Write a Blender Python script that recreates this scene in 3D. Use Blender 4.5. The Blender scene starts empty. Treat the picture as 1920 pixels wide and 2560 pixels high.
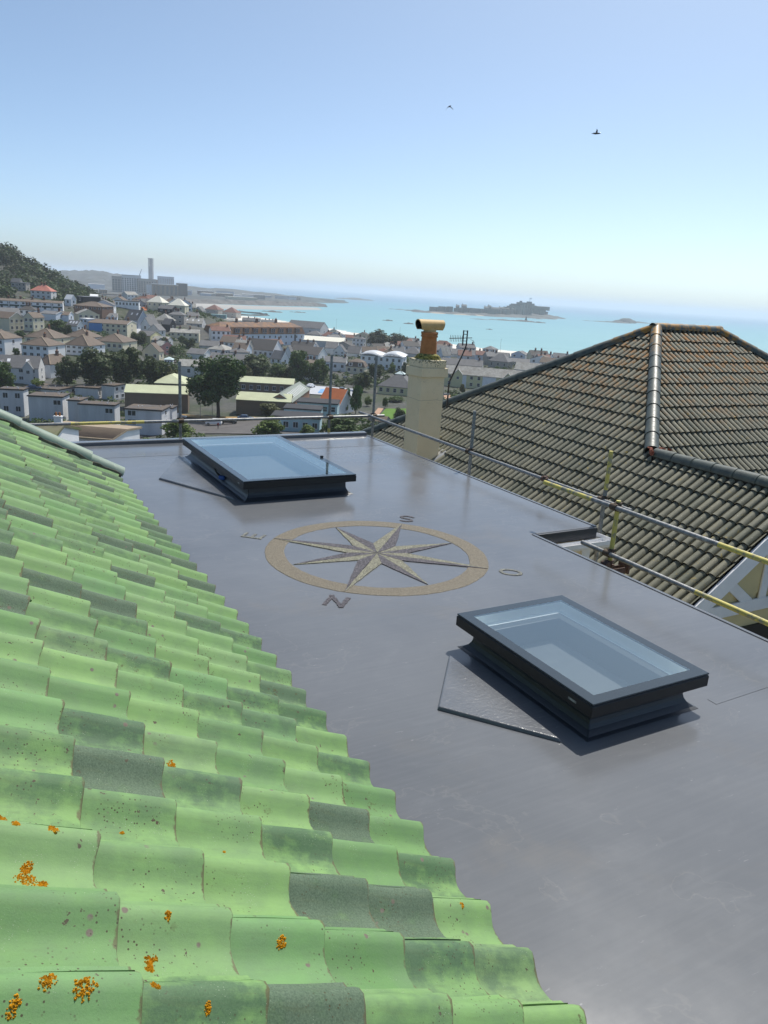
import bpy, bmesh, math, random
from mathutils import Vector, Matrix, noise
from math import sin, cos, tan, pi, radians, sqrt, atan2, hypot

random.seed(7)
S = bpy.context.scene
C = S.collection

# ------------------------------------------------------------------ camera
CAM_Z = 2.46
PITCH, ROLL = radians(15.915), radians(3.624)
fwd = Vector((0, cos(PITCH), -sin(PITCH)))
rt0 = Vector((1, 0, 0)); up0 = rt0.cross(fwd)
rt = rt0 * cos(ROLL) + up0 * sin(ROLL); up = up0 * cos(ROLL) - rt0 * sin(ROLL)
cam = bpy.data.cameras.new('camera')
cam.sensor_fit = 'VERTICAL'; cam.sensor_height = 32.0; cam.lens = 24.0
cam.clip_start = 0.05; cam.clip_end = 80000
camo = bpy.data.objects.new('camera', cam); C.objects.link(camo)
camo.matrix_world = Matrix(((rt.x, up.x, -fwd.x, 0), (rt.y, up.y, -fwd.y, 0), (rt.z, up.z, -fwd.z, CAM_Z), (0, 0, 0, 1)))
S.camera = camo

# ------------------------------------------------------------------ sky, sun, exposure
SUN_EL, SUN_AZ = radians(58.5), radians(28.0)          # azimuth from +Y towards +X
w = bpy.data.worlds.new('World'); S.world = w; w.use_nodes = True
wn = w.node_tree.nodes; wl_ = w.node_tree.links
bg = wn['Background']; sky = wn.new('ShaderNodeTexSky'); sky.sky_type = 'NISHITA'
sky.sun_disc = False; sky.sun_elevation = SUN_EL; sky.sun_rotation = SUN_AZ
sky.altitude = 0; sky.air_density = 0.48; sky.dust_density = 1.4; sky.ozone_density = 2.0
tint = wn.new('ShaderNodeMix'); tint.data_type = 'RGBA'; tint.blend_type = 'MULTIPLY'; tint.inputs[0].default_value = 1.0; tint.inputs[7].default_value = (.94, 1.03, .97, 1)   # one even tint for the whole sky
wl_.new(sky.outputs[0], tint.inputs[6]); wl_.new(tint.outputs[2], bg.inputs['Color']); bg.inputs['Strength'].default_value = 0.12
sl = bpy.data.lights.new('sun', 'SUN'); sl.energy = 2.9; sl.angle = radians(0.53); sl.color = (1.0, 0.95, 0.87)
so = bpy.data.objects.new('sun', sl); C.objects.link(so)
sd = Vector((sin(SUN_AZ) * cos(SUN_EL), cos(SUN_AZ) * cos(SUN_EL), sin(SUN_EL)))
so.rotation_euler = sd.to_track_quat('Z', 'Y').to_euler(); so.location = (40, 60, 120)
S.view_settings.view_transform = 'Standard'; S.view_settings.look = 'None'
S.view_settings.gamma = 1.0; S.view_settings.use_curve_mapping = False
S.view_settings.exposure = 0.64
S.render.engine = 'CYCLES'
S.cycles.use_denoising = True
S.cycles.max_bounces = 8; S.cycles.volume_bounces = 1; S.cycles.transparent_max_bounces = 12
S.cycles.use_fast_gi = False
HAZE = 1.6e-4

# ------------------------------------------------------------------ mesh helpers
class MB:
    def __init__(s): s.v = []; s.f = []; s.m = []; s.sm = []
    def add(s, vs, fs, mi=0, smooth=False):
        o = len(s.v); s.v += [tuple(p) for p in vs]
        for f in fs: s.f.append(tuple(o + i for i in f)); s.m.append(mi); s.sm.append(smooth)
    def box(s, x0, x1, y0, y1, z0, z1, mi=0, M=None):
        vs = [(x0, y0, z0), (x1, y0, z0), (x1, y1, z0), (x0, y1, z0), (x0, y0, z1), (x1, y0, z1), (x1, y1, z1), (x0, y1, z1)]
        if M: vs = [M @ Vector(p) for p in vs]
        s.add(vs, [(3, 2, 1, 0), (4, 5, 6, 7), (0, 1, 5, 4), (1, 2, 6, 5), (2, 3, 7, 6), (3, 0, 4, 7)], mi)
    def prism(s, poly, z0, z1, mi=0, M=None, top=None):
        n = len(poly); vs = [(x, y, z0) for x, y in poly] + [(x, y, z1) for x, y in poly]
        if M: vs = [M @ Vector(p) for p in vs]
        s.add(vs, [tuple(range(n - 1, -1, -1)), tuple(range(n, 2 * n))] + [(i, (i + 1) % n, n + (i + 1) % n, n + i) for i in range(n)], mi)
    def tube(s, pts, r, n=10, mi=0, smooth=True, cap=True):
        pts = [Vector(p) for p in pts]; rings = []
        for i, p in enumerate(pts):
            d = (pts[min(i + 1, len(pts) - 1)] - pts[max(i - 1, 0)]).normalized()
            a = d.cross(Vector((0, 0, 1)) if abs(d.z) < .95 else Vector((1, 0, 0))).normalized(); b = d.cross(a)
            rr = r[i] if isinstance(r, (list, tuple)) else r
            rings.append([p + (a * cos(2 * pi * k / n) + b * sin(2 * pi * k / n)) * rr for k in range(n)])
        vs = [q for g in rings for q in g]; fs = []
        for i in range(len(pts) - 1):
            for k in range(n): fs.append((i * n + k, i * n + (k + 1) % n, (i + 1) * n + (k + 1) % n, (i + 1) * n + k))
        s.add(vs, fs, mi, smooth)
        if cap:
            s.add(rings[0], [tuple(range(n))], mi); s.add(rings[-1], [tuple(range(n - 1, -1, -1))], mi)
    def mesh(s, name, mats):
        me = bpy.data.meshes.new(name); me.from_pydata(s.v, [], s.f)
        for m in (mats if isinstance(mats, (list, tuple)) else [mats]): me.materials.append(m)
        me.polygons.foreach_set('material_index', s.m); me.polygons.foreach_set('use_smooth', s.sm)
        me.update(); return me
    def build(s, name, mats, parent=None):
        return link(name, s.mesh(name, mats), parent)
def link(name, me, parent=None):
    o = bpy.data.objects.new(name, me); C.objects.link(o)
    if parent: o.parent = parent
    return o
def tag(o, label=None, cat=None, group=None, kind=None):
    if label: o['label'] = label
    if cat: o['category'] = cat
    if group: o['group'] = group
    if kind: o['kind'] = kind
    return o
def empty(name, loc=(0, 0, 0), rz=0.0):
    e = bpy.data.objects.new(name, None); C.objects.link(e); e.location = loc; e.rotation_euler = (0, 0, rz); e.empty_display_size = .3
    return e
def recalc(me):
    bm = bmesh.new(); bm.from_mesh(me); bmesh.ops.recalc_face_normals(bm, faces=bm.faces); bm.to_mesh(me); bm.free()

# ------------------------------------------------------------------ materials
class NT:
    def __init__(s, name):
        s.mat = bpy.data.materials.new(name); s.mat.use_nodes = True
        s.n = s.mat.node_tree.nodes; s.l = s.mat.node_tree.links; s.b = s.n['Principled BSDF']; s.out = s.n['Material Output']
    def node(s, t, **kw):
        x = s.n.new(t)
        for k, v in kw.items():
            if k in ('operation', 'blend_type', 'data_type', 'feature', 'distance', 'noise_dimensions', 'voronoi_dimensions', 'interpolation_type', 'wave_type', 'bands_direction'): setattr(x, k, v)
        return x
    def con(s, a, b): s.l.new(a, b)
    def coord(s, kind='Object'): return s.node('ShaderNodeTexCoord').outputs[kind]
    def pos(s): return s.node('ShaderNodeNewGeometry').outputs['Position']
    def mapping(s, v, scale=(1, 1, 1), rot=(0, 0, 0), loc=(0, 0, 0)):
        m = s.node('ShaderNodeMapping'); m.inputs['Scale'].default_value = scale; m.inputs['Rotation'].default_value = rot; m.inputs['Location'].default_value = loc
        s.con(v, m.inputs['Vector']); return m.outputs[0]
    def noise(s, v, scale, detail=4, rough=.55, dist=0):
        x = s.node('ShaderNodeTexNoise'); x.inputs['Scale'].default_value = scale; x.inputs['Detail'].default_value = detail
        x.inputs['Roughness'].default_value = rough; x.inputs['Distortion'].default_value = dist
        if v is not None: s.con(v, x.inputs['Vector'])
        return x.outputs['Fac']
    def vor(s, v, scale, out='Distance', feature='F1', rand=1.0):
        x = s.node('ShaderNodeTexVoronoi', feature=feature); x.inputs['Scale'].default_value = scale; x.inputs['Randomness'].default_value = rand
        s.con(v, x.inputs['Vector']); return x.outputs[out]
    def ramp(s, f, stops, interp='LINEAR'):
        r = s.node('ShaderNodeValToRGB'); e = r.color_ramp.elements; r.color_ramp.interpolation = interp
        while len(e) < len(stops): e.new(.5)
        for i, (p, c) in enumerate(stops):
            e[i].position = p; e[i].color = (c[0], c[1], c[2], 1) if isinstance(c, (tuple, list)) else (c, c, c, 1)
        s.con(f, r.inputs[0]); return r.outputs[0]
    def step(s, f, lo, hi, a=0.0, b=1.0):
        m = s.node('ShaderNodeMapRange'); m.inputs[1].default_value = lo; m.inputs[2].default_value = hi; m.inputs[3].default_value = a; m.inputs[4].default_value = b
        s.con(f, m.inputs[0]); return m.outputs[0]
    def math(s, op, a, b=0.0):
        m = s.node('ShaderNodeMath', operation=op)
        for i, x in enumerate((a, b)):
            if isinstance(x, (int, float)): m.inputs[i].default_value = x
            else: s.con(x, m.inputs[i])
        return m.outputs[0]
    def mix(s, f, a, b, blend='MIX'):
        m = s.node('ShaderNodeMix', data_type='RGBA', blend_type=blend)
        for i, x in ((0, f), (6, a), (7, b)):
            if isinstance(x, (int, float)): m.inputs[i].default_value = x
            elif isinstance(x, tuple): m.inputs[i].default_value = (*x[:3], 1)
            else: s.con(x, m.inputs[i])
        return m.outputs[2]
    def base(s, c):
        if isinstance(c, tuple): s.b.inputs['Base Color'].default_value = (*c, 1)
        else: s.con(c, s.b.inputs['Base Color'])
    def rough(s, r):
        if isinstance(r, (int, float)): s.b.inputs['Roughness'].default_value = r
        else: s.con(r, s.b.inputs['Roughness'])
    def spec(s, v): s.b.inputs['Specular IOR Level'].default_value = v
    def metal(s, v): s.b.inputs['Metallic'].default_value = v
    def bump(s, h, strength=.3, dist=.01):
        b = s.node('ShaderNodeBump'); b.inputs['Strength'].default_value = strength; b.inputs['Distance'].default_value = dist
        s.con(h, b.inputs['Height']); s.con(b.outputs[0], s.b.inputs['Normal'])
    def rnd(s): return s.node('ShaderNodeObjectInfo').outputs['Random']

def sc(c, k): return tuple(min(1, x * k) for x in c)
def plain(name, c, rough=.6, spec=.3, var=.12, scale=2.0, bump=0.0, bscale=None, metal=0.0, bd=.01):
    t = NT(name); v = t.coord()
    n = t.noise(v, scale, 5, .6)
    t.base(t.mix(t.step(n, .3, .7), sc(c, 1 - var), sc(c, 1 + var))); t.rough(rough); t.spec(spec); t.metal(metal)
    if bump: t.bump(t.noise(v, bscale or scale * 8, 4), bump, bd)
    return t.mat
MAT = {}
# ------------------------------------------------------------------ near materials
def make_near_mats():
    # grey liquid roof coating
    t = NT('roof_coating'); v = t.coord()
    n1 = t.noise(v, .55, 6, .6, .4); n2 = t.noise(t.mapping(v, (1, 2.2, 1), (0, 0, .6)), 2.6, 7, .62, .8); n3 = t.noise(v, 60, 3)
    col = t.mix(t.step(n1, .32, .68), (.110, .117, .128), (.150, .157, .168))
    col = t.mix(t.math('MULTIPLY', t.step(n2, .54, .80), .22), col, (.22, .225, .235))
    vd = t.vor(v, 2.3, 'Distance'); sp = t.math('MULTIPLY', t.step(vd, .022, .014), t.step(t.noise(v, 1.1, 2), .55, .6))
    col = t.mix(sp, col, (.45, .45, .46))
    vd2 = t.vor(t.mapping(v, loc=(4, 9, 2)), 3.1, 'Distance'); col = t.mix(t.math('MULTIPLY', t.step(vd2, .022, .012), t.step(t.noise(v, .8, 2), .5, .56)), col, (.03, .03, .03))
    # dried puddle tide marks
    e = t.noise(v, 1.7, 5, .55, .6); tm = t.step(t.math('ABSOLUTE', t.math('SUBTRACT', e, .6)), .010, .0, 0, .10)
    col = t.mix(tm, col, (.33, .31, .28))
    sc_ = t.noise(t.mapping(v, (2.2, 9, 1), (0, 0, .7)), 4.0, 5, .7, .6)
    col = t.mix(t.math('MULTIPLY', t.step(sc_, .66, .72), .42), col, (.36, .36, .37))
    stn = t.noise(t.mapping(v, loc=(3, 1, 0)), .9, 6, .65, .5); col = t.mix(t.step(stn, .56, .72, 0, .38), col, (.17, .155, .135))
    roll_ = t.noise(t.mapping(v, (1, 30, 1), (0, 0, .12)), 1.2, 3); col = t.mix(t.step(roll_, .4, .7, 0, .10), col, (.21, .22, .235))
    t.base(col); t.rough(t.step(t.noise(v, 1.3, 6, .65), .3, .7, .13, .24)); t.spec(.42)
    t.bump(t.math('ADD', t.math('MULTIPLY', t.noise(v, 3.0, 4), .8), t.math('MULTIPLY', n3, .05)), .09, .010)
    MAT['roof'] = t.mat
    # rougher glossy topcoat of the raised crickets
    t = NT('fresh_coating'); v = t.coord()
    t.base(t.mix(t.step(t.noise(v, 2, 5), .35, .65), (.095, .103, .118), (.14, .148, .162))); t.rough(.24); t.spec(.55)
    t.bump(t.noise(t.mapping(v, (1, 1.6, 1), (0, 0, .8)), 26, 4, .6, .5), .35, .01); MAT['roof_fresh'] = t.mat
    # glazed green tiles
    t = NT('green_glazed_tile'); v = t.coord(); P = t.pos(); r = t.rnd()
    sp1 = t.noise(P, 9, 6, .65); fine = t.noise(P, 170, 3, .7); st = t.noise(t.mapping(v, (34, 2.5, 34)), 1, 4, .6)
    light = t.ramp(r, [(0, (.112, .235, .078)), (.18, (.190, .330, .112)), (.34, (.135, .278, .100)), (.50, (.200, .320, .124)), (.66, (.150, .300, .102)), (.82, (.198, .345, .112)), (1, (.162, .288, .094))])
    dark = t.ramp(r, [(0, (.045, .105, .050)), (.5, (.055, .105, .058)), (1, (.055, .125, .050))])
    slate = t.mix(t.step(fine, .35, .65), (.050, .080, .055), (.085, .120, .088))
    rs = t.math('FRACT', t.math('MULTIPLY', r, 7.31)); isd = t.math('MULTIPLY', t.step(rs, .84, .85), t.step(sp1, .25, .5, .6, 1)); ish = t.step(rs, .45, .84, 0, .95)
    sx_ = t.node('ShaderNodeSeparateXYZ'); t.con(v, sx_.inputs[0]); crest = t.step(t.math('ABSOLUTE', t.math('SUBTRACT', sx_.outputs[0], .19)), .10, .0)
    patch = t.step(t.math('ADD', t.math('ADD', sp1, t.math('MULTIPLY', st, .35)), t.math('MULTIPLY', crest, t.step(rs, .2, .8, 0, .22))), .58, .88)
    amt = t.math('MULTIPLY', patch, t.math('ADD', .35, ish))
    col = t.mix(amt, light, dark); col = t.mix(isd, col, slate)
    col = t.mix(t.step(fine, .30, .70, .0, .34), col, t.mix(.5, col, (.24, .38, .20)))
    sy_ = sx_.outputs[1]; lipw = t.math('ADD', sy_, t.math('MULTIPLY', t.noise(P, 40, 3), -.030)); col = t.mix(t.step(lipw, -.009, -.014, 0, .8), col, (.10, .075, .04))
    grm = t.math('MULTIPLY', t.step(t.noise(t.mapping(v, (60, 6, 60)), 1, 5, .7), .52, .72), t.step(rs, 0, 1, .15, .55)); col = t.mix(grm, col, t.mix(.5, col, (.10, .115, .05)))
    big = t.math('MULTIPLY', t.step(t.noise(P, 38, 3, .6), .665, .685), t.step(t.noise(P, 7, 2), .52, .56)); col = t.mix(big, col, (.075, .05, .035))
    pale = t.math('MULTIPLY', t.step(t.vor(P, 150, 'Distance'), .16, .10), t.step(t.noise(P, 11, 2), .58, .66)); col = t.mix(pale, col, (.42, .46, .36))
    # brown chips and pits
    ch = t.vor(t.mapping(P, (1, 1, 1.0)), 15, 'Distance'); chm = t.math('MULTIPLY', t.step(ch, .16, .11), t.step(t.noise(P, 5.5, 2), .57, .60))
    col = t.mix(chm, col, t.mix(t.noise(P, 60, 2), (.10, .06, .045), (.20, .17, .15)))
    pits = t.math('MULTIPLY', t.step(t.vor(P, 64, 'Distance'), .20, .15), t.step(t.noise(P, 4, 3), .50, .60))
    col = t.mix(pits, col, (.055, .045, .022))
    mo = t.math('MULTIPLY', t.step(t.noise(P, 26, 4, .7), .60, .68), t.step(t.noise(P, 1.6, 3), .56, .66)); col = t.mix(mo, col, (.075, .06, .02))
    chalk = t.step(t.noise(P, 4.5, 6, .7), .35, .75, .04, .34); col = t.mix(chalk, col, t.mix(.55, col, (.30, .38, .26)))
    t.base(col); t.rough(t.mix(isd, t.step(fine, .3, .7, .55, .75), (.8, .8, .8))); t.spec(.2)
    t.bump(t.math('ADD', t.math('MULTIPLY', fine, .35), t.math('MULTIPLY', sp1, .6)), .28, .006); MAT['gtile'] = t.mat
    MAT['tile_edge'] = plain('tile_fired_edge', (.085, .07, .04), .8, .2, .35, 40)
    t = NT('green_ridge_glaze'); P = t.pos()
    c = t.mix(t.step(t.noise(P, 5, 5), .35, .65), (.19, .25, .205), (.25, .32, .26)); c = t.mix(t.step(t.noise(P, 16, 5, .7), .60, .66), c, (.30, .36, .30))
    t.base(c); t.rough(.55); t.spec(.35); t.bump(t.noise(P, 60, 3), .2, .004); MAT['gridge'] = t.mat
    MAT['mortar'] = plain('verge_mortar', (.13, .115, .095), .9, .1, .3, 25, .5, 90)
    # neighbour concrete tiles
    t = NT('weathered_concrete_tile'); P = t.pos(); r = t.rnd()
    n = t.noise(P, 3.5, 6, .65); f_ = t.noise(P, 75, 4, .7)
    c = t.mix(t.step(n, .3, .7), (.110, .110, .076), (.180, .177, .130)); c = t.mix(t.step(f_, .35, .7, 0, .5), c, (.245, .24, .185))
    c = t.mix(t.step(r, 0, .5, .5, 0), c, (.085, .10, .07)); c = t.mix(t.step(r, .7, 1, 0, .45), c, (.24, .225, .155))
    c = t.mix(t.step(t.noise(P, 30, 4, .7), .60, .72, 0, .8), c, (.05, .05, .035))
    yl = t.math('MULTIPLY', t.step(t.noise(P, 12, 5, .65), .60, .67), t.step(t.noise(P, .9, 3), .40, .60))
    c = t.mix(yl, c, t.mix(t.noise(P, 40, 2), (.30, .20, .03), (.33, .27, .07)))
    geo = t.node('ShaderNodeSeparateXYZ'); t.con(P, geo.inputs[0])
    hi = t.step(geo.outputs[2], .1, 1.7); orr = t.math('MULTIPLY', hi, t.step(t.noise(P, 6, 6, .7), .49, .60)); c = t.mix(orr, c, (.30, .125, .015))
    dots = t.math('MULTIPLY', t.step(t.vor(P, 22, 'Distance'), .14, .08), t.step(t.noise(P, 2, 2), .5, .55)); c = t.mix(dots, c, (.45, .45, .40))
    t.base(c); t.rough(t.step(f_, .3, .7, .55, .8)); t.spec(.35); t.bump(f_, .35, .006); MAT['ctile'] = t.mat
    t = NT('dark_glazed_hip'); P = t.pos()
    c = t.mix(t.step(t.noise(P, 6, 6, .65), .35, .65), (.045, .055, .05), (.085, .105, .09)); c = t.mix(t.step(t.noise(P, 70, 3, .7), .64, .70), c, (.22, .22, .2))
    g = t.node('ShaderNodeSeparateXYZ'); t.con(P, g.inputs[0])
    c = t.mix(t.math('MULTIPLY', t.step(g.outputs[2], 1.55, 2.0), t.step(t.noise(P, 7, 6, .7), .47, .56)), c, (.33, .16, .015))
    t.base(c); t.rough(t.step(t.noise(P, 25, 4), .3, .7, .36, .56)); t.spec(.5); t.bump(t.noise(P, 90, 3), .2, .004); MAT['hip'] = t.mat
    MAT['moss'] = plain('channel_dark', (.035, .034, .022), .95, .1, .4, 14, .5, 60); MAT['brokenclay'] = plain('broken_clay', (.26, .09, .06), .85, .2, .4, 30, .5, 80)  # darker tone for the flat channels between tile rolls; red broken clay
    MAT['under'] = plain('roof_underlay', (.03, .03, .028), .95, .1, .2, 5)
    # timber and render
    MAT['cream'] = plain('cream_render_near', (.58, .50, .28), .8, .2, .06, 3, .15, 60)
    MAT['whitepaint'] = plain('white_gloss_paint', (.74, .76, .78), .45, .4, .06, 4, .1, 30)
    MAT['upvc'] = plain('white_upvc', (.78, .78, .78), .3, .5, .03, 4)
    t = NT('chimney_paint'); P = t.pos()
    c = t.mix(t.step(t.noise(P, 2.2, 5), .3, .7), (.74, .63, .42), (.80, .69, .48))
    cr = t.math('ABSOLUTE', t.math('SUBTRACT', t.noise(t.mapping(P, (.8, .8, 1.8)), 1.6, 3, .5, 1.2), .5)); c = t.mix(t.step(cr, .004, .0005, 0, .3), c, (.20, .19, .15))
    g = t.node('ShaderNodeSeparateXYZ'); t.con(P, g.inputs[0])
    jl = t.step(t.math('ABSOLUTE', t.math('SUBTRACT', t.math('ADD', g.outputs[2], t.math('MULTIPLY', t.noise(P, 3, 3), .06)), .34)), .007, .002, 0, .55); c = t.mix(jl, c, (.24, .21, .15)); top = t.step(g.outputs[2], .82, 1.22); mo = t.step(t.math('ADD', t.noise(P, 26, 5, .7), t.math('MULTIPLY', top, .30)), .74, .80); c = t.mix(mo, c, (.05, .055, .02))
    c = t.mix(t.step(t.noise(P, 14, 5, .7), .70, .76, 0, .3), c, (.50, .44, .30))
    t.base(c); t.rough(.75); t.spec(.25); t.bump(t.noise(P, 45, 4), .25, .006); MAT['chimney'] = t.mat
    t = NT('lichened_flaunching'); P = t.pos()
    c = t.mix(t.step(t.noise(P, 16, 6, .7), .42, .58), (.09, .10, .03), (.50, .42, .12)); c = t.mix(t.step(t.noise(P, 40, 4), .55, .65), c, (.035, .04, .015))
    t.base(c); t.rough(.9); t.bump(t.noise(P, 50, 4), .6, .02); MAT['flaunch'] = t.mat
    MAT['terracotta'] = plain('terracotta', (.44, .19, .075), .75, .25, .18, 9, .2, 60)
    MAT['buff'] = plain('buff_clay', (.60, .41, .18), .6, .3, .12, 8, .15, 60)
    MAT['lead'] = plain('lead_flashing', (.33, .34, .35), .5, .4, .2, 9)
    MAT['soot'] = plain('soot', (.012, .012, .012), .9, .1, .1, 5)
    # skylight
    MAT['blackalu'] = plain('black_aluminium', (.014, .014, .015), .42, .4, .15, 6)
    MAT['frit'] = plain('slate_glass_border', (.03, .042, .052), .16, .5, .05, 3)
    MAT['linen'] = plain('white_lining', (.93, .97, .98), .35, .4, .02, 3)
    t = NT('double_glazing'); n, l = t.n, t.l
    tr = n.new('ShaderNodeBsdfTransparent'); tr.inputs[0].default_value = (.95, 1.0, 1.0, 1)
    gl = n.new('ShaderNodeBsdfGlossy'); gl.inputs[0].default_value = (.88, 1, 1, 1); gl.inputs['Roughness'].default_value = .015
    fr = n.new('ShaderNodeFresnel'); fr.inputs[0].default_value = 1.55; mx = n.new('ShaderNodeMixShader')
    l.new(t.step(fr.outputs[0], 0, 1, .22, 1.0), mx.inputs[0]); l.new(tr.outputs[0], mx.inputs[1]); l.new(gl.outputs[0], mx.inputs[2]); l.new(mx.outputs[0], t.out.inputs[0]); MAT['glass'] = t.mat; MAT['glass2'] = t.mat.copy(); MAT['glass2'].name = 'inner_glazing'
    for x_ in MAT['glass2'].node_tree.nodes:
        if x_.type == 'MAP_RANGE': x_.inputs[3].default_value = .02
    t = NT('crinkled_film'); v = t.coord()
    t.base(t.mix(t.step(t.noise(v, 3, 4), .35, .65), (.62, .80, .86), (.76, .88, .92))); t.rough(.12); t.spec(.8)
    t.bump(t.noise(t.mapping(v, (1, 1, 1), (0, 0, .5)), 12, 6, .7, 1.2), 1.0, .03); MAT['film'] = t.mat
    # compass gravel
    def gravel(name, a, b, c2, sc_=150):
        t = NT(name); v = t.coord(); col = t.vor(v, sc_, 'Color'); s = t.node('ShaderNodeSeparateColor'); t.con(col, s.inputs[0])
        k = t.ramp(s.outputs[0], [(0, a), (.45, b), (.8, c2), (1, sc(c2, 1.3))], 'CONSTANT'); k = t.mix(t.step(t.vor(v, sc_, 'Distance'), .3, .7, 0, .5), k, sc(a, .4))
        t.base(k); t.rough(.65); t.spec(.35); t.bump(t.vor(v, sc_, 'Distance'), .8, .006); return t.mat
    MAT['gr_tan'] = gravel('tan_gravel', (.17, .145, .105), (.235, .20, .145), (.31, .28, .215), 190)
    MAT['gr_light'] = gravel('pale_gravel', (.14, .135, .095), (.255, .25, .175), (.38, .37, .275), 120)
    MAT['gr_dark'] = gravel('plum_gravel', (.045, .040, .05), (.08, .072, .088), (.19, .175, .19), 120)
    MAT['gr_faint'] = gravel('faint_pale_gravel', (.12, .125, .125), (.20, .205, .18), (.33, .33, .26), 110)
    # scaffold
    MAT['galv'] = plain('galvanised_tube', (.24, .245, .245), .45, .5, .35, 22, .2, 120, .5)
    t = NT('yellow_painted_tube'); v = t.coord()
    c = t.mix(t.step(t.noise(v, 9, 6, .7), .50, .60), (.58, .50, .13), (.26, .25, .19)); t.base(c); t.rough(.5); t.spec(.4); MAT['yellow'] = t.mat
    MAT['rustclamp'] = plain('rusty_coupler', (.10, .075, .055), .7, .4, .5, 30, .4, 90, .4)
    MAT['redrust'] = plain('red_oxide_steel', (.115, .07, .055), .7, .3, .35, 20, .3, 70)
    MAT['darkfascia'] = plain('grey_trim', (.03, .034, .042), .34, .45, .1, 5)
    MAT['aerial'] = plain('weathered_aerial', (.035, .035, .04), .5, .4, .2, 20)
    MAT['bluepl'] = plain('blue_plastic', (.02, .10, .42), .35, .5, .1, 10)
    MAT['lichen'] = plain('orange_lichen', (.50, .24, .012), .9, .1, .35, 40, .5, 120)
make_near_mats()

# ------------------------------------------------------------------ the house we stand on (local x = across, y = away)
RZ = radians(30)
house = empty('house', (0, 0, 0), RZ)
tag(house, 'house with grey flat roof beside a slope of glazed green tiles', 'house')
def bevel_obj(o, wdt, seg=2):
    m = o.modifiers.new('bevel', 'BEVEL'); m.width = wdt; m.segments = seg; m.limit_method = 'ANGLE'; m.angle_limit = radians(50)
mb = MB(); mb.prism([(1.0, -3), (5.48, -3), (5.48, 6.2), (6.42, 6.2), (6.42, 12.0), (-1.8, 12.0), (-1.8, 9.75), (1.0, 9.75)], -.14, 0)
flat = mb.build('flat_roof', MAT['roof'], house); bevel_obj(flat, .02, 3)
tag(flat, 'satin grey coated flat roof with faint seams')
mb = MB(); mb.prism([(1.02, -2.98), (5.45, -2.98), (5.45, 2.70), (1.02, 2.76)], .001, .0045); lap = mb.build('membrane_lap', MAT['roof'], house); bevel_obj(lap, .002, 1)
for poly in ([(4.22, 2.80), (5.46, 2.83), (5.46, 2.90), (4.22, 2.87)], [(-1.7, 11.0), (6.38, 11.05), (6.38, 11.13), (-1.7, 11.08)]): mb = MB(); mb.prism(poly, .001, .0022); mb.build('membrane_seam', MAT['roof'], house)
# far upstand and edge trims
mb = MB(); mb.prism([(-1.8, 11.90), (6.42, 11.90), (6.44, 12.04), (-1.8, 12.04)], -.10, .055); u_ = mb.build('upstand', MAT['roof'], house); bevel_obj(u_, .018, 3)
for nm, poly in (('edge_trim', [(6.405, 6.2), (6.445, 6.2), (6.445, 11.9), (6.405, 11.9)]), ('edge_trim', [(5.465, -3), (5.505, -3), (5.505, 6.185), (5.465, 6.185)])):
    mb = MB(); mb.prism(poly, -.15, .008); o = mb.build(nm, MAT['roof'], house); bevel_obj(o, .006, 2)
mb = MB(); mb.box(5.51, 6.43, 6.17, 6.196, -.135, -.004); o = mb.build('fascia', MAT['darkfascia'], house); bevel_obj(o, .006)
mb = MB()
# gutter: open channel along the notch and round the corner
prof = [(-.055, .0), (-.055, -.05), (-.035, -.085), (.035, -.085), (.055, -.05), (.055, .0), (.047, 0), (.047, -.047), (.03, -.075), (-.03, -.075), (-.047, -.047), (-.047, 0)]
def sweep_prof(mb, path, prof, mi=0):
    pts = [Vector(p) for p in path]; rings = []
    for i, p in enumerate(pts):
        a = (pts[i] - pts[i - 1]).normalized() if i else (pts[1] - pts[0]).normalized(); b = (pts[i + 1] - pts[i]).normalized() if i < len(pts) - 1 else a
        na, nb = Vector((a.y, -a.x, 0)), Vector((b.y, -b.x, 0)); m = (na + nb); m = m / max(.3, m.dot(na))
        rings.append([p + m * x + Vector((0, 0, z)) for x, z in prof])
    n = len(prof); vs = [q for g in rings for q in g]
    mb.add(vs, [(i * n + k, i * n + (k + 1) % n, (i + 1) * n + (k + 1) % n, (i + 1) * n + k) for i in range(len(pts) - 1) for k in range(n)], mi)
    mb.add(rings[0], [tuple(range(n))], mi); mb.add(rings[-1], [tuple(range(n - 1, -1, -1))], mi)
sweep_prof(mb, [(5.52, 6.10, -.135), (6.56, 6.10, -.135), (6.56, 11.9, -.135)], prof)
o = mb.build('gutter', MAT['upvc'], house); recalc(o.data)
mb = MB(); mb.box(5.3, 6.36, 6.23, 6.35, -2.6, -.145); mb.box(6.24, 6.38, 6.30, 11.8, -6.2, -.145, 0); mb.box(5.2, 5.36, -3, 6.3, -6.2, -.145); mb.box(-1.8, 6.3, 11.7, 11.84, -6.2, -.145); mb.build('wall', MAT['chimney'], house)
mb = MB(); mb.box(6.27, 6.395, 6.20, 6.33, -2.6, -.146); mb.build('corner_board', MAT['upvc'], house)
# raised triangular crickets behind the skylights
for tri in ([(2.95, 4.06), (2.47, 3.47), (2.95, 2.86)], [(2.83, 10.95), (2.228, 9.645), (2.83, 8.40)]):
    mb = MB(); cx = sum(p[0] for p in tri) / 3; cy = sum(p[1] for p in tri) / 3
    top = [(x + (cx - x) * .045 + .0, y + (cy - y) * .045) for x, y in tri]
    vs = [(x, y, .001) for x, y in tri] + [(x, y, .024) for x, y in top]; mb.add(vs, [(2, 1, 0), (3, 4, 5), (0, 1, 4, 3), (1, 2, 5, 4), (2, 0, 3, 5)]); o = mb.build('cricket', MAT['roof_fresh'], house); recalc(o.data); bevel_obj(o, .006, 2)

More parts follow.
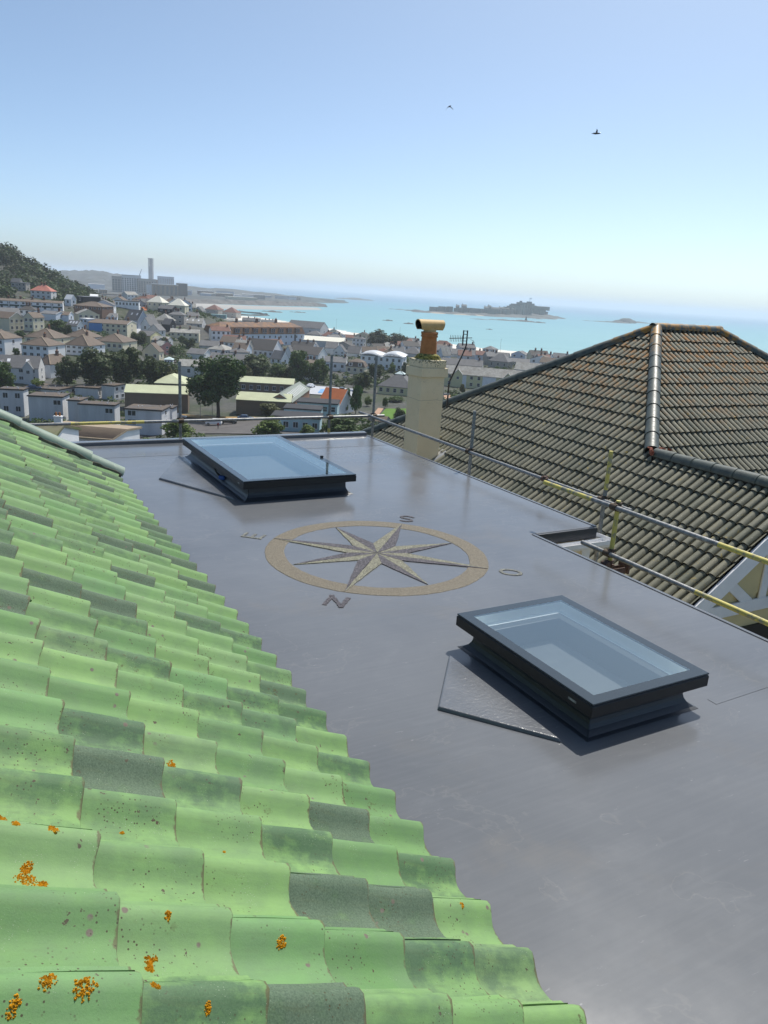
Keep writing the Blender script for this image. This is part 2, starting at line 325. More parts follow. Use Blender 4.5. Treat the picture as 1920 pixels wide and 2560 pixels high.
# --- tiled slope
PT = radians(29.3); EAVE_A, EAVE_Z = 1.69, .062
def slope(u, v, wn_): return Vector((EAVE_A - v * cos(PT) + wn_ * sin(PT), u, EAVE_Z + v * sin(PT) + wn_ * cos(PT)))
SLOPE_M = Matrix(((0, -cos(PT), sin(PT), EAVE_A), (1, 0, 0, 0), (0, sin(PT), cos(PT), EAVE_Z), (0, 0, 0, 1)))
mb = MB(); mb.add([slope(-2.5, .05, -.05), slope(9.62, .05, -.05), slope(9.62, 5, -.05), slope(-2.5, 5, -.05), slope(-2.5, .05, -.12), slope(9.62, .05, -.12), slope(9.62, 5, -.12), slope(-2.5, 5, -.12)], [(0, 1, 2, 3), (7, 6, 5, 4), (0, 4, 5, 1), (1, 5, 6, 2), (2, 6, 7, 3), (3, 7, 4, 0)])
troof = mb.build('tiled_roof', MAT['under'], house); tag(troof, 'slope of bright green glazed pantiles with orange lichen')
mb = MB(); mb.prism([(-2.9, 9.50), (1.60, 9.50), (1.60, 9.60), (-2.9, 9.60)], .002, .05); mb.add([(1.6, 9.5, .05), (1.6, 9.6, .05), (-2.9, 9.6, 2.25), (-2.9, 9.5, 2.25), (-2.9, 9.5, .05), (-2.9, 9.6, .05)], [(0, 1, 2, 3), (0, 3, 4), (1, 5, 2), (3, 2, 5, 4)]); o = mb.build('gable_wall', MAT['mortar'], house)
mb = MB(); mb.box(1.50, 1.56, -3, 9.6, .002, .07); mb.build('eaves_board', MAT['darkfascia'], house)
TW, TG, TLEN = .262, .335, .415
def pant(u):   # u in 0..1 across the tile: trough near side, crest far side
    return .034 * cos(2 * pi * (u - .80)) + .007 * cos(4 * pi * (u - .80))
def green_tile_mesh(seed):
    rnd = random.Random(seed); N, Rr = 15, 4; mb = MB(); th = .016; lift = .038
    us = [-.045 + 1.13 * i / (N - 1) for i in range(N)]
    top = []
    for j in range(Rr):
        v = TLEN * j / (Rr - 1); row = []
        for u in us:
            h = pant(min(u, 1.0)) + (-.05 * max(0, u - 1.0)) + lift * (1 - v / TLEN)
            vv = v + (0.004 * sin(u * 9 + seed) + rnd.uniform(-.0015, .0015) if j == 0 else 0)
            row.append((u * TW + rnd.uniform(-.0006, .0006), vv, h + .0015 * sin(v * 14 + seed * 2 + u * 3)))
        top.append(row)
    vs = [p for r in top for p in r]
    mb.add(vs, [(j * N + i, j * N + i + 1, (j + 1) * N + i + 1, (j + 1) * N + i) for j in range(Rr - 1) for i in range(N - 1)], 0, True)
    # rolled front lip then fired clay edge
    f0 = top[0]; f1 = [(x, y - .0035, z - .004) for x, y, z in f0]; f2 = [(x, y - .003, z - th) for x, y, z in f0]
    mb.add(f0 + f1, [(N + i, N + i + 1, i + 1, i) for i in range(N - 1)], 0, True)
    mb.add(f1 + f2, [(N + i, N + i + 1, i + 1, i) for i in range(N - 1)], 1)
    for k in (0, N - 1):
        s = [r[k] for r in top]; b = [(x, y, z - th) for x, y, z in s]; m = len(s)
        mb.add(s + b, [(i, i + 1, m + i + 1, m + i) for i in range(m - 1)], 0)
    me = mb.mesh('tile', [MAT['gtile'], MAT['tile_edge']]); recalc(me); return me
GT = [green_tile_mesh(i) for i in range(5)]
rnd = random.Random(3)
ncol = 33
for ci in range(ncol):
    ub = 9.60 - (ci + 1) * TW
    drift = rnd.uniform(-.012, .012)
    for ri in range(10 if ub < 3.2 else 8):
        v0 = ri * TG + drift + rnd.uniform(-.006, .006)
        if ub > 6 and ri > 6: continue
        o = link('tile', GT[rnd.randrange(5)], troof)
        o.matrix_local = SLOPE_M @ Matrix.Translation((ub + rnd.uniform(-.003, .003), v0, rnd.uniform(-.002, .004))) @ Matrix.Rotation(rnd.uniform(-.012, .012), 4, 'Z') @ Matrix.Rotation(rnd.uniform(-.008, .008), 4, 'X')
# verge caps with mortar bed
def cap_mesh(L, r0, r1, mat, n=12, arc=pi, th=.012, name='verge_tile'):
    mb = MB(); R = 4; rows = []
    for j in range(R + 1):
        y = L * j / R; r = r0 + (r1 - r0) * j / R
        rows.append([(r * cos(pi / 2 - arc / 2 + arc * k / n), y, r * sin(pi / 2 - arc / 2 + arc * k / n)) for k in range(n + 1)])
    vs = [p for r in rows for p in r]; mb.add(vs, [(j * (n + 1) + k, j * (n + 1) + k + 1, (j + 1) * (n + 1) + k + 1, (j + 1) * (n + 1) + k) for j in range(R) for k in range(n)], 0, True)
    inn = [(x * (1 - th / r0), y, z * (1 - th / r0)) for x, y, z in rows[0]]; mb.add(rows[0] + inn, [(k, k + 1, n + 2 + k, n + 1 + k) for k in range(n)], 0)
    inn2 = [(x * (1 - th / r1), y, z * (1 - th / r1)) for x, y, z in rows[-1]]; mb.add(rows[-1] + inn2, [(k, k + 1, n + 2 + k, n + 1 + k) for k in range(n)], 0)
    me = mb.mesh(name, mat); recalc(me); return me
cm = cap_mesh(.47, .104, .092, MAT['gridge'])
for i in range(7):
    o = link('verge_tile', cm, troof); o.matrix_local = SLOPE_M @ Matrix.Translation((9.66, -.06 + i * .43, .062 + .012 * (i % 2))) @ Matrix.Rotation(random.uniform(-.015, .015), 4, 'X')
mb = MB()
rnd = random.Random(11); path = []
for j in range(40):
    v = -.04 + j * .075; ww = .09 + rnd.uniform(-.012, .012)
    path.append((v, 9.56 - .03 + rnd.uniform(-.012, .012), ww))
vs = []
for v, u0, ww in path: vs += [slope(u0, v, -.05), slope(u0 + .01, v, ww), slope(9.76, v, ww), slope(9.76, v, -.05)]
mb.add(vs, [(4 * j + k, 4 * j + k + 1, 4 * j + 4 + k + 1, 4 * j + 4 + k) for j in range(len(path) - 1) for k in range(3)] + [(0, 1, 2, 3)], 0)
o = mb.build('mortar_bed', MAT['mortar'], troof); recalc(o.data)
# orange lichen tufts
mb = MB(); rnd = random.Random(5)
LICH = [(1.898, 2.066, 1.2), (1.899, 1.953, 0.7), (1.804, 1.947, 0.8), (1.855, 1.857, 1.0), (1.858, 1.813, 1.6), (1.812, 1.805, 0.8), (1.565, 1.585, 0.9), (1.573, 1.555, 0.8), (1.625, 1.43, 0.6), (1.88, 1.417, 1.1), (1.805, 1.41, 1.5), (1.526, 1.665, 0.6), (1.157, 1.638, 1.0), (1.491, 1.383, 0.6), (1.214, 2.624, 1.2), (1.531, 2.101, 0.3), (0.164, 1.928, 0.6), (1.944, 1.377, 0.8), (1.166, 2.091, 0.25)]   # (up the slope, along the eaves, size)
bpy.context.view_layer.update(); dg = bpy.context.evaluated_depsgraph_get(); HM = Matrix.Rotation(RZ, 4, 'Z'); HI = HM.inverted()
def on_tile(u, v):
    a, b = HM @ slope(u, v, .3), HM @ slope(u, v, 0); hit, loc_, nor, *_ = S.ray_cast(dg, a, (b - a).normalized(), distance=.6)
    if hit and nor.dot(a - b) < 0: nor = -nor
    return (HI @ loc_, (HI.to_3x3() @ nor).normalized()) if hit else (slope(u, v, 0), Vector((sin(PT), 0, cos(PT))))
for v, u, s in LICH:
    lob = [(rnd.uniform(-1, 1), rnd.uniform(-1, 1)) for _ in range(3)]
    for q in range(int(70 * s) + 10):
        lx, ly = lob[q % 3]; an, ra = rnd.uniform(0, 2 * pi), .0135 * s * sqrt(rnd.random()); uu, vv = u + ra * cos(an) + lx * .008 * s, v + ra * sin(an) + ly * .008 * s; rr = rnd.uniform(.0025, .0055)
        c, nn = on_tile(uu, vv); a_ = nn.cross(Vector((0, 1, 0))).normalized(); b_ = nn.cross(a_)
        ring = [c - nn * .002 + (a_ * cos(t_) + b_ * sin(t_)) * rr * rnd.uniform(.7, 1.3) for t_ in [i * pi / 3 + q for i in range(6)]] + [c + nn * (rr * rnd.uniform(.4, .9) + .001)]
        mb.add(ring, [(i, (i + 1) % 6, 6) for i in range(6)])
o = mb.build('lichen', MAT['lichen'], troof); o['kind'] = 'stuff'

# ------------------------------------------------------------------ skylights
def rect_loop(hw, hl, z): return [(-hw, -hl, z), (hw, -hl, z), (hw, hl, z), (-hw, hl, z)]
def ring_sweep(mb, loops, mi=0, smooth=False):
    vs = [p for l in loops for p in l]
    mb.add(vs, [(4 * j + k, 4 * j + (k + 1) % 4, 4 * j + 4 + (k + 1) % 4, 4 * j + 4 + k) for j in range(len(loops) - 1) for k in range(4)], mi, smooth)
def skylight(a, b, wdt, lng, label):
    p = Matrix.Rotation(RZ, 4, 'Z') @ Vector((a, b, 0)); r = empty('skylight', p, RZ); tag(r, label, 'skylight', 'skylights on the flat roof')
    hw, hl = wdt / 2, lng / 2; L = lambda i, z: rect_loop(hw - i, hl - i, z)
    mb = MB(); ring_sweep(mb, [L(.018, .002), L(.04, .010), L(.072, .036), L(.087, .062), L(.093, .085), L(.096, .172), L(.19, .172), L(.19, -.1)]); o = mb.build('kerb', MAT['darkfascia'], r); bevel_obj(o, .006)
    mb = MB(); ring_sweep(mb, [L(.08, .166), L(.004, .166), L(.0, .170), L(0, .238), L(.005, .244), L(.012, .244), L(.012, .236), L(.08, .236), L(.08, .166)]); o = mb.build('frame', MAT['blackalu'], r)
    mb = MB(); ring_sweep(mb, [L(.004, .248), L(.002, .250), L(.002, .258), L(.004, .260), L(.083, .260), L(.083, .248), L(.004, .248)]); mb.build('glass_border', MAT['frit'], r)
    mb = MB(); mb.add(L(.0835, .2598), [(0, 1, 2, 3)]); mb.build('pane', MAT['glass'], r)
    mb = MB(); ring_sweep(mb, [L(.082, .247), L(.083, .178), L(.086, .1745), L(.116, .1745), L(.120, .170), L(.123, .12), L(.127, .116), L(.148, .116), L(.152, .112), L(.156, .04), L(.175, .038), L(.178, -.06), L(.21, -.062)]); mb.build('lining', MAT['linen'], r)
    mb = MB(); mb.add(L(.178, -.02), [(0, 1, 2, 3)]); mb.build('inner_pane', MAT['glass2'], r)
    mb = MB(); ring_sweep(mb, [L(.21, -.061), L(.215, -.5)]); mb.add(L(.215, -.5), [(0, 1, 2, 3)]); mb.build('shaft', MAT['linen'], r)
    n = 22; mb = MB(); rr = random.Random(int(a * 100 + b)); vs = []
    for j in range(n + 1):
        for i in range(n + 1): vs.append(((-1 + 2 * i / n) * (hw - .20), (-1 + 2 * j / n) * (hl - .20), -.05 + rr.uniform(-.008, .008) + .012 * noise.noise((i * .4, j * .4, a))))
    mb.add(vs, [(j * (n + 1) + i, j * (n + 1) + i + 1, (j + 1) * (n + 1) + i + 1, (j + 1) * (n + 1) + i) for j in range(n) for i in range(n)], 0, True); mb.build('protective_film', MAT['film'], r)
    # small maker plate on the near long side
    mb = MB(); mb.box(-hw - .0015, -hw + .001, -hl + .13, -hl + .20, .196, .212); o = mb.build('name_plate', MAT['galv'], r)
    return r
s2 = skylight(3.58, 3.49, 1.0, 1.39, 'near black framed rooflight nearest the green tiles foot and right roof edge')
s1 = skylight(3.62, 9.61, 1.47, 2.64, 'far larger black framed rooflight beside the far roof edge')
def text_mesh(txt, size, ext=0.0, mat=None, name='lettering', spacing=1.0):
    cu = bpy.data.curves.new('lettering', 'FONT'); cu.body = txt; cu.size = size; cu.extrude = ext; cu.align_x = 'CENTER'; cu.align_y = 'CENTER'; cu.space_character = spacing; cu.resolution_u = 3
    ob = bpy.data.objects.new('lettering_curve', cu); C.objects.link(ob); dg = bpy.context.evaluated_depsgraph_get(); me = bpy.data.meshes.new_from_object(ob.evaluated_get(dg))
    bpy.data.objects.remove(ob); bpy.data.curves.remove(cu); me.name = name; me.materials.clear(); me.materials.append(mat); return me
tm = text_mesh('VELUX', .014, .0002, MAT['whitepaint'])
for r, hw, hl in ((s2, .5, .695), (s1, .735, 1.32)):
    o = link('plate_lettering', tm, r); o.rotation_euler = (pi / 2, 0, -pi / 2); o.location = (-hw - .0022, -hl + .165, .204)
# latch tab and blue clamp by the far skylight
mb = MB(); mb.box(.70, .735, -.33, -.30, .262, .284); o = mb.build('restraint_tab', MAT['blackalu'], s1)
cl = empty('spring_clamp', Matrix.Rotation(RZ, 4, 'Z') @ Vector((2.955, 9.29, 0.075)), RZ + .5); tag(cl, 'small blue and black clamp left against the far skylight kerb', 'clamp')
mb = MB(); mb.box(-.03, .03, -.05, .05, -.035, .015); o = mb.build('body', MAT['bluepl'], cl); bevel_obj(o, .012, 2)
mb = MB(); mb.tube([(0, .05, 0), (.0, .10, .03), (-.01, .13, .09)], .010, 8); mb.tube([(-.02, .03, .02), (-.03, .09, .06)], .008, 8); mb.build('handle', MAT['blackalu'], cl)

# ------------------------------------------------------------------ compass rose
comp = empty('compass_rose', Matrix.Rotation(RZ, 4, 'Z') @ Vector((3.53, 6.196, 0.001)), radians(76.6)); tag(comp, 'compass rose of tan pale and plum gravel bonded to the flat roof', 'compass rose')
mb = MB(); N = 96; vs = []; rr = random.Random(2)
RO_, RI_ = 1.09, .905
for i in range(N):
    a = 2 * pi * i / N; j1, j2 = rr.uniform(-.004, .004), rr.uniform(-.004, .004)
    for r, z in ((RO_ + j1, 0), (RO_ - .004 + j1, .0028), (RI_ + .004 + j2, .0028), (RI_ + j2, 0)): vs.append((r * cos(a), r * sin(a), z))
mb.add(vs, [(4 * i + k, 4 * i + k + 1, (4 * i + 4 + k + 1) % (4 * N), (4 * i + 4 + k) % (4 * N)) for i in range(N) for k in range(3)]); o = mb.build('ring', MAT['gr_tan'], comp); recalc(o.data)
def blade(ang, R, rin, right, z):
    mb = MB(); s = -1 if right else 1
    tip = (R, 0); inn = (rin * cos(s * pi / 8), rin * sin(s * pi / 8)); pts = [(0, 0), tip, inn]
    n = 14; q = []
    for a, b in ((0, 1), (1, 2), (2, 0)):
        for k in range(n): f_ = k / n; jit = 0 if k == 0 else rr.uniform(-.0035, .0035); x, y = pts[a][0] + (pts[b][0] - pts[a][0]) * f_, pts[a][1] + (pts[b][1] - pts[a][1]) * f_; q.append((x + jit, y + jit))
    if not right: pass
    mb.prism(q, 0, z); o = mb.build('blade', MAT['gr_dark' if right else 'gr_light'], comp); recalc(o.data); o.rotation_euler = (0, 0, ang)
for k in range(8):
    card = k % 2 == 0
    for right in (0, 1): blade(k * pi / 4, 1.088 if card else .895, .30, right, (.0062 if card else .0050) + .0006 * right)
def stroke_letter(strokes, mat, loc, ang):
    mb = MB(); wd = .014 if len(strokes[0]) > 12 else (.019 if mat is MAT['gr_dark'] else .014)
    for poly in strokes:
        for (x0, y0), (x1, y1) in zip(poly, poly[1:]):
            d = Vector((x1 - x0, y1 - y0)); L = d.length; d /= L; nn = Vector((-d.y, d.x)); m = max(2, int(L / .02)); A = []; B = []
            for i in range(-1, m + 2):
                f_ = i / m; f_ = max(-wd / L * .8, min(1 + wd / L * .8, f_)); p = Vector((x0, y0)) + d * L * f_
                A.append(p + nn * (wd + rr.uniform(-.004, .005))); B.append(p - nn * (wd + rr.uniform(-.004, .005)))
            z = .003 + rr.uniform(0, .0015); k = len(A); vs = [(p.x, p.y, z) for p in A] + [(p.x, p.y, z) for p in B] + [(p.x, p.y, 0) for p in A] + [(p.x, p.y, 0) for p in B]
            mb.add(vs, [(i, i + 1, k + i + 1, k + i) for i in range(k - 1)] + [(i, 2 * k + i, 2 * k + i + 1, i + 1) for i in range(k - 1)] + [(k + i, k + i + 1, 3 * k + i + 1, 3 * k + i) for i in range(k - 1)])
    o = mb.build('letter', mat, comp); recalc(o.data); o.location = (loc[0], loc[1], 0); o.rotation_euler = (0, 0, ang - pi / 2)
ov = [(.068 * cos(t_), .095 * sin(t_)) for t_ in [2 * pi * i / 18 for i in range(19)]]
es = [(.072 * cos(t_) * 1.0, .052 + .052 * sin(t_)) for t_ in [radians(d) for d in range(35, 271, 24)]] + [(.072 * cos(t_), -.052 + .052 * sin(t_)) for t_ in [radians(d) for d in range(90, -146, -24)]]
LR = 1.305
stroke_letter([es], MAT['gr_dark'], (LR, 0), 0)
stroke_letter([ov], MAT['gr_faint'], (0, -LR), -pi / 2)
stroke_letter([[(-.07, -.095), (-.07, .095), (.07, -.095), (.07, .095)]], MAT['gr_dark'], (-LR, 0), pi)
stroke_letter([[(.06, .095), (-.06, .095), (-.06, -.095), (.06, -.095)], [(-.06, 0), (.045, 0)]], MAT['gr_faint'], (0, LR), pi / 2)

# ------------------------------------------------------------------ scaffolding
scaf = empty('scaffolding', Matrix.Rotation(RZ, 4, 'Z') @ Vector((6.6, 11, -6)), RZ); tag(scaf, 'tube and coupler scaffold with grey and yellow rails round the roof edge', 'scaffolding')
def SP(a, b, z): return (a - 6.6, b - 11, z + 6)
TR_ = .0242
def tube_obj(name, segs):
    """segs: list of (p0, p1, material index) laid end to end"""
    mb = MB()
    for k, (p0, p1, mi) in enumerate(segs):
        mb.tube([SP(*p0), SP(*p1)], TR_ + .0004 * (mi == 1), 14, mi)
    return mb.build(name, [MAT['galv'], MAT['yellow'], MAT['rustclamp']], scaf)
def lerp3(p, q, f_): return tuple(p[i] + (q[i] - p[i]) * f_ for i in range(3))
def chain(name, p, q, cuts):
    segs = []; last = 0
    for f_, mi in cuts: segs.append((lerp3(p, q, last), lerp3(p, q, f_), mi)); last = f_
    return tube_obj(name, segs)
posts = [((3.234, 12.40), 1.21, .0), ((5.905, 12.40), 1.364, 0), ((6.80, 12.40), 1.364, 0), ((6.75, 9.20), .863, 0), ((6.75, 6.435), .83, 1), ((5.85, 5.38), .575, 1), ((.50, 12.40), .42, 0)]
for (a, b), z, k in posts:
    if k == 0: chain('upright', (a, b, -5.9), (a, b, z), [(.82 if z > 1 else .86, 1), (1, 0)] if a < 6 else [(1, 0)])
    elif b > 6: chain('upright', (a, b, -5.9), (a, b, z), [(.93, 0), (1, 1)])
    else: chain('upright', (a, b, -5.9), (a, b, z), [(1, 1)])
chain('rail', (.2, 12.345, .262), (7.0, 12.345, .268), [(.10, 0), (.20, 0), (.29, 1), (.36, 1), (1, 0)])
chain('rail', (6.695, 12.75, .275), (6.695, 5.95, .235), [(.5, 0), (1, 0)])
chain('rail', (5.795, 6.45, .51), (5.795, -2.5, .52), [(.085, 1), (.26, 0), (.62, 1), (1, 0)])
chain('rail', (5.795, 5.75, .017), (5.795, -2.5, -.02), [(.18, 0), (.36, 1), (1, 0)])
chain('transom', (5.55, 5.62, -.30), (6.25, 5.62, -.31), [(1, 1)])
def coupler(a, b, z, mat='rustclamp', sx=-.03, sy=0):
    mb = MB(); P0 = Vector(SP(a, b, z)); mb.tube([P0 - Vector((0, 0, .045)), P0 + Vector((0, 0, .045))], .036, 10, 0); mb.tube([P0 + Vector((sx * 1.8 - .0, sy * 1.8 - .04 * (sx != 0), 0)), P0 + Vector((sx * 1.8, sy * 1.8 + .04 * (sx != 0), 0))] if sx else [P0 + Vector((-.04, sy * 1.8, 0)), P0 + Vector((.04, sy * 1.8, 0))], .036, 10, 0)
    mb.box(P0.x - .012, P0.x + .012, P0.y - .06, P0.y + .06, P0.z - .012, P0.z + .012); mb.box(P0.x - .055, P0.x + .05, P0.y - .012, P0.y + .012, P0.z + .022, P0.z + .04)
    mb.build('coupler', MAT[mat], scaf)
for a, b, z in ((3.234, 12.40, .265), (5.905, 12.40, .266), (6.80, 12.40, .268)): coupler(a, b, z, sx=0, sy=-.03)
for a, b, z in ((6.75, 9.20, .255), (6.75, 6.435, .24), (5.85, 5.38, .512), (5.85, 5.38, .015)): coupler(a, b, z)
coupler(6.80, 12.40, .20, 'galv'); coupler(5.85, 5.38, -.11, 'redrust')
mb = MB(); P0 = SP(5.85, 5.38, 0)
for s in (-1, 1): mb.box(P0[0] - .45, P0[0] + .25, P0[1] + .02 + s * .04, P0[1] + .03 + s * .04, P0[2] - .23, P0[2] - .17)
mb.box(P0[0] + .24, P0[0] + .26, P0[1] - .05, P0[1] + .10, P0[2] - .24, P0[2] - .13); mb.build('bracket', MAT['redrust'], scaf)
mb = MB(); mb.box(SP(5.75, 7.38, 0)[0], SP(6.75, 7.38, 0)[0] + .02, SP(0, 7.36, 0)[1], SP(0, 7.42, 0)[1], 6.215, 6.255); 
mb = MB(); p_ = SP(6.695, 7.45, .245); mb.tube([(p_[0], p_[1] - .06, p_[2]), (p_[0], p_[1] + .06, p_[2])], .034, 10); mb.box(p_[0] - .03, p_[0] + .03, p_[1] - .02, p_[1] + .02, p_[2] + .025, p_[2] + .045); mb.build('coupler', MAT['redrust'], scaf)
# ------------------------------------------------------------------ neighbouring house (same street grid)
NB = empty('house', Matrix.Rotation(RZ, 4, 'Z') @ Vector((12, 12, -6.2)), RZ); tag(NB, 'neighbouring house with mossy concrete tile hip roof and half timbered gable', 'house')
def NP(a, b, z): return Vector((a - 12, b - 12, z + 6.2))
PN = radians(33.5); tn = tan(PN)
Ta, Tb, Tz = 13.761, 12.326, 2.031; T2a = 15.76; KM = 3.08; RA, RZ_ = Ta - KM, Tz - KM * tn       # wing ridge
EA = 8.25; GB = 6.32
EZ = Tz - (Ta - EA) * tn
nroof = empty('roof'); nroof.parent = NB; tag(nroof, 'mossy grey green interlocking concrete tile roof with dark glazed hips')
def quad_obj(name, pts, mat, parent, th=.04):
    mb = MB(); p = [Vector(q) for q in pts]; n = (p[1] - p[0]).cross(p[2] - p[0]).normalized()
    if n.z < 0: p = p[::-1]; n = -n
    k = len(p); vs = p + [q - n * th for q in p]; mb.add(vs, [tuple(range(k)), tuple(range(2 * k - 1, k - 1, -1))] + [(i, k + i, k + (i + 1) % k, (i + 1) % k) for i in range(k)]); return mb.build(name, mat, parent)
KR = 6.2   # how far the other slopes run down
quad_obj('deck', [NP(Ta, Tb, Tz), NP(RA, Tb - KM, RZ_), NP(RA, GB, RZ_), NP(EA, GB, EZ), NP(EA, Tb + (Ta - EA), EZ)], MAT['under'], nroof)
VB = 4.6  # valley run
quad_obj('deck', [NP(Ta, Tb, Tz), NP(T2a, Tb, Tz), NP(T2a + KR, Tb - KR, Tz - KR * tn), NP(RA + VB, Tb - KM - VB + .0, RZ_ - VB * tn), NP(RA, Tb - KM, RZ_)], MAT['under'], nroof)
quad_obj('deck', [NP(RA, GB, RZ_), NP(RA, Tb - KM, RZ_), NP(RA + VB, Tb - KM - VB, RZ_ - VB * tn), NP(RA + VB, GB, RZ_ - VB * tn)][:3] + [NP(RA + (Tb - KM - GB), GB, RZ_ - (Tb - KM - GB) * tn)], MAT['ctile'], nroof)
quad_obj('deck', [NP(T2a, Tb, Tz), NP(T2a + KR, Tb + KR, Tz - KR * tn), NP(T2a + KR, Tb - KR, Tz - KR * tn)], MAT['ctile'], nroof)
quad_obj('deck', [NP(Ta, Tb, Tz), NP(EA, Tb + (Ta - EA), EZ), NP(T2a + KR, Tb + KR, Tz - KR * tn), NP(T2a, Tb, Tz)], MAT['ctile'], nroof)
# interlocking tile with two rolls
CW, CG, CL = .30, .345, .42
def roll(u):   # u metres within one 0.15 module
    x = (u % .15) / .15
    if x < .24: return 0.0
    y = (x - .24) / .76; return .042 * (sin(pi * y) ** .5)
def ctile_mesh():
    mb = MB(); us = []
    for m in range(2): us += [m * .15 + .15 * q for q in (0, .23, .27, .37, .50, .62, .75, .87, .97)]
    us += [.305]; N = len(us); lift = .030; th = .020
    r0 = [(u, 0, roll(min(u, .2999)) + lift) for u in us]; r1 = [(u, CL, roll(min(u, .2999))) for u in us]
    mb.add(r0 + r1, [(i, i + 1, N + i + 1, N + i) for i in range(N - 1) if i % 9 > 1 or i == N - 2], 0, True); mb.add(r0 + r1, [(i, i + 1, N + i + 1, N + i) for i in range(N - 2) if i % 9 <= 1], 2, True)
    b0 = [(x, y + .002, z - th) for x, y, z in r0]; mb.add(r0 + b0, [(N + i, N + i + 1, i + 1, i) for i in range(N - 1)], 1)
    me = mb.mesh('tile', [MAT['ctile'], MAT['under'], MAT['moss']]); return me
CT = ctile_mesh()
def frame(org, u, v, wv): 
    M = Matrix.Identity(4)
    for i, c in enumerate((u, v, wv)):
        for k in range(3): M[k][i] = c[k]
    for k in range(3): M[k][3] = org[k]
    return M
FA = frame(NP(EA, 0, EZ), Vector((0, -1, 0)), Vector((cos(PN), 0, sin(PN))), Vector((-sin(PN), 0, cos(PN))))
FB = frame(NP(0, Tb - KR, Tz - KR * tn), Vector((1, 0, 0)), Vector((0, cos(PN), sin(PN))), Vector((0, -sin(PN), cos(PN))))
# half-planes (point, inward normal) in the plan of the neighbour's local frame
def HPn(a, b, na, nb): p = NP(a, b, 0); return (Vector((p.x, p.y, 0)), Vector((na, nb, 0)).normalized())
cand = []
q = .03
for ci in range(20):
    v0 = -.05 + ci * CG
    if v0 > (Ta - EA) / cos(PN): break
    for k in range(-62, 0):      # u = -b
        u0 = -19 + (k + 62) * CW + (0.0)
        b_hi, b_lo = -u0, -u0 - CW; am = EA + (v0 + .2) * cos(PN); bm_ = (b_hi + b_lo) / 2
        planes = [HPn(Ta, Tb, -1, -1)]                 # far hip: a + b < Ta + Tb
        planes.append(HPn(Ta, Tb, -1, 1) if bm_ > Tb - KM else HPn(RA, 0, -1, 0))
        planes.append(HPn(0, GB, 0, 1))
        cand.append(('A', FA @ Matrix.Translation((u0, v0, .003)), planes))
for ci in range(24):
    v0 = -.05 + ci * CG + .12
    if v0 > KR / cos(PN): break
    for k in range(-3, 42):
        u0 = RA - .2 + k * CW + .08
        planes = [HPn(Ta, Tb, 1, -1), HPn(T2a, Tb, -1, -1), HPn(RA, Tb - KM, 1, 1), HPn(0, Tb, 0, -1)]
        cand.append(('B', FB @ Matrix.Translation((u0 + 0, v0, .003)), planes))
corners = [Vector((0, 0, .03)), Vector((CW, 0, .03)), Vector((CW, CL, 0)), Vector((0, CL, 0))]
camL = NB.matrix_world.inverted() if False else None
NBM = Matrix.Translation(NB.location) @ Matrix.Rotation(RZ, 4, 'Z')
camloc = Vector((0, 0, CAM_Z))
whole, cut = [], []
for pl, M, planes in cand:
    cs = [M @ c for c in corners]; st = []
    for p, n in planes:
        d = [(c - p).dot(n) for c in cs]; st.append('in' if min(d) >= 0 else ('out' if max(d) <= 0.005 else 'cut'))
    if 'out' in st: continue
    wc = NBM @ (M @ Vector((.15, .17, 0))); nrm = (NBM.to_3x3() @ M.to_3x3()) @ Vector((0, 0, 1)); vd = camloc - wc
    ca = Matrix(((rt.x, rt.y, rt.z), (up.x, up.y, up.z), (fwd.x, fwd.y, fwd.z))) @ (wc - camloc)
    vis = ca.z > .5 and abs(ca.x / ca.z) < .52 and abs(ca.y / ca.z) < .68
    # hidden by the flat roof edge?
    size = max(0, nrm.dot(vd.normalized())) / vd.length ** 2 if vis else 0
    # line of sight blocked by our roof edge / wing ridge: test crossing of z=0 plane inside the flat roof
    tt = (0 - CAM_Z) / (wc.z - CAM_Z) if wc.z < 0 else 2
    if 0 < tt < 1:
        h = camloc + (wc - camloc) * tt; hl_ = Matrix.Rotation(-RZ, 4, 'Z') @ h
        if (hl_.x < 5.40) or (hl_.x < 6.36 and hl_.y > 6.2): size = 0
    if pl == 'B':      # behind the wing ridge
        rl = M @ Vector((.15, .17, 0)); cl_ = NBM.inverted() @ camloc; ax = NP(RA, 0, 0).x
        if rl.x > ax:
            f_ = (ax - cl_.x) / (rl.x - cl_.x); zz = cl_.z + (rl.z - cl_.z) * f_; yy = cl_.y + (rl.y - cl_.y) * f_
            if zz < NP(0, 0, RZ_).z and yy > NP(0, GB, 0).y: size = 0
    whole.append((size, pl, M, [pn for pn, s_ in zip(planes, st) if s_ == 'cut']))
whole.sort(key=lambda t_: -t_[0])
def cut_tile(M, planes):
    bm = bmesh.new(); bm.from_mesh(CT)
    for p, n in planes:
        Mi = M.inverted(); pp = Mi @ p; nn = (M.transposed().to_3x3() @ n)
        bmesh.ops.bisect_plane(bm, geom=bm.verts[:] + bm.edges[:] + bm.faces[:], plane_co=pp, plane_no=-nn, clear_outer=True)
    return bm
rest = bmesh.new(); cnt = 0; rnd = random.Random(9)
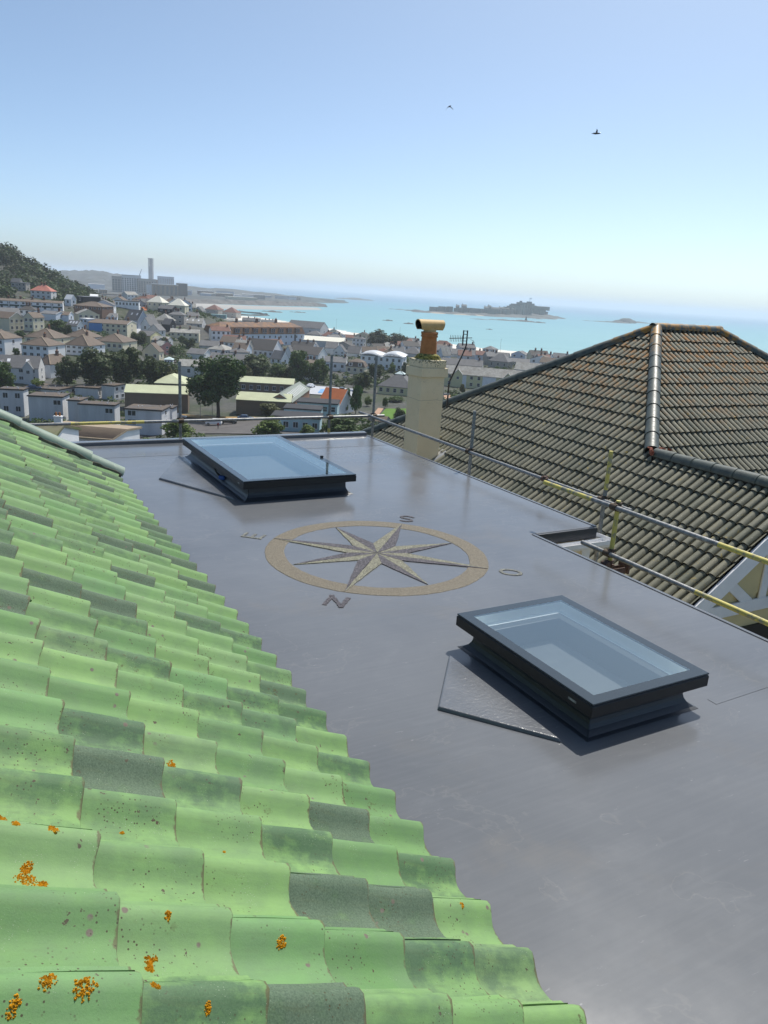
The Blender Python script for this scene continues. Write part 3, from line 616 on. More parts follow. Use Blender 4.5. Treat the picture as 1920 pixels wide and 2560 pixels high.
for size, pl, M, planes in whole:
    J = Matrix.Translation((rnd.uniform(-.002, .002), rnd.uniform(-.014, .014), rnd.uniform(0, .006))) @ Matrix.Rotation(rnd.uniform(-.014, .014), 4, 'Z')
    if cnt < 300 and size > 0:
        if planes:
            bm = cut_tile(M, planes)
            if len(bm.faces) < 3: bm.free(); continue
            me = bpy.data.meshes.new('tile'); bm.to_mesh(me); bm.free()
            for m_ in CT.materials: me.materials.append(m_)
        else: me = CT
        o = link('tile', me, nroof); o.matrix_local = M if planes else M @ J; cnt += 1
    else:
        if size == 0 and pl == 'B' and planes == []: pass
        bm = cut_tile(M, planes) if planes else None
        if bm is None: bm = bmesh.new(); bm.from_mesh(CT)
        bm.transform(M if planes else M @ J); me = bpy.data.meshes.new('tmp'); bm.to_mesh(me); bm.free(); rest.from_mesh(me); bpy.data.meshes.remove(me)
me = bpy.data.meshes.new('small_tiles'); rest.to_mesh(me); rest.free()
for m_ in CT.materials: me.materials.append(m_)
o = link('small_tiles', me, nroof); o['kind'] = 'stuff'
# hip and ridge caps
def caps(p0, p1, n, r, mat, name='hip_tile', first_up=True):
    p0, p1 = Vector(p0), Vector(p1); d = p1 - p0; L = d.length; d.normalize(); side = d.cross(Vector((0, 0, 1))).normalized(); nz = side.cross(d)
    ln = L / n; me = cap_mesh(ln * 1.06, r * 1.06, r * .96, mat, 14, pi * 1.05, .014, name)
    for i in range(n):
        o = link(name, me, nroof); M = frame(p0 + d * ln * i + nz * (.03), side, d, nz); o.matrix_local = M @ Matrix.Rotation(rnd.uniform(-.006, .006), 4, 'X')
    return
RC = .125
caps(NP(RA + .05, Tb - KM + .05, RZ_ + .03), NP(Ta, Tb, Tz), 10, RC, MAT['hip'])
caps(NP(EA, Tb + (Ta - EA), EZ), NP(Ta, Tb, Tz), 19, RC, MAT['hip'])
caps(NP(T2a + .1, Tb, Tz), NP(Ta - .1, Tb, Tz), 5, RC, MAT['hip'], 'ridge_tile')
caps(NP(T2a + KR, Tb - KR, Tz - KR * tn), NP(T2a, Tb, Tz), 20, RC, MAT['hip'])
caps(NP(RA, GB - .02, RZ_), NP(RA, Tb - KM - .12, RZ_), 7, RC, MAT['hip'], 'ridge_tile')
mb = MB(); rnd = random.Random(4)
for k in range(14):
    c = NP(RA + rnd.uniform(-.14, .16), Tb - KM - rnd.uniform(.0, .28), RZ_ + .10 + rnd.uniform(-.05, .05)); s_ = rnd.uniform(.04, .08)
    mb.add([c + Vector((rnd.uniform(-1, 1), rnd.uniform(-1, 1), rnd.uniform(-.6, .8))) * s_ for _ in range(6)], [(0, 1, 2), (0, 2, 3), (0, 3, 4), (0, 4, 1), (5, 2, 1), (5, 3, 2), (5, 4, 3), (5, 1, 4)])
mb.build('broken_ridge_end', MAT['brokenclay'], nroof)
# dark bedding below the ridge and hips
def bed(p0, p1, wd, name='mortar_bed'):
    p0, p1 = Vector(p0), Vector(p1); d = (p1 - p0).normalized(); s_ = d.cross(Vector((0, 0, 1))).normalized() * wd; mb = MB(); n_ = s_.cross(d).normalized()
    vs = []
    for p in (p0, p1): vs += [p - s_ - n_ * .10, p - s_ + n_ * .03, p + s_ + n_ * .03, p + s_ - n_ * .10]
    mb.add(vs, [(0, 1, 5, 4), (1, 2, 6, 5), (2, 3, 7, 6), (3, 0, 4, 7), (0, 3, 2, 1), (4, 5, 6, 7)]); mb.build(name, MAT['under'], nroof)
bed(NP(RA, GB, RZ_ - .0), NP(RA, Tb - KM, RZ_ - .0), .105)
bed(NP(RA, Tb - KM, RZ_), NP(Ta, Tb, Tz), .105); bed(NP(T2a, Tb, Tz), NP(Ta, Tb, Tz), .105); bed(NP(EA, Tb + (Ta - EA), EZ), NP(Ta, Tb, Tz), .105); bed(NP(T2a + KR, Tb - KR, Tz - KR * tn), NP(T2a, Tb, Tz), .105)
# walls
mb = MB(); mb.box(*[x for x in (EA - 12 + .45, T2a + KR - 12 - .6)], Tb - 12 + .3, Tb + (Ta - EA) - 12 - .6, 0, EZ + 6.2 + .15); mb.box(EA - 12 + .45, RA - 12 + (RA - EA) - .45, GB - 12 + .42, Tb - 12 + .3, 0, EZ + 6.2 + .15); mb.build('wall', MAT['cream'], NB)
W2 = RA - EA
gx = GB + .40
mb = MB(); mb.add([NP(EA + .1, gx, EZ), NP(RA + W2 - .1, gx, EZ), NP(RA, gx, RZ_ - .06), NP(EA + .1, gx + .1, EZ), NP(RA + W2 - .1, gx + .1, EZ), NP(RA, gx + .1, RZ_ - .06)], [(0, 1, 2), (5, 4, 3), (0, 3, 4, 1), (1, 4, 5, 2), (2, 5, 3, 0)]); mb.build('gable', MAT['cream'], NB)
def board(p0, p1, wd, th, mat, name, yb):
    """board in the gable plane from p0 to p1 (a, z), width wd downward-centred, front face at y=yb"""
    a = Vector((p0[0], p0[1])); b = Vector((p1[0], p1[1])); d = (b - a).normalized(); n = Vector((-d.y, d.x)) * wd / 2; mb = MB()
    q_ = [a - n, b - n, b + n, a + n]; vs = [NP(x, yb, z) for x, z in q_] + [NP(x, yb + th, z) for x, z in q_]
    mb.add(vs, [(0, 1, 2, 3), (7, 6, 5, 4), (0, 4, 5, 1), (1, 5, 6, 2), (2, 6, 7, 3), (3, 7, 4, 0)]); o = mb.build(name, mat, NB); recalc(o.data); bevel_obj(o, .006); return o
off = .13
for s_ in (-1, 1): board((RA - s_ * 0, RZ_ - off - .0), (RA + s_ * (W2 + .05), RZ_ - off - (W2 + .05) * tn), .25, .045, MAT['whitepaint'], 'bargeboard', GB - .045)
for s_ in (-1, 1): quad_obj('soffit', [NP(RA, GB - .02, RZ_ - .11), NP(RA, gx + .02, RZ_ - .11), NP(RA + s_ * W2, gx + .02, RZ_ - .11 - W2 * tn), NP(RA + s_ * W2, GB - .02, RZ_ - .11 - W2 * tn)], MAT['whitepaint'], NB, .02)
board((9.45, -1.10), (10.40, -1.76), .17, .03, MAT['whitepaint'], 'gable_timber', gx - .03)
board((11.91, -1.10), (10.96, -1.76), .17, .03, MAT['whitepaint'], 'gable_timber', gx - .03)
board((8.6, -1.80), (12.75, -1.80), .20, .035, MAT['whitepaint'], 'gable_timber', gx - .037)
board((10.68, -.3), (10.68, -1.70), .17, .03, MAT['whitepaint'], 'gable_timber', gx - .034)
mb = MB(); mb.box(*[NP(9.7, 0, 0).x, NP(11.7, 0, 0).x], NP(0, gx - .03, 0).y, NP(0, gx + .2, 0).y, NP(0, 0, -3.6).z, NP(0, 0, -2.16).z); o = mb.build('window', MAT['blackalu'], NB)
mb = MB(); sweep_prof(mb, [NP(EA - .06, Tb + 6, EZ - .03), NP(EA - .06, GB, EZ - .03)], prof); o = mb.build('gutter', MAT['soot'], NB); recalc(o.data)
# chimney stack
ch = empty('chimney'); ch.parent = NB; tag(ch, 'cream painted chimney stack with lichened top')
def cbox(i, z0, z1, name, mat, bev=.012):
    mb = MB(); mb.box(NP(8.69 - i, 0, 0).x, NP(9.26 + i, 0, 0).x, NP(0, 13.81 - i, 0).y, NP(0, 14.38 + i, 0).y, NP(0, 0, z0).z, NP(0, 0, z1).z); o = mb.build(name, mat, ch); bevel_obj(o, bev, 2)
cbox(0, -2.4, .80, 'shaft', MAT['chimney']); cbox(.045, .80, .99, 'collar', MAT['chimney']); cbox(.012, .99, 1.155, 'cap_course', MAT['chimney'], .02)
mb = MB(); c0 = NP(8.975, 14.095, 0); n = 24; loops = []
rr = random.Random(8)
for rad, z in ((.37, 1.15), (.32, 1.19), (.25, 1.225), (.21, 1.26), (.17, 1.27)):
    loop = []
    for k in range(n):
        a = 2 * pi * k / n + pi / 4; sq = rad * (1.0 / max(abs(cos(2 * pi * k / n + pi / 4)), abs(sin(2 * pi * k / n + pi / 4)))) * .80 if rad > .3 else rad
        sq = min(sq, .385); loop.append((c0.x + sq * cos(a) * (.78 if rad > .3 else 1), c0.y + sq * sin(a) * (.78 if rad > .3 else 1), NP(0, 0, z).z + rr.uniform(-.006, .012)))
    loops.append(loop)
vs = [p for l in loops for p in l]; mb.add(vs, [(j * n + k, j * n + (k + 1) % n, (j + 1) * n + (k + 1) % n, (j + 1) * n + k) for j in range(len(loops) - 1) for k in range(n)], 0, True); mb.build('flaunching', MAT['flaunch'], ch)
def lathe(mb, cx, cy, prof_, n=24, mi=0):
    vs = [(cx + r * cos(2 * pi * k / n), cy + r * sin(2 * pi * k / n), z) for r, z in prof_ for k in range(n)]
    mb.add(vs, [(j * n + k, j * n + (k + 1) % n, (j + 1) * n + (k + 1) % n, (j + 1) * n + k) for j in range(len(prof_) - 1) for k in range(n)], mi, True)
mb = MB(); zb = NP(0, 0, 1.2).z; lathe(mb, c0.x, c0.y, [(.185, zb), (.18, zb + .08), (.165, zb + .35), (.16, zb + .41), (.178, zb + .415), (.182, zb + .44), (.172, zb + .455), (.172, zb + .47), (.182, zb + .475), (.18, zb + .52), (.14, zb + .525), (.14, zb + .3)]); mb.build('chimney_pot', MAT['terracotta'], ch)
mb = MB(); zc = zb + .645; R0 = .128; n = 16; rows = []
for j, y in enumerate((-.31, -.285, .285, .31)):
    rr_ = R0 * (1.03 if j in (0, 3) else 1.0)
    rows.append([(c0.x + y + (-.0 if True else 0), c0.y + rr_ * cos(radians(-40) + radians(260) * k / n), zc + rr_ * sin(radians(-40) + radians(260) * k / n)) for k in range(n + 1)])
for k in range(n + 1):   # slanted cut ends
    f_ = 1 - (rows[0][k][2] - (zc - R0)) / (2 * R0)
    for j, s_ in ((0, 1), (1, 1), (2, -1), (3, -1)): x, y, z = rows[j][k]; rows[j][k] = (x + s_ * .07 * max(0, f_) ** 1.5, y, z)
vs = [p for r in rows for p in r]; m = n + 1; mb.add(vs, [(j * m + k, j * m + k + 1, (j + 1) * m + k + 1, (j + 1) * m + k) for j in range(3) for k in range(n)], 0, True)
inn = [(x, c0.y + (y - c0.y) * .86, zc + (z - zc) * .86) for x, y, z in vs]; mb.add(inn, [(j * m + k + 1, j * m + k, (j + 1) * m + k, (j + 1) * m + k + 1) for j in range(3) for k in range(n)], 1, True)
for j in (0, 3): mb.add(vs[j * m:(j + 1) * m] + inn[j * m:(j + 1) * m], [(k, k + 1, m + k + 1, m + k) for k in range(n)], 0)
lathe(mb, c0.x, c0.y, [(.135, zb + .50), (.135, zb + .56), (.12, zb + .60)], 20, 0); mb.build('cowl', [MAT['buff'], MAT['soot']], ch)
mb = MB(); zf = lambda a: Tz - (Ta - a) * tn
for (a0, a1, b0, b1) in ((8.60, 9.40, 13.66, 13.80), (9.27, 9.42, 13.8, 14.45)):
    mb.add([NP(a0, b0, zf(a0) + .06), NP(a1, b0, zf(a1) + .06), NP(a1, b1, zf(a1) + .07), NP(a0, b1, zf(a0) + .07), NP(a0, b0, zf(a0) + .045), NP(a1, b0, zf(a1) + .045), NP(a1, b1, zf(a1) + .05), NP(a0, b1, zf(a0) + .05)], [(0, 1, 2, 3), (7, 6, 5, 4), (0, 4, 5, 1), (1, 5, 6, 2), (2, 6, 7, 3), (3, 7, 4, 0)])
mb.build('flashing', MAT['lead'], ch)
# tv aerial strapped to the chimney
ae = empty('tv_aerial', NBM @ NP(9.44, 13.9, .30), RZ); tag(ae, 'tv aerial on a cranked mast fixed to the cream chimney', 'aerial')
def AP(a, b, z): return (a - 9.44, b - 13.9, z - .30)
mb = MB(); mb.tube([AP(9.44, 13.9, .12), AP(9.44, 13.9, .63), AP(9.46, 13.9, .72), AP(9.80, 13.9, 1.44), AP(9.81, 13.9, 1.60)], .018, 8); mb.build('mast', MAT['aerial'], ae)
mb = MB(); mb.box(*[AP(9.262, 0, 0)[0], AP(9.47, 0, 0)[0]], -.02, .02, AP(0, 0, .41)[2], AP(0, 0, .45)[2]); mb.box(AP(9.262, 0, 0)[0], AP(9.30, 0, 0)[0], -.05, .05, AP(0, 0, .30)[2], AP(0, 0, .50)[2]); mb.build('bracket', MAT['lead'], ae)
mb = MB(); mb.tube([AP(9.34, 13.87, 1.615), AP(9.96, 13.93, 1.635)], .009, 6); mb.build('boom', MAT['aerial'], ae)
for k in range(8):
    a = 9.36 + k * .043; mb = MB(); mb.tube([AP(a, 13.87, 1.615 - .068), AP(a, 13.87, 1.615 + .068)], .0042, 5); mb.build('element', MAT['aerial'], ae)
mb = MB()
for dx in (0, .10):
    mb.box(AP(9.70 + dx, 0, 0)[0], AP(9.718 + dx, 0, 0)[0], -.012, .012, AP(0, 0, 1.47)[2], AP(0, 0, 1.79)[2])
for z in (1.48, 1.56, 1.70, 1.77): mb.box(AP(9.718, 0, 0)[0], AP(9.80, 0, 0)[0], -.008, .008, AP(0, 0, z)[2], AP(0, 0, z)[2] + .012)
mb.build('reflector', MAT['aerial'], ae)
mb = MB(); mb.tube([AP(9.9, 13.9, 1.60), AP(9.98, 13.9, 1.58), AP(10.02, 13.9, 1.53), AP(10.0, 13.9, 1.49), AP(9.88, 13.9, 1.50)], .004, 5); mb.build('cable', MAT['aerial'], ae)
BUILDINGS = [
 {'n': 'terrace', 'l': 'long brown roofed terrace with dark green panels between its window rows', 'w': 'white', 'r': 'brown', 't': 'gx', 'p': [-183.14, 384.88, -16.09], 'a': 0.33, 'wl': 38.21, 'wr': 9.0, 'he': 3.8, 'hr': 0.9, 'nf': 12, 'fl': 2, 'nr': 0, 'panels': 'dkgreen', 'chim': 5},
 {'n': 'house', 'l': 'pair of houses with one half under a pink red roof on the wooded slope', 'w': 'paleg', 'r': 'pink', 't': 'hip', 'p': [-195.89, 439.16, -12.17], 'a': 0.063, 'wl': 10.95, 'wr': 8.48, 'he': 4.03, 'hr': 3.07, 'nf': 4, 'fl': 2, 'nr': 1, 'chim': 2, 'roof2': 'brown'},
 {'n': 'house', 'l': 'grey flat roofed house among the hillside trees', 'w': 'stone', 'r': 'greyflat', 't': 'flat', 'p': [-210.03, 446.44, -8.77], 'a': 0.002, 'wl': 4.48, 'wr': 5.37, 'he': 4.08, 'hr': 1.62, 'nf': 2, 'fl': 2, 'nr': 1},
 {'n': 'house', 'l': 'stone gabled house half hidden by the hillside trees', 'w': 'stone', 'r': 'greyslate', 't': 'gx', 'p': [-219.41, 458.24, -8.18], 'a': -0.08, 'wl': 5.29, 'wr': 4.0, 'he': 3.53, 'hr': 2.09, 'nf': 2, 'fl': 1, 'nr': 1},
 {'n': 'house', 'l': 'small white gabled house with white metal roof below the wood', 'w': 'white', 'r': 'whiteroof', 't': 'gx', 'p': [-172.72, 418.61, -14.15], 'a': -0.307, 'wl': 4.09, 'wr': 4.0, 'he': 3.26, 'hr': 2.14, 'nf': 1, 'fl': 1, 'nr': 1},
 {'n': 'house', 'l': 'charcoal clad modern house with pale grey side wall', 'w': 'dark', 'r': 'greyflat', 't': 'flat', 'p': [-170.67, 438.45, -13.12], 'a': -0.67, 'wl': 6.57, 'wr': 10.56, 'he': 3.38, 'hr': 0.87, 'nf': 1, 'fl': 1, 'nr': 0},
 {'n': 'shed', 'l': 'white roofed building beside the charcoal clad house', 'w': 'white', 'r': 'whiteroof', 't': 'gx', 'p': [-172.82, 452.2, -10.58], 'a': 0.309, 'wl': 4.03, 'wr': 8.0, 'he': 1.09, 'hr': 0.9, 'nf': 4, 'fl': 1, 'nr': 0},
 {'n': 'bungalow', 'l': 'wide dark brick building under a low brown hip roof', 'w': 'brick', 'r': 'brown', 't': 'hip', 'p': [-155.3, 405.52, -15.22], 'a': -0.079, 'wl': 14.69, 'wr': 13.5, 'he': 1.96, 'hr': 2.04, 'nf': 6, 'fl': 1, 'nr': 3},
 {'n': 'house', 'l': 'cream house with tall plain gable and brown roof on the far side', 'w': 'cream', 'r': 'brown', 't': 'gx', 'p': [-167.65, 339.15, -23.25], 'a': -0.328, 'wl': 9.84, 'wr': 8.05, 'he': 5.48, 'hr': 2.31, 'nf': 0, 'fl': 2, 'nr': 3},
 {'n': 'house', 'l': 'cream and white gabled house with four windows and bay', 'w': 'cream', 'r': 'brown', 't': 'gy', 'p': [-155.73, 338.34, -22.14], 'a': -0.178, 'wl': 4.37, 'wr': 7.82, 'he': 5.31, 'hr': 2.0, 'nf': 2, 'fl': 2, 'nr': 2, 'chim': 1},
 {'n': 'house', 'l': 'slate roofed house with white gable behind the leafy garden tree', 'w': 'paleblue', 'r': 'greyslate', 't': 'gx', 'p': [-160.12, 367.38, -18.9], 'a': -0.116, 'wl': 7.86, 'wr': 8.75, 'he': 2.51, 'hr': 1.12, 'nf': 0, 'fl': 1, 'nr': 1, 'chim': 1},
 {'n': 'house', 'l': 'low slate roof house with pale verge line in the middle row', 'w': 'paleblue', 'r': 'brown', 't': 'gx', 'p': [-156.39, 370.71, -19.18], 'a': 0.045, 'wl': 6.81, 'wr': 6.76, 'he': 2.54, 'hr': 1.34, 'nf': 0, 'fl': 1, 'nr': 1},
 {'n': 'house', 'l': 'white hipped house at the picture edge with brown tiled roof', 'w': 'white', 'r': 'brown', 't': 'hip', 'p': [-137.67, 272.7, -25.9], 'a': -0.094, 'wl': 9.19, 'wr': 10.79, 'he': 5.12, 'hr': 2.43, 'nf': 3, 'fl': 2, 'nr': 1},
 {'n': 'house', 'l': 'cream hipped house whose wide brown roof rises behind the white one', 'w': 'cream', 'r': 'brown', 't': 'hip', 'p': [-136.31, 307.05, -24.9], 'a': -0.077, 'wl': 11.75, 'wr': 12.7, 'he': 2.57, 'hr': 3.13, 'nf': 4, 'fl': 1, 'nr': 1, 'chim': 1},
 {'n': 'house', 'l': 'white hipped house with four front windows and orange lichened hip', 'w': 'white', 'r': 'brown', 't': 'hip', 'p': [-123.33, 273.95, -26.7], 'a': -0.105, 'wl': 9.83, 'wr': 11.2, 'he': 4.34, 'hr': 2.51, 'nf': 4, 'fl': 2, 'nr': 1, 'chim': 1},
 {'n': 'house', 'l': 'white hipped house with tall chimney just above the dark trees', 'w': 'white', 'r': 'brown', 't': 'hip', 'p': [-114.62, 289.58, -26.0], 'a': -0.149, 'wl': 8.83, 'wr': 11.99, 'he': 3.15, 'hr': 3.43, 'nf': 4, 'fl': 2, 'nr': 2, 'chim': 1},
 {'n': 'house', 'l': 'brown hipped roof house behind the chimneyed white one', 'w': 'paleg', 'r': 'brown', 't': 'hip', 'p': [-127.32, 320.37, -25.0], 'a': -0.15, 'wl': 10.12, 'wr': 10.65, 'he': 2.68, 'hr': 2.93, 'nf': 3, 'fl': 1, 'nr': 1, 'chim': 1},
 {'n': 'house', 'l': 'cream yellow hipped house above the dense tree group', 'w': 'cream', 'r': 'brown', 't': 'hip', 'p': [-112.21, 315.42, -26.1], 'a': -0.084, 'wl': 11.18, 'wr': 13.94, 'he': 3.26, 'hr': 2.72, 'nf': 5, 'fl': 1, 'nr': 1, 'chim': 1},
 {'n': 'house', 'l': 'pale grey gabled house with rooflights and pointed dormers in the corner', 'w': 'paleg', 'r': 'slate', 't': 'gx', 'p': [-114.75, 236.85, -30.3], 'a': 0.221, 'wl': 13.25, 'wr': 9.0, 'he': 4.34, 'hr': 3.13, 'nf': 4, 'fl': 2, 'nr': 1, 'gables': 2, 'rl': 2},
 {'n': 'house', 'l': 'white hipped house half hidden behind the small dark tree', 'w': 'white', 'r': 'brown', 't': 'hip', 'p': [-109.53, 251.01, -30.0], 'a': -0.316, 'wl': 5.2, 'wr': 10.44, 'he': 4.03, 'hr': 2.63, 'nf': 1, 'fl': 2, 'nr': 1, 'chim': 1},
 {'n': 'house', 'l': 'white gabled cottage with three small rooflights', 'w': 'white', 'r': 'greyslate', 't': 'gx', 'p': [-141.45, 346.69, -22.0], 'a': -0.313, 'wl': 5.77, 'wr': 4.65, 'he': 2.22, 'hr': 2.16, 'nf': 0, 'fl': 1, 'nr': 2, 'rl': 3},
 {'n': 'house', 'l': 'blue white house with flat white roof', 'w': 'paleblue', 'r': 'whiteroof', 't': 'flat', 'p': [-143.65, 366.24, -22.0], 'a': -0.324, 'wl': 4.3, 'wr': 5.2, 'he': 4.32, 'hr': 0.37, 'nf': 2, 'fl': 2, 'nr': 0},
 {'n': 'terrace', 'l': 'brown roofed terrace with bright blue painted end house', 'w': 'cream', 'r': 'brown', 't': 'gx', 'p': [-133.12, 370.07, -23.0], 'a': 0.05, 'wl': 17.68, 'wr': 16.0, 'he': 3.97, 'hr': 1.34, 'nf': 7, 'fl': 2, 'nr': 1, 'blue': 1, 'chim': 1},
 {'n': 'cottage', 'l': 'pale house with twin white pointed gables', 'w': 'paleblue', 'r': 'greyslate', 't': 'gx', 'p': [-148.94, 406.56, -20.0], 'a': 0.288, 'wl': 9.86, 'wr': 8.0, 'he': 2.0, 'hr': 1.57, 'nf': 4, 'fl': 1, 'nr': 0, 'gables': 2},
 {'n': 'house', 'l': 'tall blue grey plain gable with end chimney and slate roof', 'w': 'bluegrey', 'r': 'slate', 't': 'gx', 'p': [-136.21, 413.88, -22.0], 'a': -0.469, 'wl': 9.33, 'wr': 7.7, 'he': 3.03, 'hr': 4.77, 'nf': 0, 'fl': 1, 'nr': 1, 'chim': 1, 'rl': 2},
 {'n': 'house', 'l': 'wide pale lichened slate roof house in the middle of the town', 'w': 'stone', 'r': 'pale', 't': 'hip', 'p': [-128.2, 437.52, -23.0], 'a': -0.07, 'wl': 9.04, 'wr': 9.53, 'he': 3.21, 'hr': 3.67, 'nf': 3, 'fl': 1, 'nr': 1, 'chim': 1},
 {'n': 'shed', 'l': 'dark slate building below the pale lichened roof', 'w': 'dark', 'r': 'slate', 't': 'gx', 'p': [-122.26, 424.39, -24.0], 'a': -0.332, 'wl': 5.06, 'wr': 5.48, 'he': 3.14, 'hr': 2.72, 'nf': 0, 'fl': 1, 'nr': 1},
 {'n': 'house', 'l': 'white gabled house with single window facing the camera', 'w': 'white', 'r': 'greyslate', 't': 'gy', 'p': [-126.8, 405.94, -24.0], 'a': -0.308, 'wl': 5.28, 'wr': 8.37, 'he': 3.19, 'hr': 3.59, 'nf': 1, 'fl': 1, 'nr': 0},
 {'n': 'house', 'l': 'grey gable house in front of the white gable', 'w': 'paleg', 'r': 'greyslate', 't': 'gy', 'p': [-118.99, 391.97, -25.0], 'a': -0.319, 'wl': 6.31, 'wr': 5.39, 'he': 2.71, 'hr': 2.67, 'nf': 1, 'fl': 1, 'nr': 1},
 {'n': 'house', 'l': 'low white roofed house with a rooflight beside garden tree', 'w': 'white', 'r': 'whiteroof', 't': 'gx', 'p': [-132.82, 407.28, -27.0], 'a': -0.212, 'wl': 7.06, 'wr': 6.41, 'he': 1.81, 'hr': 1.67, 'nf': 0, 'fl': 1, 'nr': 1, 'rl': 1},
 {'n': 'house', 'l': 'yellow cream house with dark low roof and bare side wall', 'w': 'yellow', 'r': 'slate', 't': 'gx', 'p': [-119.5, 380.08, -28.0], 'a': -0.221, 'wl': 7.87, 'wr': 10.58, 'he': 3.75, 'hr': 1.8, 'nf': 1, 'fl': 2, 'nr': 2},
 {'n': 'house', 'l': 'pale slate cottages with three grey gables', 'w': 'paleg', 'r': 'pale', 't': 'gx', 'p': [-112.68, 377.98, -29.0], 'a': -0.153, 'wl': 8.99, 'wr': 6.68, 'he': 3.01, 'hr': 1.61, 'nf': 2, 'fl': 1, 'nr': 1, 'gables': 1},
 {'n': 'house', 'l': 'pink walled house with pale slate roof', 'w': 'pinkwall', 'r': 'pale', 't': 'gx', 'p': [-103.82, 350.75, -30.0], 'a': -0.496, 'wl': 4.87, 'wr': 6.91, 'he': 3.67, 'hr': 1.81, 'nf': 0, 'fl': 2, 'nr': 1, 'chim': 1},
 {'n': 'house', 'l': 'cream house with steep brown gable roof beside conservatory', 'w': 'cream', 'r': 'brown', 't': 'gy', 'p': [-100.85, 326.31, -31.0], 'a': -0.056, 'wl': 7.16, 'wr': 5.74, 'he': 4.1, 'hr': 3.35, 'nf': 2, 'fl': 1, 'nr': 1, 'chim': 1},
 {'n': 'conservatory', 'l': 'small white glazed conservatory against the cream house', 'w': 'white', 'r': 'glassroof', 't': 'hip', 'p': [-92.07, 318.89, -31.0], 'a': 0.189, 'wl': 3.32, 'wr': 4.0, 'he': 1.78, 'hr': 0.87, 'nf': 3, 'fl': 1, 'nr': 0},
 {'n': 'terrace', 'l': 'cream rendered terrace under mottled pale slate', 'w': 'cream', 'r': 'pale', 't': 'gx', 'p': [-112.11, 419.08, -29.0], 'a': 0.158, 'wl': 14.88, 'wr': 8.0, 'he': 4.58, 'hr': 1.67, 'nf': 5, 'fl': 2, 'nr': 0, 'chim': 2},
 {'n': 'house', 'l': 'row of pale slate roofs with skylights above the cream terrace', 'w': 'paleg', 'r': 'pale', 't': 'gx', 'p': [-120.03, 467.42, -25.0], 'a': -0.021, 'wl': 12.59, 'wr': 9.04, 'he': 3.21, 'hr': 2.91, 'nf': 3, 'fl': 1, 'nr': 1, 'rl': 3, 'chim': 2},
 {'n': 'house', 'l': 'white roofed terrace with orange roof panel in the middle distance', 'w': 'paleg', 'r': 'whiteroof', 't': 'gx', 'p': [-166.94, 498.76, -20.0], 'a': -0.032, 'wl': 11.16, 'wr': 11.43, 'he': 2.67, 'hr': 2.0, 'nf': 3, 'fl': 1, 'nr': 1, 'chim': 1},
 {'n': 'house', 'l': 'small house with bright orange tiled roof', 'w': 'paleg', 'r': 'orange', 't': 'gx', 'p': [-163.54, 509.13, -20.0], 'a': 0.219, 'wl': 5.65, 'wr': 7.0, 'he': 2.24, 'hr': 1.72, 'nf': 2, 'fl': 1, 'nr': 0, 'chim': 1},
 {'n': 'house', 'l': 'black and white modern house with long window band', 'w': 'white', 'r': 'dark', 't': 'flat', 'p': [-152.92, 449.68, -14.34], 'a': 0.245, 'wl': 12.66, 'wr': 9.0, 'he': 3.28, 'hr': 0.25, 'nf': 7, 'fl': 1, 'nr': 0},
 {'n': 'house', 'l': 'large house with two bright pale roofs facing the sun', 'w': 'cream', 'r': 'creamroof', 't': 'hip', 'p': [-154.85, 513.52, -15.73], 'a': -0.235, 'wl': 10.6, 'wr': 8.54, 'he': 3.23, 'hr': 3.69, 'nf': 3, 'fl': 1, 'nr': 1},
 {'n': 'house', 'l': 'house under a broad cream white pyramid roof near the beach', 'w': 'cream', 'r': 'creamroof', 't': 'hip', 'p': [-138.36, 502.29, -17.64], 'a': -0.0, 'wl': 10.36, 'wr': 9.62, 'he': 4.39, 'hr': 4.02, 'nf': 2, 'fl': 1, 'nr': 1},
 {'n': 'house', 'l': 'dark roofed house below the broad cream roof', 'w': 'dark', 'r': 'slate', 't': 'gx', 'p': [-134.72, 466.19, -16.43], 'a': -0.247, 'wl': 9.16, 'wr': 6.87, 'he': 2.04, 'hr': 1.75, 'nf': 2, 'fl': 1, 'nr': 1},
 {'n': 'house', 'l': 'red brown roofed house beside the beach wall', 'w': 'stone', 'r': 'redbrown', 't': 'hip', 'p': [-204.68, 889.62, -33.0], 'a': -0.214, 'wl': 15.93, 'wr': 15.74, 'he': 5.62, 'hr': 5.1, 'nf': 2, 'fl': 1, 'nr': 1},
 {'n': 'house', 'l': 'red brown hip roof house with white rooflight by the sea', 'w': 'stone', 'r': 'redbrown', 't': 'hip', 'p': [-182.54, 877.12, -33.0], 'a': -0.149, 'wl': 15.67, 'wr': 16.0, 'he': 4.27, 'hr': 5.4, 'nf': 2, 'fl': 1, 'nr': 1, 'rl': 1},
 {'n': 'house', 'l': 'dark gabled house left of the sea side roofs', 'w': 'stone', 'r': 'greyslate', 't': 'gy', 'p': [-199.03, 801.18, -31.0], 'a': -0.37, 'wl': 9.63, 'wr': 6.9, 'he': 4.3, 'hr': 4.38, 'nf': 1, 'fl': 1, 'nr': 0},
 {'n': 'building', 'l': 'teal flat roofed building behind the orange roofed block', 'w': 'teal', 'r': 'tealroof', 't': 'flat', 'p': [-181.79, 806.83, -33.0], 'a': 0.107, 'wl': 16.43, 'wr': 7.0, 'he': 3.56, 'hr': 0.25, 'nf': 4, 'fl': 1, 'nr': 0},
 {'n': 'house', 'l': 'pale pyramid roofed house rising behind the orange roofed block', 'w': 'paleg', 'r': 'pale', 't': 'hip', 'p': [-143.52, 687.89, -33.0], 'a': -0.184, 'wl': 14.69, 'wr': 14.77, 'he': 4.03, 'hr': 2.06, 'nf': 2, 'fl': 1, 'nr': 1, 'chim': 1},
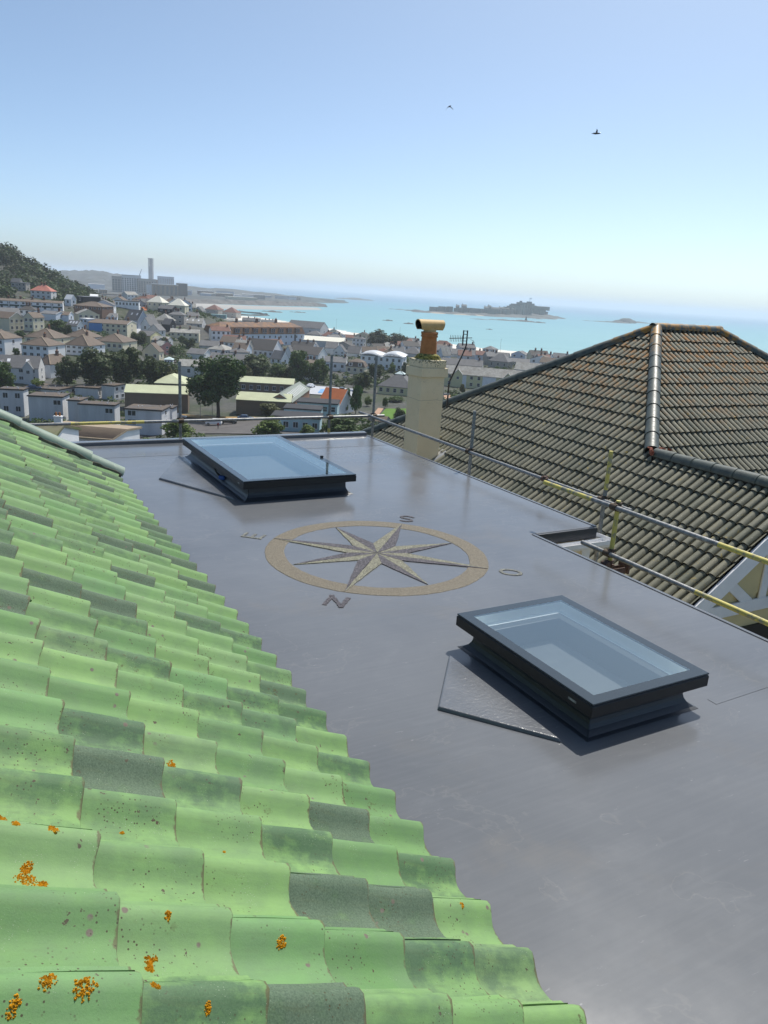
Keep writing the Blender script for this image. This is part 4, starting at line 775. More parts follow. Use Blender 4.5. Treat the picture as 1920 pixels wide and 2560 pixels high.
 {'n': 'house', 'l': 'slate house with many chimney pots behind the orange roofed block', 'w': 'stone', 'r': 'slate', 't': 'gx', 'p': [-135.33, 739.75, -33.5], 'a': 0.066, 'wl': 16.68, 'wr': 8.0, 'he': 3.27, 'hr': 2.27, 'nf': 3, 'fl': 1, 'nr': 0, 'chim': 2},
 {'n': 'house', 'l': 'chimney topped slate house close to the water behind the block', 'w': 'stone', 'r': 'slate', 't': 'gx', 'p': [-122.02, 760.05, -33.5], 'a': 0.08, 'wl': 15.24, 'wr': 8.0, 'he': 2.24, 'hr': 1.64, 'nf': 3, 'fl': 1, 'nr': 0, 'chim': 3},
 {'n': 'terrace', 'l': 'long grey roofed seafront terrace stepping down to the beach', 'w': 'paleg', 'r': 'slate', 't': 'gx', 'p': [-71.32, 638.78, -34.5], 'a': -0.324, 'wl': 29.72, 'wr': 16.0, 'he': 6.22, 'hr': 4.76, 'nf': 5, 'fl': 1, 'nr': 1},
 {'n': 'hall', 'l': 'low building with bright white roof beside the long terrace', 'w': 'white', 'r': 'whiteroof', 't': 'gx', 'p': [-75.63, 635.33, -34.0], 'a': -0.067, 'wl': 15.3, 'wr': 8.0, 'he': 3.76, 'hr': 2.8, 'nf': 4, 'fl': 1, 'nr': 0},
 {'n': 'house', 'l': 'grey hip roofed house in front of the long seafront terrace', 'w': 'paleg', 'r': 'slate', 't': 'hip', 'p': [-61.31, 604.52, -34.0], 'a': -0.254, 'wl': 11.71, 'wr': 10.77, 'he': 2.38, 'hr': 2.7, 'nf': 0, 'fl': 1, 'nr': 0},
 {'n': 'warehouse', 'l': 'long warehouse with cream white shallow roof', 'w': 'paleg', 'r': 'creamroof', 't': 'gx', 'p': [-45.64, 505.64, -33.5], 'a': -0.04, 'wl': 27.55, 'wr': 20.0, 'he': 4.22, 'hr': 2.07, 'nf': 0, 'fl': 1, 'nr': 0},
 {'n': 'house', 'l': 'small white seafront house with large chimney', 'w': 'white', 'r': 'slate', 't': 'hip', 'p': [-24.66, 542.76, -34.5], 'a': -0.309, 'wl': 8.26, 'wr': 4.83, 'he': 5.39, 'hr': 1.22, 'nf': 3, 'fl': 2, 'nr': 1, 'chim': 1},
 {'n': 'house', 'l': 'dark red roofed seafront cottage with white dormer', 'w': 'paleg', 'r': 'redbrown', 't': 'gx', 'p': [-35.12, 607.91, -34.5], 'a': -0.123, 'wl': 8.76, 'wr': 8.83, 'he': 2.11, 'hr': 1.92, 'nf': 0, 'fl': 1, 'nr': 0, 'chim': 1},
 {'n': 'hall', 'l': 'church hall with big plain charcoal roof and white gable end', 'w': 'white', 'r': 'charcoal', 't': 'gx', 'p': [-68.13, 406.48, -33.5], 'a': -0.23, 'wl': 16.32, 'wr': 13.32, 'he': 4.02, 'hr': 4.93, 'nf': 6, 'fl': 1, 'nr': 1},
 {'n': 'house', 'l': 'pale slate hip roofed house with row of dark windows', 'w': 'white', 'r': 'pale', 't': 'hip', 'p': [-84.61, 382.48, -32.0], 'a': -0.276, 'wl': 9.72, 'wr': 10.34, 'he': 3.04, 'hr': 2.24, 'nf': 3, 'fl': 1, 'nr': 4, 'chim': 2},
 {'n': 'house', 'l': 'grey roofed house wedged below the end of the orange roofed block', 'w': 'paleg', 'r': 'greyslate', 't': 'gx', 'p': [-96.31, 408.74, -32.0], 'a': 0.116, 'wl': 10.19, 'wr': 8.0, 'he': 2.45, 'hr': 2.31, 'nf': 0, 'fl': 1, 'nr': 0},
 {'n': 'barn', 'l': 'plain white barn with grey slate roof and blank gable', 'w': 'white', 'r': 'greyslate', 't': 'gx', 'p': [-88.17, 353.24, -32.0], 'a': -0.197, 'wl': 8.33, 'wr': 8.03, 'he': 3.0, 'hr': 1.93, 'nf': 0, 'fl': 1, 'nr': 0},
 {'n': 'terrace', 'l': 'white rendered terrace with bay windows behind the great oak', 'w': 'white', 'r': 'greyslate', 't': 'gx', 'p': [-69.62, 330.0, -33.0], 'a': -0.021, 'wl': 15.08, 'wr': 8.11, 'he': 4.32, 'hr': 2.36, 'nf': 6, 'fl': 2, 'nr': 1, 'chim': 2},
 {'n': 'house', 'l': 'low white house with slate roof beside the dense evergreen', 'w': 'white', 'r': 'greyslate', 't': 'gx', 'p': [-53.86, 368.81, -33.0], 'a': -0.468, 'wl': 6.19, 'wr': 6.24, 'he': 2.59, 'hr': 3.49, 'nf': 2, 'fl': 1, 'nr': 1, 'chim': 1},
 {'n': 'house', 'l': 'long charcoal roofed house with bright white gable', 'w': 'white', 'r': 'charcoal', 't': 'gx', 'p': [-44.06, 402.42, -33.5], 'a': -0.287, 'wl': 16.1, 'wr': 12.66, 'he': 3.59, 'hr': 3.45, 'nf': 2, 'fl': 1, 'nr': 1},
 {'n': 'house', 'l': 'white gable end seen over the treetops', 'w': 'white', 'r': 'greyslate', 't': 'gy', 'p': [-53.11, 395.91, -33.5], 'a': -0.219, 'wl': 3.86, 'wr': 4.0, 'he': 3.58, 'hr': 3.62, 'nf': 0, 'fl': 1, 'nr': 0},
 {'n': 'house', 'l': 'tall white gable house with narrow windows', 'w': 'white', 'r': 'slate', 't': 'gy', 'p': [-29.87, 435.87, -33.5], 'a': -0.286, 'wl': 6.89, 'wr': 4.0, 'he': 3.06, 'hr': 3.65, 'nf': 2, 'fl': 2, 'nr': 1},
 {'n': 'house', 'l': 'grey slate house with white verge left of the tall gable', 'w': 'white', 'r': 'slate', 't': 'gx', 'p': [-35.68, 450.99, -33.5], 'a': -0.067, 'wl': 6.92, 'wr': 10.0, 'he': 3.81, 'hr': 3.07, 'nf': 0, 'fl': 1, 'nr': 0},
 {'n': 'house', 'l': 'dark slate house right of the tall white gable', 'w': 'white', 'r': 'slate', 't': 'gx', 'p': [-22.28, 446.87, -33.5], 'a': -0.218, 'wl': 7.54, 'wr': 8.78, 'he': 2.0, 'hr': 3.49, 'nf': 0, 'fl': 1, 'nr': 0},
 {'n': 'house', 'l': 'white cottage with two large windows and plain grey roof', 'w': 'white', 'r': 'greyslate', 't': 'gx', 'p': [-26.45, 359.42, -33.5], 'a': -0.027, 'wl': 9.93, 'wr': 8.0, 'he': 4.16, 'hr': 2.07, 'nf': 3, 'fl': 1, 'nr': 0, 'chim': 1},
 {'n': 'house', 'l': 'cream house with brown mansard and two white dormers', 'w': 'cream', 'r': 'brown', 't': 'mans', 'p': [-16.47, 352.67, -33.5], 'a': -0.138, 'wl': 8.43, 'wr': 8.0, 'he': 3.19, 'hr': 3.47, 'nf': 3, 'fl': 1, 'nr': 0, 'dorm': 2},
 {'n': 'apartments', 'l': 'white modern apartments with wavy curved metal roof', 'w': 'white', 'r': 'metal', 't': 'curve', 'p': [-4.87, 383.59, -33.5], 'a': -0.186, 'wl': 20.69, 'wr': 12.0, 'he': 6.1, 'hr': 2.29, 'nf': 7, 'fl': 2, 'nr': 1},
 {'n': 'house', 'l': 'wide slate roof building beside the tan chimney pot', 'w': 'paleg', 'r': 'slate', 't': 'hip', 'p': [11.61, 477.16, -34.0], 'a': -0.295, 'wl': 12.08, 'wr': 11.19, 'he': 2.13, 'hr': 3.76, 'nf': 0, 'fl': 1, 'nr': 0},
 {'n': 'house', 'l': 'white gable with blue shaded wall right of the chimney pot', 'w': 'paleblue', 'r': 'pale', 't': 'gy', 'p': [30.17, 470.66, -34.0], 'a': -0.586, 'wl': 3.61, 'wr': 9.6, 'he': 2.82, 'hr': 4.51, 'nf': 0, 'fl': 1, 'nr': 0},
 {'n': 'school', 'l': 'yellow walled school with grey hip roof and glass lantern', 'w': 'yellow', 'r': 'slate', 't': 'hip', 'p': [2.8, 290.23, -33.5], 'a': -0.236, 'wl': 13.2, 'wr': 14.16, 'he': 2.91, 'hr': 4.8, 'nf': 5, 'fl': 1, 'nr': 1, 'lantern': 1},
 {'n': 'terrace', 'l': 'yellow and white terrace with long pale slate roof and gable porches', 'w': 'yellow', 'r': 'pale', 't': 'gx', 'p': [38.15, 324.86, -33.5], 'a': -0.225, 'wl': 36.74, 'wr': 9.0, 'he': 5.36, 'hr': 2.99, 'nf': 12, 'fl': 2, 'nr': 0, 'gables': 2, 'alt': 1},
 {'n': 'terrace', 'l': 'mottled slate roof row directly behind the yellow and white terrace', 'w': 'paleg', 'r': 'slate', 't': 'gx', 'p': [36.58, 416.66, -33.5], 'a': -0.166, 'wl': 22.25, 'wr': 10.0, 'he': 1.66, 'hr': 2.76, 'nf': 0, 'fl': 1, 'nr': 0, 'chim': 1},
 {'n': 'terrace', 'l': 'long dark slate terrace nearest the beach on the right', 'w': 'paleg', 'r': 'slate', 't': 'gx', 'p': [53.96, 495.59, -34.2], 'a': -0.284, 'wl': 37.61, 'wr': 12.0, 'he': 2.2, 'hr': 2.83, 'nf': 0, 'fl': 1, 'nr': 0, 'chim': 3},
 {'n': 'house', 'l': 'grey house with tall hip roof and glazed bay on the right', 'w': 'stone', 'r': 'greyslate', 't': 'hip', 'p': [59.89, 437.21, -33.8], 'a': -0.459, 'wl': 11.22, 'wr': 9.15, 'he': 3.49, 'hr': 3.88, 'nf': 3, 'fl': 1, 'nr': 2},
 {'n': 'house', 'l': 'pale slate roofed house against the neighbouring mossy roof', 'w': 'paleg', 'r': 'pale', 't': 'gx', 'p': [76.0, 413.77, -33.8], 'a': -0.311, 'wl': 22.0, 'wr': 10.0, 'he': 1.65, 'hr': 3.46, 'nf': 0, 'fl': 1, 'nr': 0},
 {'n': 'house', 'l': 'small grey gables between the hip roof and the beach', 'w': 'paleg', 'r': 'greyslate', 't': 'gx', 'p': [76.41, 470.61, -34.2], 'a': -0.313, 'wl': 12.71, 'wr': 8.0, 'he': 1.65, 'hr': 1.81, 'nf': 0, 'fl': 1, 'nr': 0},
 {'n': 'house', 'l': 'house with bright orange tiled roof beside leafy twin tree', 'w': 'white', 'r': 'orange', 't': 'gx', 'p': [-16.69, 234.2, -33.5], 'a': -0.421, 'wl': 7.28, 'wr': 10.0, 'he': 2.39, 'hr': 4.66, 'nf': 2, 'fl': 1, 'nr': 1},
 {'n': 'house', 'l': 'grey slate roof just below the yellow school gardens', 'w': 'stone', 'r': 'brown', 't': 'gx', 'p': [-2.75, 195.34, -30.0], 'a': -0.343, 'wl': 4.8, 'wr': 4.0, 'he': 1.12, 'hr': 1.01, 'nf': 0, 'fl': 1, 'nr': 0},
 {'n': 'hotel', 'l': 'long block with lichened orange mansard roof and white dormers', 'w': 'paleblue', 'r': 'orangeroof', 't': 'mans', 'p': [-83.66, 473.5, -33.5], 'a': -0.635, 'wl': 13.73, 'wr': 69.85, 'he': 7.74, 'hr': 6.6, 'nf': 4, 'fl': 2, 'nr': 15, 'dorm': 9, 'chim': 3},
 {'n': 'flats', 'l': 'white flat roofed block at the far end with wide overhanging window bay', 'w': 'render', 'r': 'felt', 't': 'flat', 'p': [-96.06, 194.93, -33.5], 'a': 0.134, 'wl': 5.8, 'wr': 4.0, 'he': 6.71, 'hr': 0.25, 'nf': 2, 'fl': 2, 'nr': 0},
 {'n': 'flats', 'l': 'tall plain white block with two windows stacked near its corner', 'w': 'render', 'r': 'felt', 't': 'flat', 'p': [-85.64, 191.74, -33.5], 'a': 0.126, 'wl': 8.1, 'wr': 6.41, 'he': 6.19, 'hr': 0.25, 'nf': 1, 'fl': 2, 'nr': 0, 'wcor': 1},
 {'n': 'flats', 'l': 'white flat roofed block set back with one wide window', 'w': 'render', 'r': 'felt', 't': 'flat', 'p': [-70.51, 184.94, -33.5], 'a': 0.068, 'wl': 8.42, 'wr': 4.51, 'he': 5.92, 'hr': 0.25, 'nf': 1, 'fl': 2, 'nr': 0, 'wcor': 1},
 {'n': 'flats', 'l': 'nearest white flat roofed block behind the scaffold post', 'w': 'render', 'r': 'felt', 't': 'flat', 'p': [-57.61, 181.23, -33.5], 'a': 0.012, 'wl': 8.56, 'wr': 6.89, 'he': 6.24, 'hr': 0.25, 'nf': 1, 'fl': 3, 'nr': 1, 'wleft': 1},
 {'n': 'flats', 'l': 'narrow white block joined to the nearest block', 'w': 'render', 'r': 'felt', 't': 'flat', 'p': [-56.44, 195.19, -33.5], 'a': -0.001, 'wl': 2.65, 'wr': 4.4, 'he': 4.49, 'hr': 0.25, 'nf': 0, 'fl': 2, 'nr': 0},
 {'n': 'flats', 'l': 'rear white block with two stacked pairs of windows on its end wall', 'w': 'render', 'r': 'felt', 't': 'flat', 'p': [-83.61, 231.08, -33.5], 'a': -0.264, 'wl': 4.26, 'wr': 5.66, 'he': 4.39, 'hr': 0.25, 'nf': 0, 'fl': 2, 'nr': 2},
 {'n': 'flats', 'l': 'low rear block with dark felt roof and row of pipes', 'w': 'render', 'r': 'felt', 't': 'flat', 'p': [-90.69, 230.81, -33.5], 'a': 0.016, 'wl': 6.9, 'wr': 5.44, 'he': 3.33, 'hr': 0.25, 'nf': 0, 'fl': 1, 'nr': 2},
 {'n': 'flats', 'l': 'long low rear block with broad brown felt roof', 'w': 'render', 'r': 'felt', 't': 'flat', 'p': [-101.86, 228.85, -33.5], 'a': -0.149, 'wl': 11.1, 'wr': 9.21, 'he': 2.8, 'hr': 0.25, 'nf': 0, 'fl': 1, 'nr': 3},
 {'n': 'flats', 'l': 'small white block filling the gap between the two main blocks', 'w': 'render', 'r': 'felt', 't': 'flat', 'p': [-78.19, 191.07, -33.5], 'a': 0.037, 'wl': 3.05, 'wr': 5.4, 'he': 5.68, 'hr': 0.25, 'nf': 0, 'fl': 2, 'nr': 0},
 {'n': 'school_wing', 'l': 'long tan school wing with pale green roof behind the flats', 'w': 'tanwall', 'r': 'greenroof', 't': 'gx', 'p': [-65.84, 216.66, -33.5], 'a': 0.207, 'wl': 16.85, 'wr': 9.0, 'he': 5.38, 'hr': 1.56, 'nf': 0, 'fl': 1, 'nr': 0},
 {'n': 'school_wing', 'l': 'tan hip roofed school wing left of the great oak', 'w': 'tanwall', 'r': 'greenroof', 't': 'hip', 'p': [-69.62, 245.36, -33.5], 'a': 0.156, 'wl': 9.31, 'wr': 14.0, 'he': 4.85, 'hr': 2.1, 'nf': 0, 'fl': 1, 'nr': 0},
 {'n': 'school_wing', 'l': 'low tan school wing in front of the courtyard', 'w': 'tanwall', 'r': 'greenroof', 't': 'gx', 'p': [-36.17, 220.89, -33.5], 'a': 0.06, 'wl': 15.34, 'wr': 9.0, 'he': 4.56, 'hr': 1.59, 'nf': 0, 'fl': 1, 'nr': 0},
 {'n': 'school_wing', 'l': 'rear courtyard wing with square windows and pale green roof', 'w': 'tanwall', 'r': 'greenroof', 't': 'gx', 'p': [-45.62, 267.64, -33.5], 'a': 0.057, 'wl': 23.54, 'wr': 9.0, 'he': 3.82, 'hr': 1.43, 'nf': 9, 'fl': 1, 'nr': 0},
 {'n': 'school_wing', 'l': 'grey roofed cross wing with red brick end wall', 'w': 'brickred', 'r': 'greycorr', 't': 'gy', 'p': [-30.93, 234.9, -33.5], 'a': -0.046, 'wl': 6.94, 'wr': 32.86, 'he': 4.36, 'hr': 2.03, 'nf': 0, 'fl': 1, 'nr': 0},
 {'n': 'house', 'l': 'upper pale blue flat roofed house stepping down the slope', 'w': 'ltblue', 'r': 'blackfelt', 't': 'flat', 'p': [-20.65, 220.08, -32.0], 'a': -0.0, 'wl': 11.31, 'wr': 9.0, 'he': 3.39, 'hr': 0.25, 'nf': 5, 'fl': 1, 'nr': 0},
 {'n': 'house', 'l': 'middle pale blue flat roofed house with glazed balcony', 'w': 'ltblue', 'r': 'blackfelt', 't': 'flat', 'p': [-23.12, 204.03, -31.5], 'a': 0.021, 'wl': 9.56, 'wr': 8.0, 'he': 3.27, 'hr': 0.25, 'nf': 4, 'fl': 1, 'nr': 0},
 {'n': 'house', 'l': 'lowest pale blue flat roofed house above the bushes', 'w': 'ltblue', 'r': 'blackfelt', 't': 'flat', 'p': [-22.17, 183.06, -31.0], 'a': 0.022, 'wl': 11.33, 'wr': 8.0, 'he': 4.0, 'hr': 0.25, 'nf': 5, 'fl': 1, 'nr': 0},
 {'n': 'bungalow', 'l': 'bungalow with tan ribbed tile roof and white gable just below the house', 'w': 'white', 'r': 'tanroof', 't': 'gx', 'p': [-24.36, 61.17, -11.33], 'a': -0.067, 'wl': 6.42, 'wr': 5.5, 'he': 1.55, 'hr': 0.27, 'nf': 0, 'fl': 1, 'nr': 0},
 {'n': 'bungalow', 'l': 'mossy tiled bungalow roof with square white chimney', 'w': 'white', 'r': 'mossy', 't': 'gx', 'p': [-22.67, 48.38, -9.08], 'a': 0.077, 'wl': 3.55, 'wr': 6.0, 'he': 1.29, 'hr': 0.72, 'nf': 0, 'fl': 1, 'nr': 0, 'chim': 1},
]
TREES = [
 ([-47.01, 208.57, -33.5], 18.97, 17.84, 'oak', 'great dark oak spreading over the car park'),
 ([-99.15, 234.84, -30.5], 8.84, 8.84, 'dark', 'small dark open crowned tree beside the pale grey gabled house'),
 ([-91.37, 239.18, -31.0], 15.06, 12.37, 'dark', 'broad dense tree at the start of the dark tree group'),
 ([-84.3, 245.15, -31.5], 12.53, 13.62, 'dark', 'tallest tree of the dark group above the flats'),
 ([-77.49, 250.86, -32.0], 11.59, 11.03, 'dark', 'rounded tree of the dark group with brownish leaves'),
 ([-72.06, 251.55, -32.0], 6.32, 7.42, 'olive', 'small olive tree at the end of the dark group'),
 ([-108.36, 213.59, -32.0], 8.32, 10.08, 'mid', 'leafy green tree at the picture edge beside the flats'),
 ([-143.54, 331.18, -24.0], 9.42, 7.54, 'mid', 'green garden tree between the cream gabled house and the cottage'),
 ([-136.65, 326.86, -24.0], 5.18, 6.29, 'dark', 'dark pointed shrub below the white gabled cottage'),
 ([-152.62, 318.0, -24.5], 5.16, 3.32, 'mid', 'low hedge plant beside the cream house'),
 ([-130.2, 267.8, -26.3], 3.12, 2.8, 'mid', 'small round shrub by the white hipped house'),
 ([-54.11, 303.57, -33.3], 13.9, 10.02, 'dark', 'dark evergreen mass behind the school courtyard'),
 ([-56.52, 296.43, -33.3], 7.91, 6.33, 'olive', 'dull green tree left of the evergreen mass'),
 ([-36.93, 303.44, -33.3], 10.9, 12.82, 'mid', 'tall rounded tree above the blue court'),
 ([-28.94, 303.75, -33.3], 9.28, 9.92, 'mid', 'spreading green tree nearest the scaffold post'),
 ([-45.03, 305.97, -33.3], 10.05, 7.13, 'mid', 'lower tree with feathery top between evergreen and tall tree'),
 ([-40.84, 305.5, -33.3], 6.46, 5.49, 'olive', 'grey green palm like tree below the tall tree'),
 ([-52.47, 311.48, -33.4], 4.97, 3.31, 'lime', 'light green round bush beside the school roof'),
 ([-11.03, 529.88, -34.3], 17.16, 12.73, 'beach', 'left half of the big dark tree clump at the beach'),
 ([0.61, 536.54, -34.3], 20.73, 10.64, 'beach', 'right half of the big dark tree clump at the beach'),
 ([-13.86, 233.6, -33.5], 3.7, 8.14, 'leafy', 'left stem of bright leafy twin tree by orange roof'),
 ([-10.5, 232.57, -33.5], 4.42, 9.57, 'leafy', 'right taller stem of bright leafy twin tree'),
 ([-7.04, 333.16, -33.5], 7.68, 7.33, 'dark', 'dark tree below the wavy roofed apartments'),
 ([-0.2, 365.21, -33.5], 3.44, 4.97, 'lime', 'yellow green conifer by the apartments'),
 ([5.77, 357.87, -33.5], 4.87, 6.37, 'dark', 'dark shrub at the apartment corner'),
 ([-11.09, 288.91, -33.5], 7.89, 7.89, 'dark', 'dark garden trees beside the yellow school'),
 ([-7.39, 250.3, -33.5], 2.9, 3.43, 'lime', 'clipped green bush in the park'),
 ([-1.88, 249.09, -33.5], 2.62, 3.93, 'mid', 'square green hedge in the park'),
 ([1.73, 265.11, -33.5], 7.25, 2.23, 'mid', 'long low hedge below the yellow school'),
 ([2.61, 217.41, -33.0], 4.36, 4.82, 'dark', 'gnarled small tree on the lawn'),
 ([-43.75, 159.25, -30.0], 8.42, 4.56, 'lime', 'bright bush hanging over the car park wall'),
 ([-26.59, 167.08, -30.0], 8.25, 4.85, 'lime', 'large rounded bush between car park and pale blue houses'),
 ([-18.47, 171.91, -30.0], 4.58, 2.75, 'lime', 'small yellow green bush under the pale blue houses'),
 ([-33.51, 211.21, -32.5], 7.45, 4.06, 'olive', 'olive bush beside the low school wing'),
 ([-11.12, 173.48, -30.0], 10.32, 5.16, 'mid', 'dark green shrub mass left of the scaffold corner'),
 ([-28.67, 228.8, -33.0], 2.92, 3.65, 'mid', 'small tree at the school corner'),
 ([-70.59, 176.28, -33.0], 4.63, 2.82, 'mid', 'green shrub under the white blocks'),
 ([26.64, 274.06, -33.0], 8.68, 3.47, 'mid', 'shrub by the pink soil bed beyond the chimney'),
 ([13.61, 254.73, -32.0], 6.7, 4.83, 'mid', 'green bush seen just beside the chimney shaft'),
 ([27.23, 298.59, -33.5], 2.83, 4.09, 'olive', 'thin young tree in front of the yellow terrace'),
 ([-135.67, 396.85, -27.0], 4.38, 4.82, 'dark', 'small dark shrub by the low white roof'),
 ([-121.83, 371.1, -28.5], 8.98, 6.94, 'dark', 'garden tree in front of the yellow cream house'),
 ([-105.59, 359.18, -30.0], 5.87, 7.44, 'dark', 'dark bush before the pink house'),
 ([-97.11, 342.21, -30.5], 4.84, 5.58, 'mid', 'green bush right of the pink house'),
 ([-108.66, 399.9, -29.5], 4.33, 4.76, 'mid', 'small tree before the cream terrace'),
 ([-101.34, 385.99, -30.5], 6.67, 6.26, 'dark', 'dark shrub beside the white barn'),
 ([-104.4, 226.62, -30.6], 4.46, 2.62, 'lime', 'light green bush before the pale grey gabled house'),
 ([-105.14, 593.83, -33.5], 6.29, 3.78, 'mid', 'low green seafront shrub'),
 ([-81.67, 652.75, -34.0], 11.67, 5.49, 'mid', 'green shrub among the seafront roofs'),
 ([-176.06, 517.97, -20.0], 8.56, 7.41, 'dark', 'dark tree by the white roofed terrace'),
]
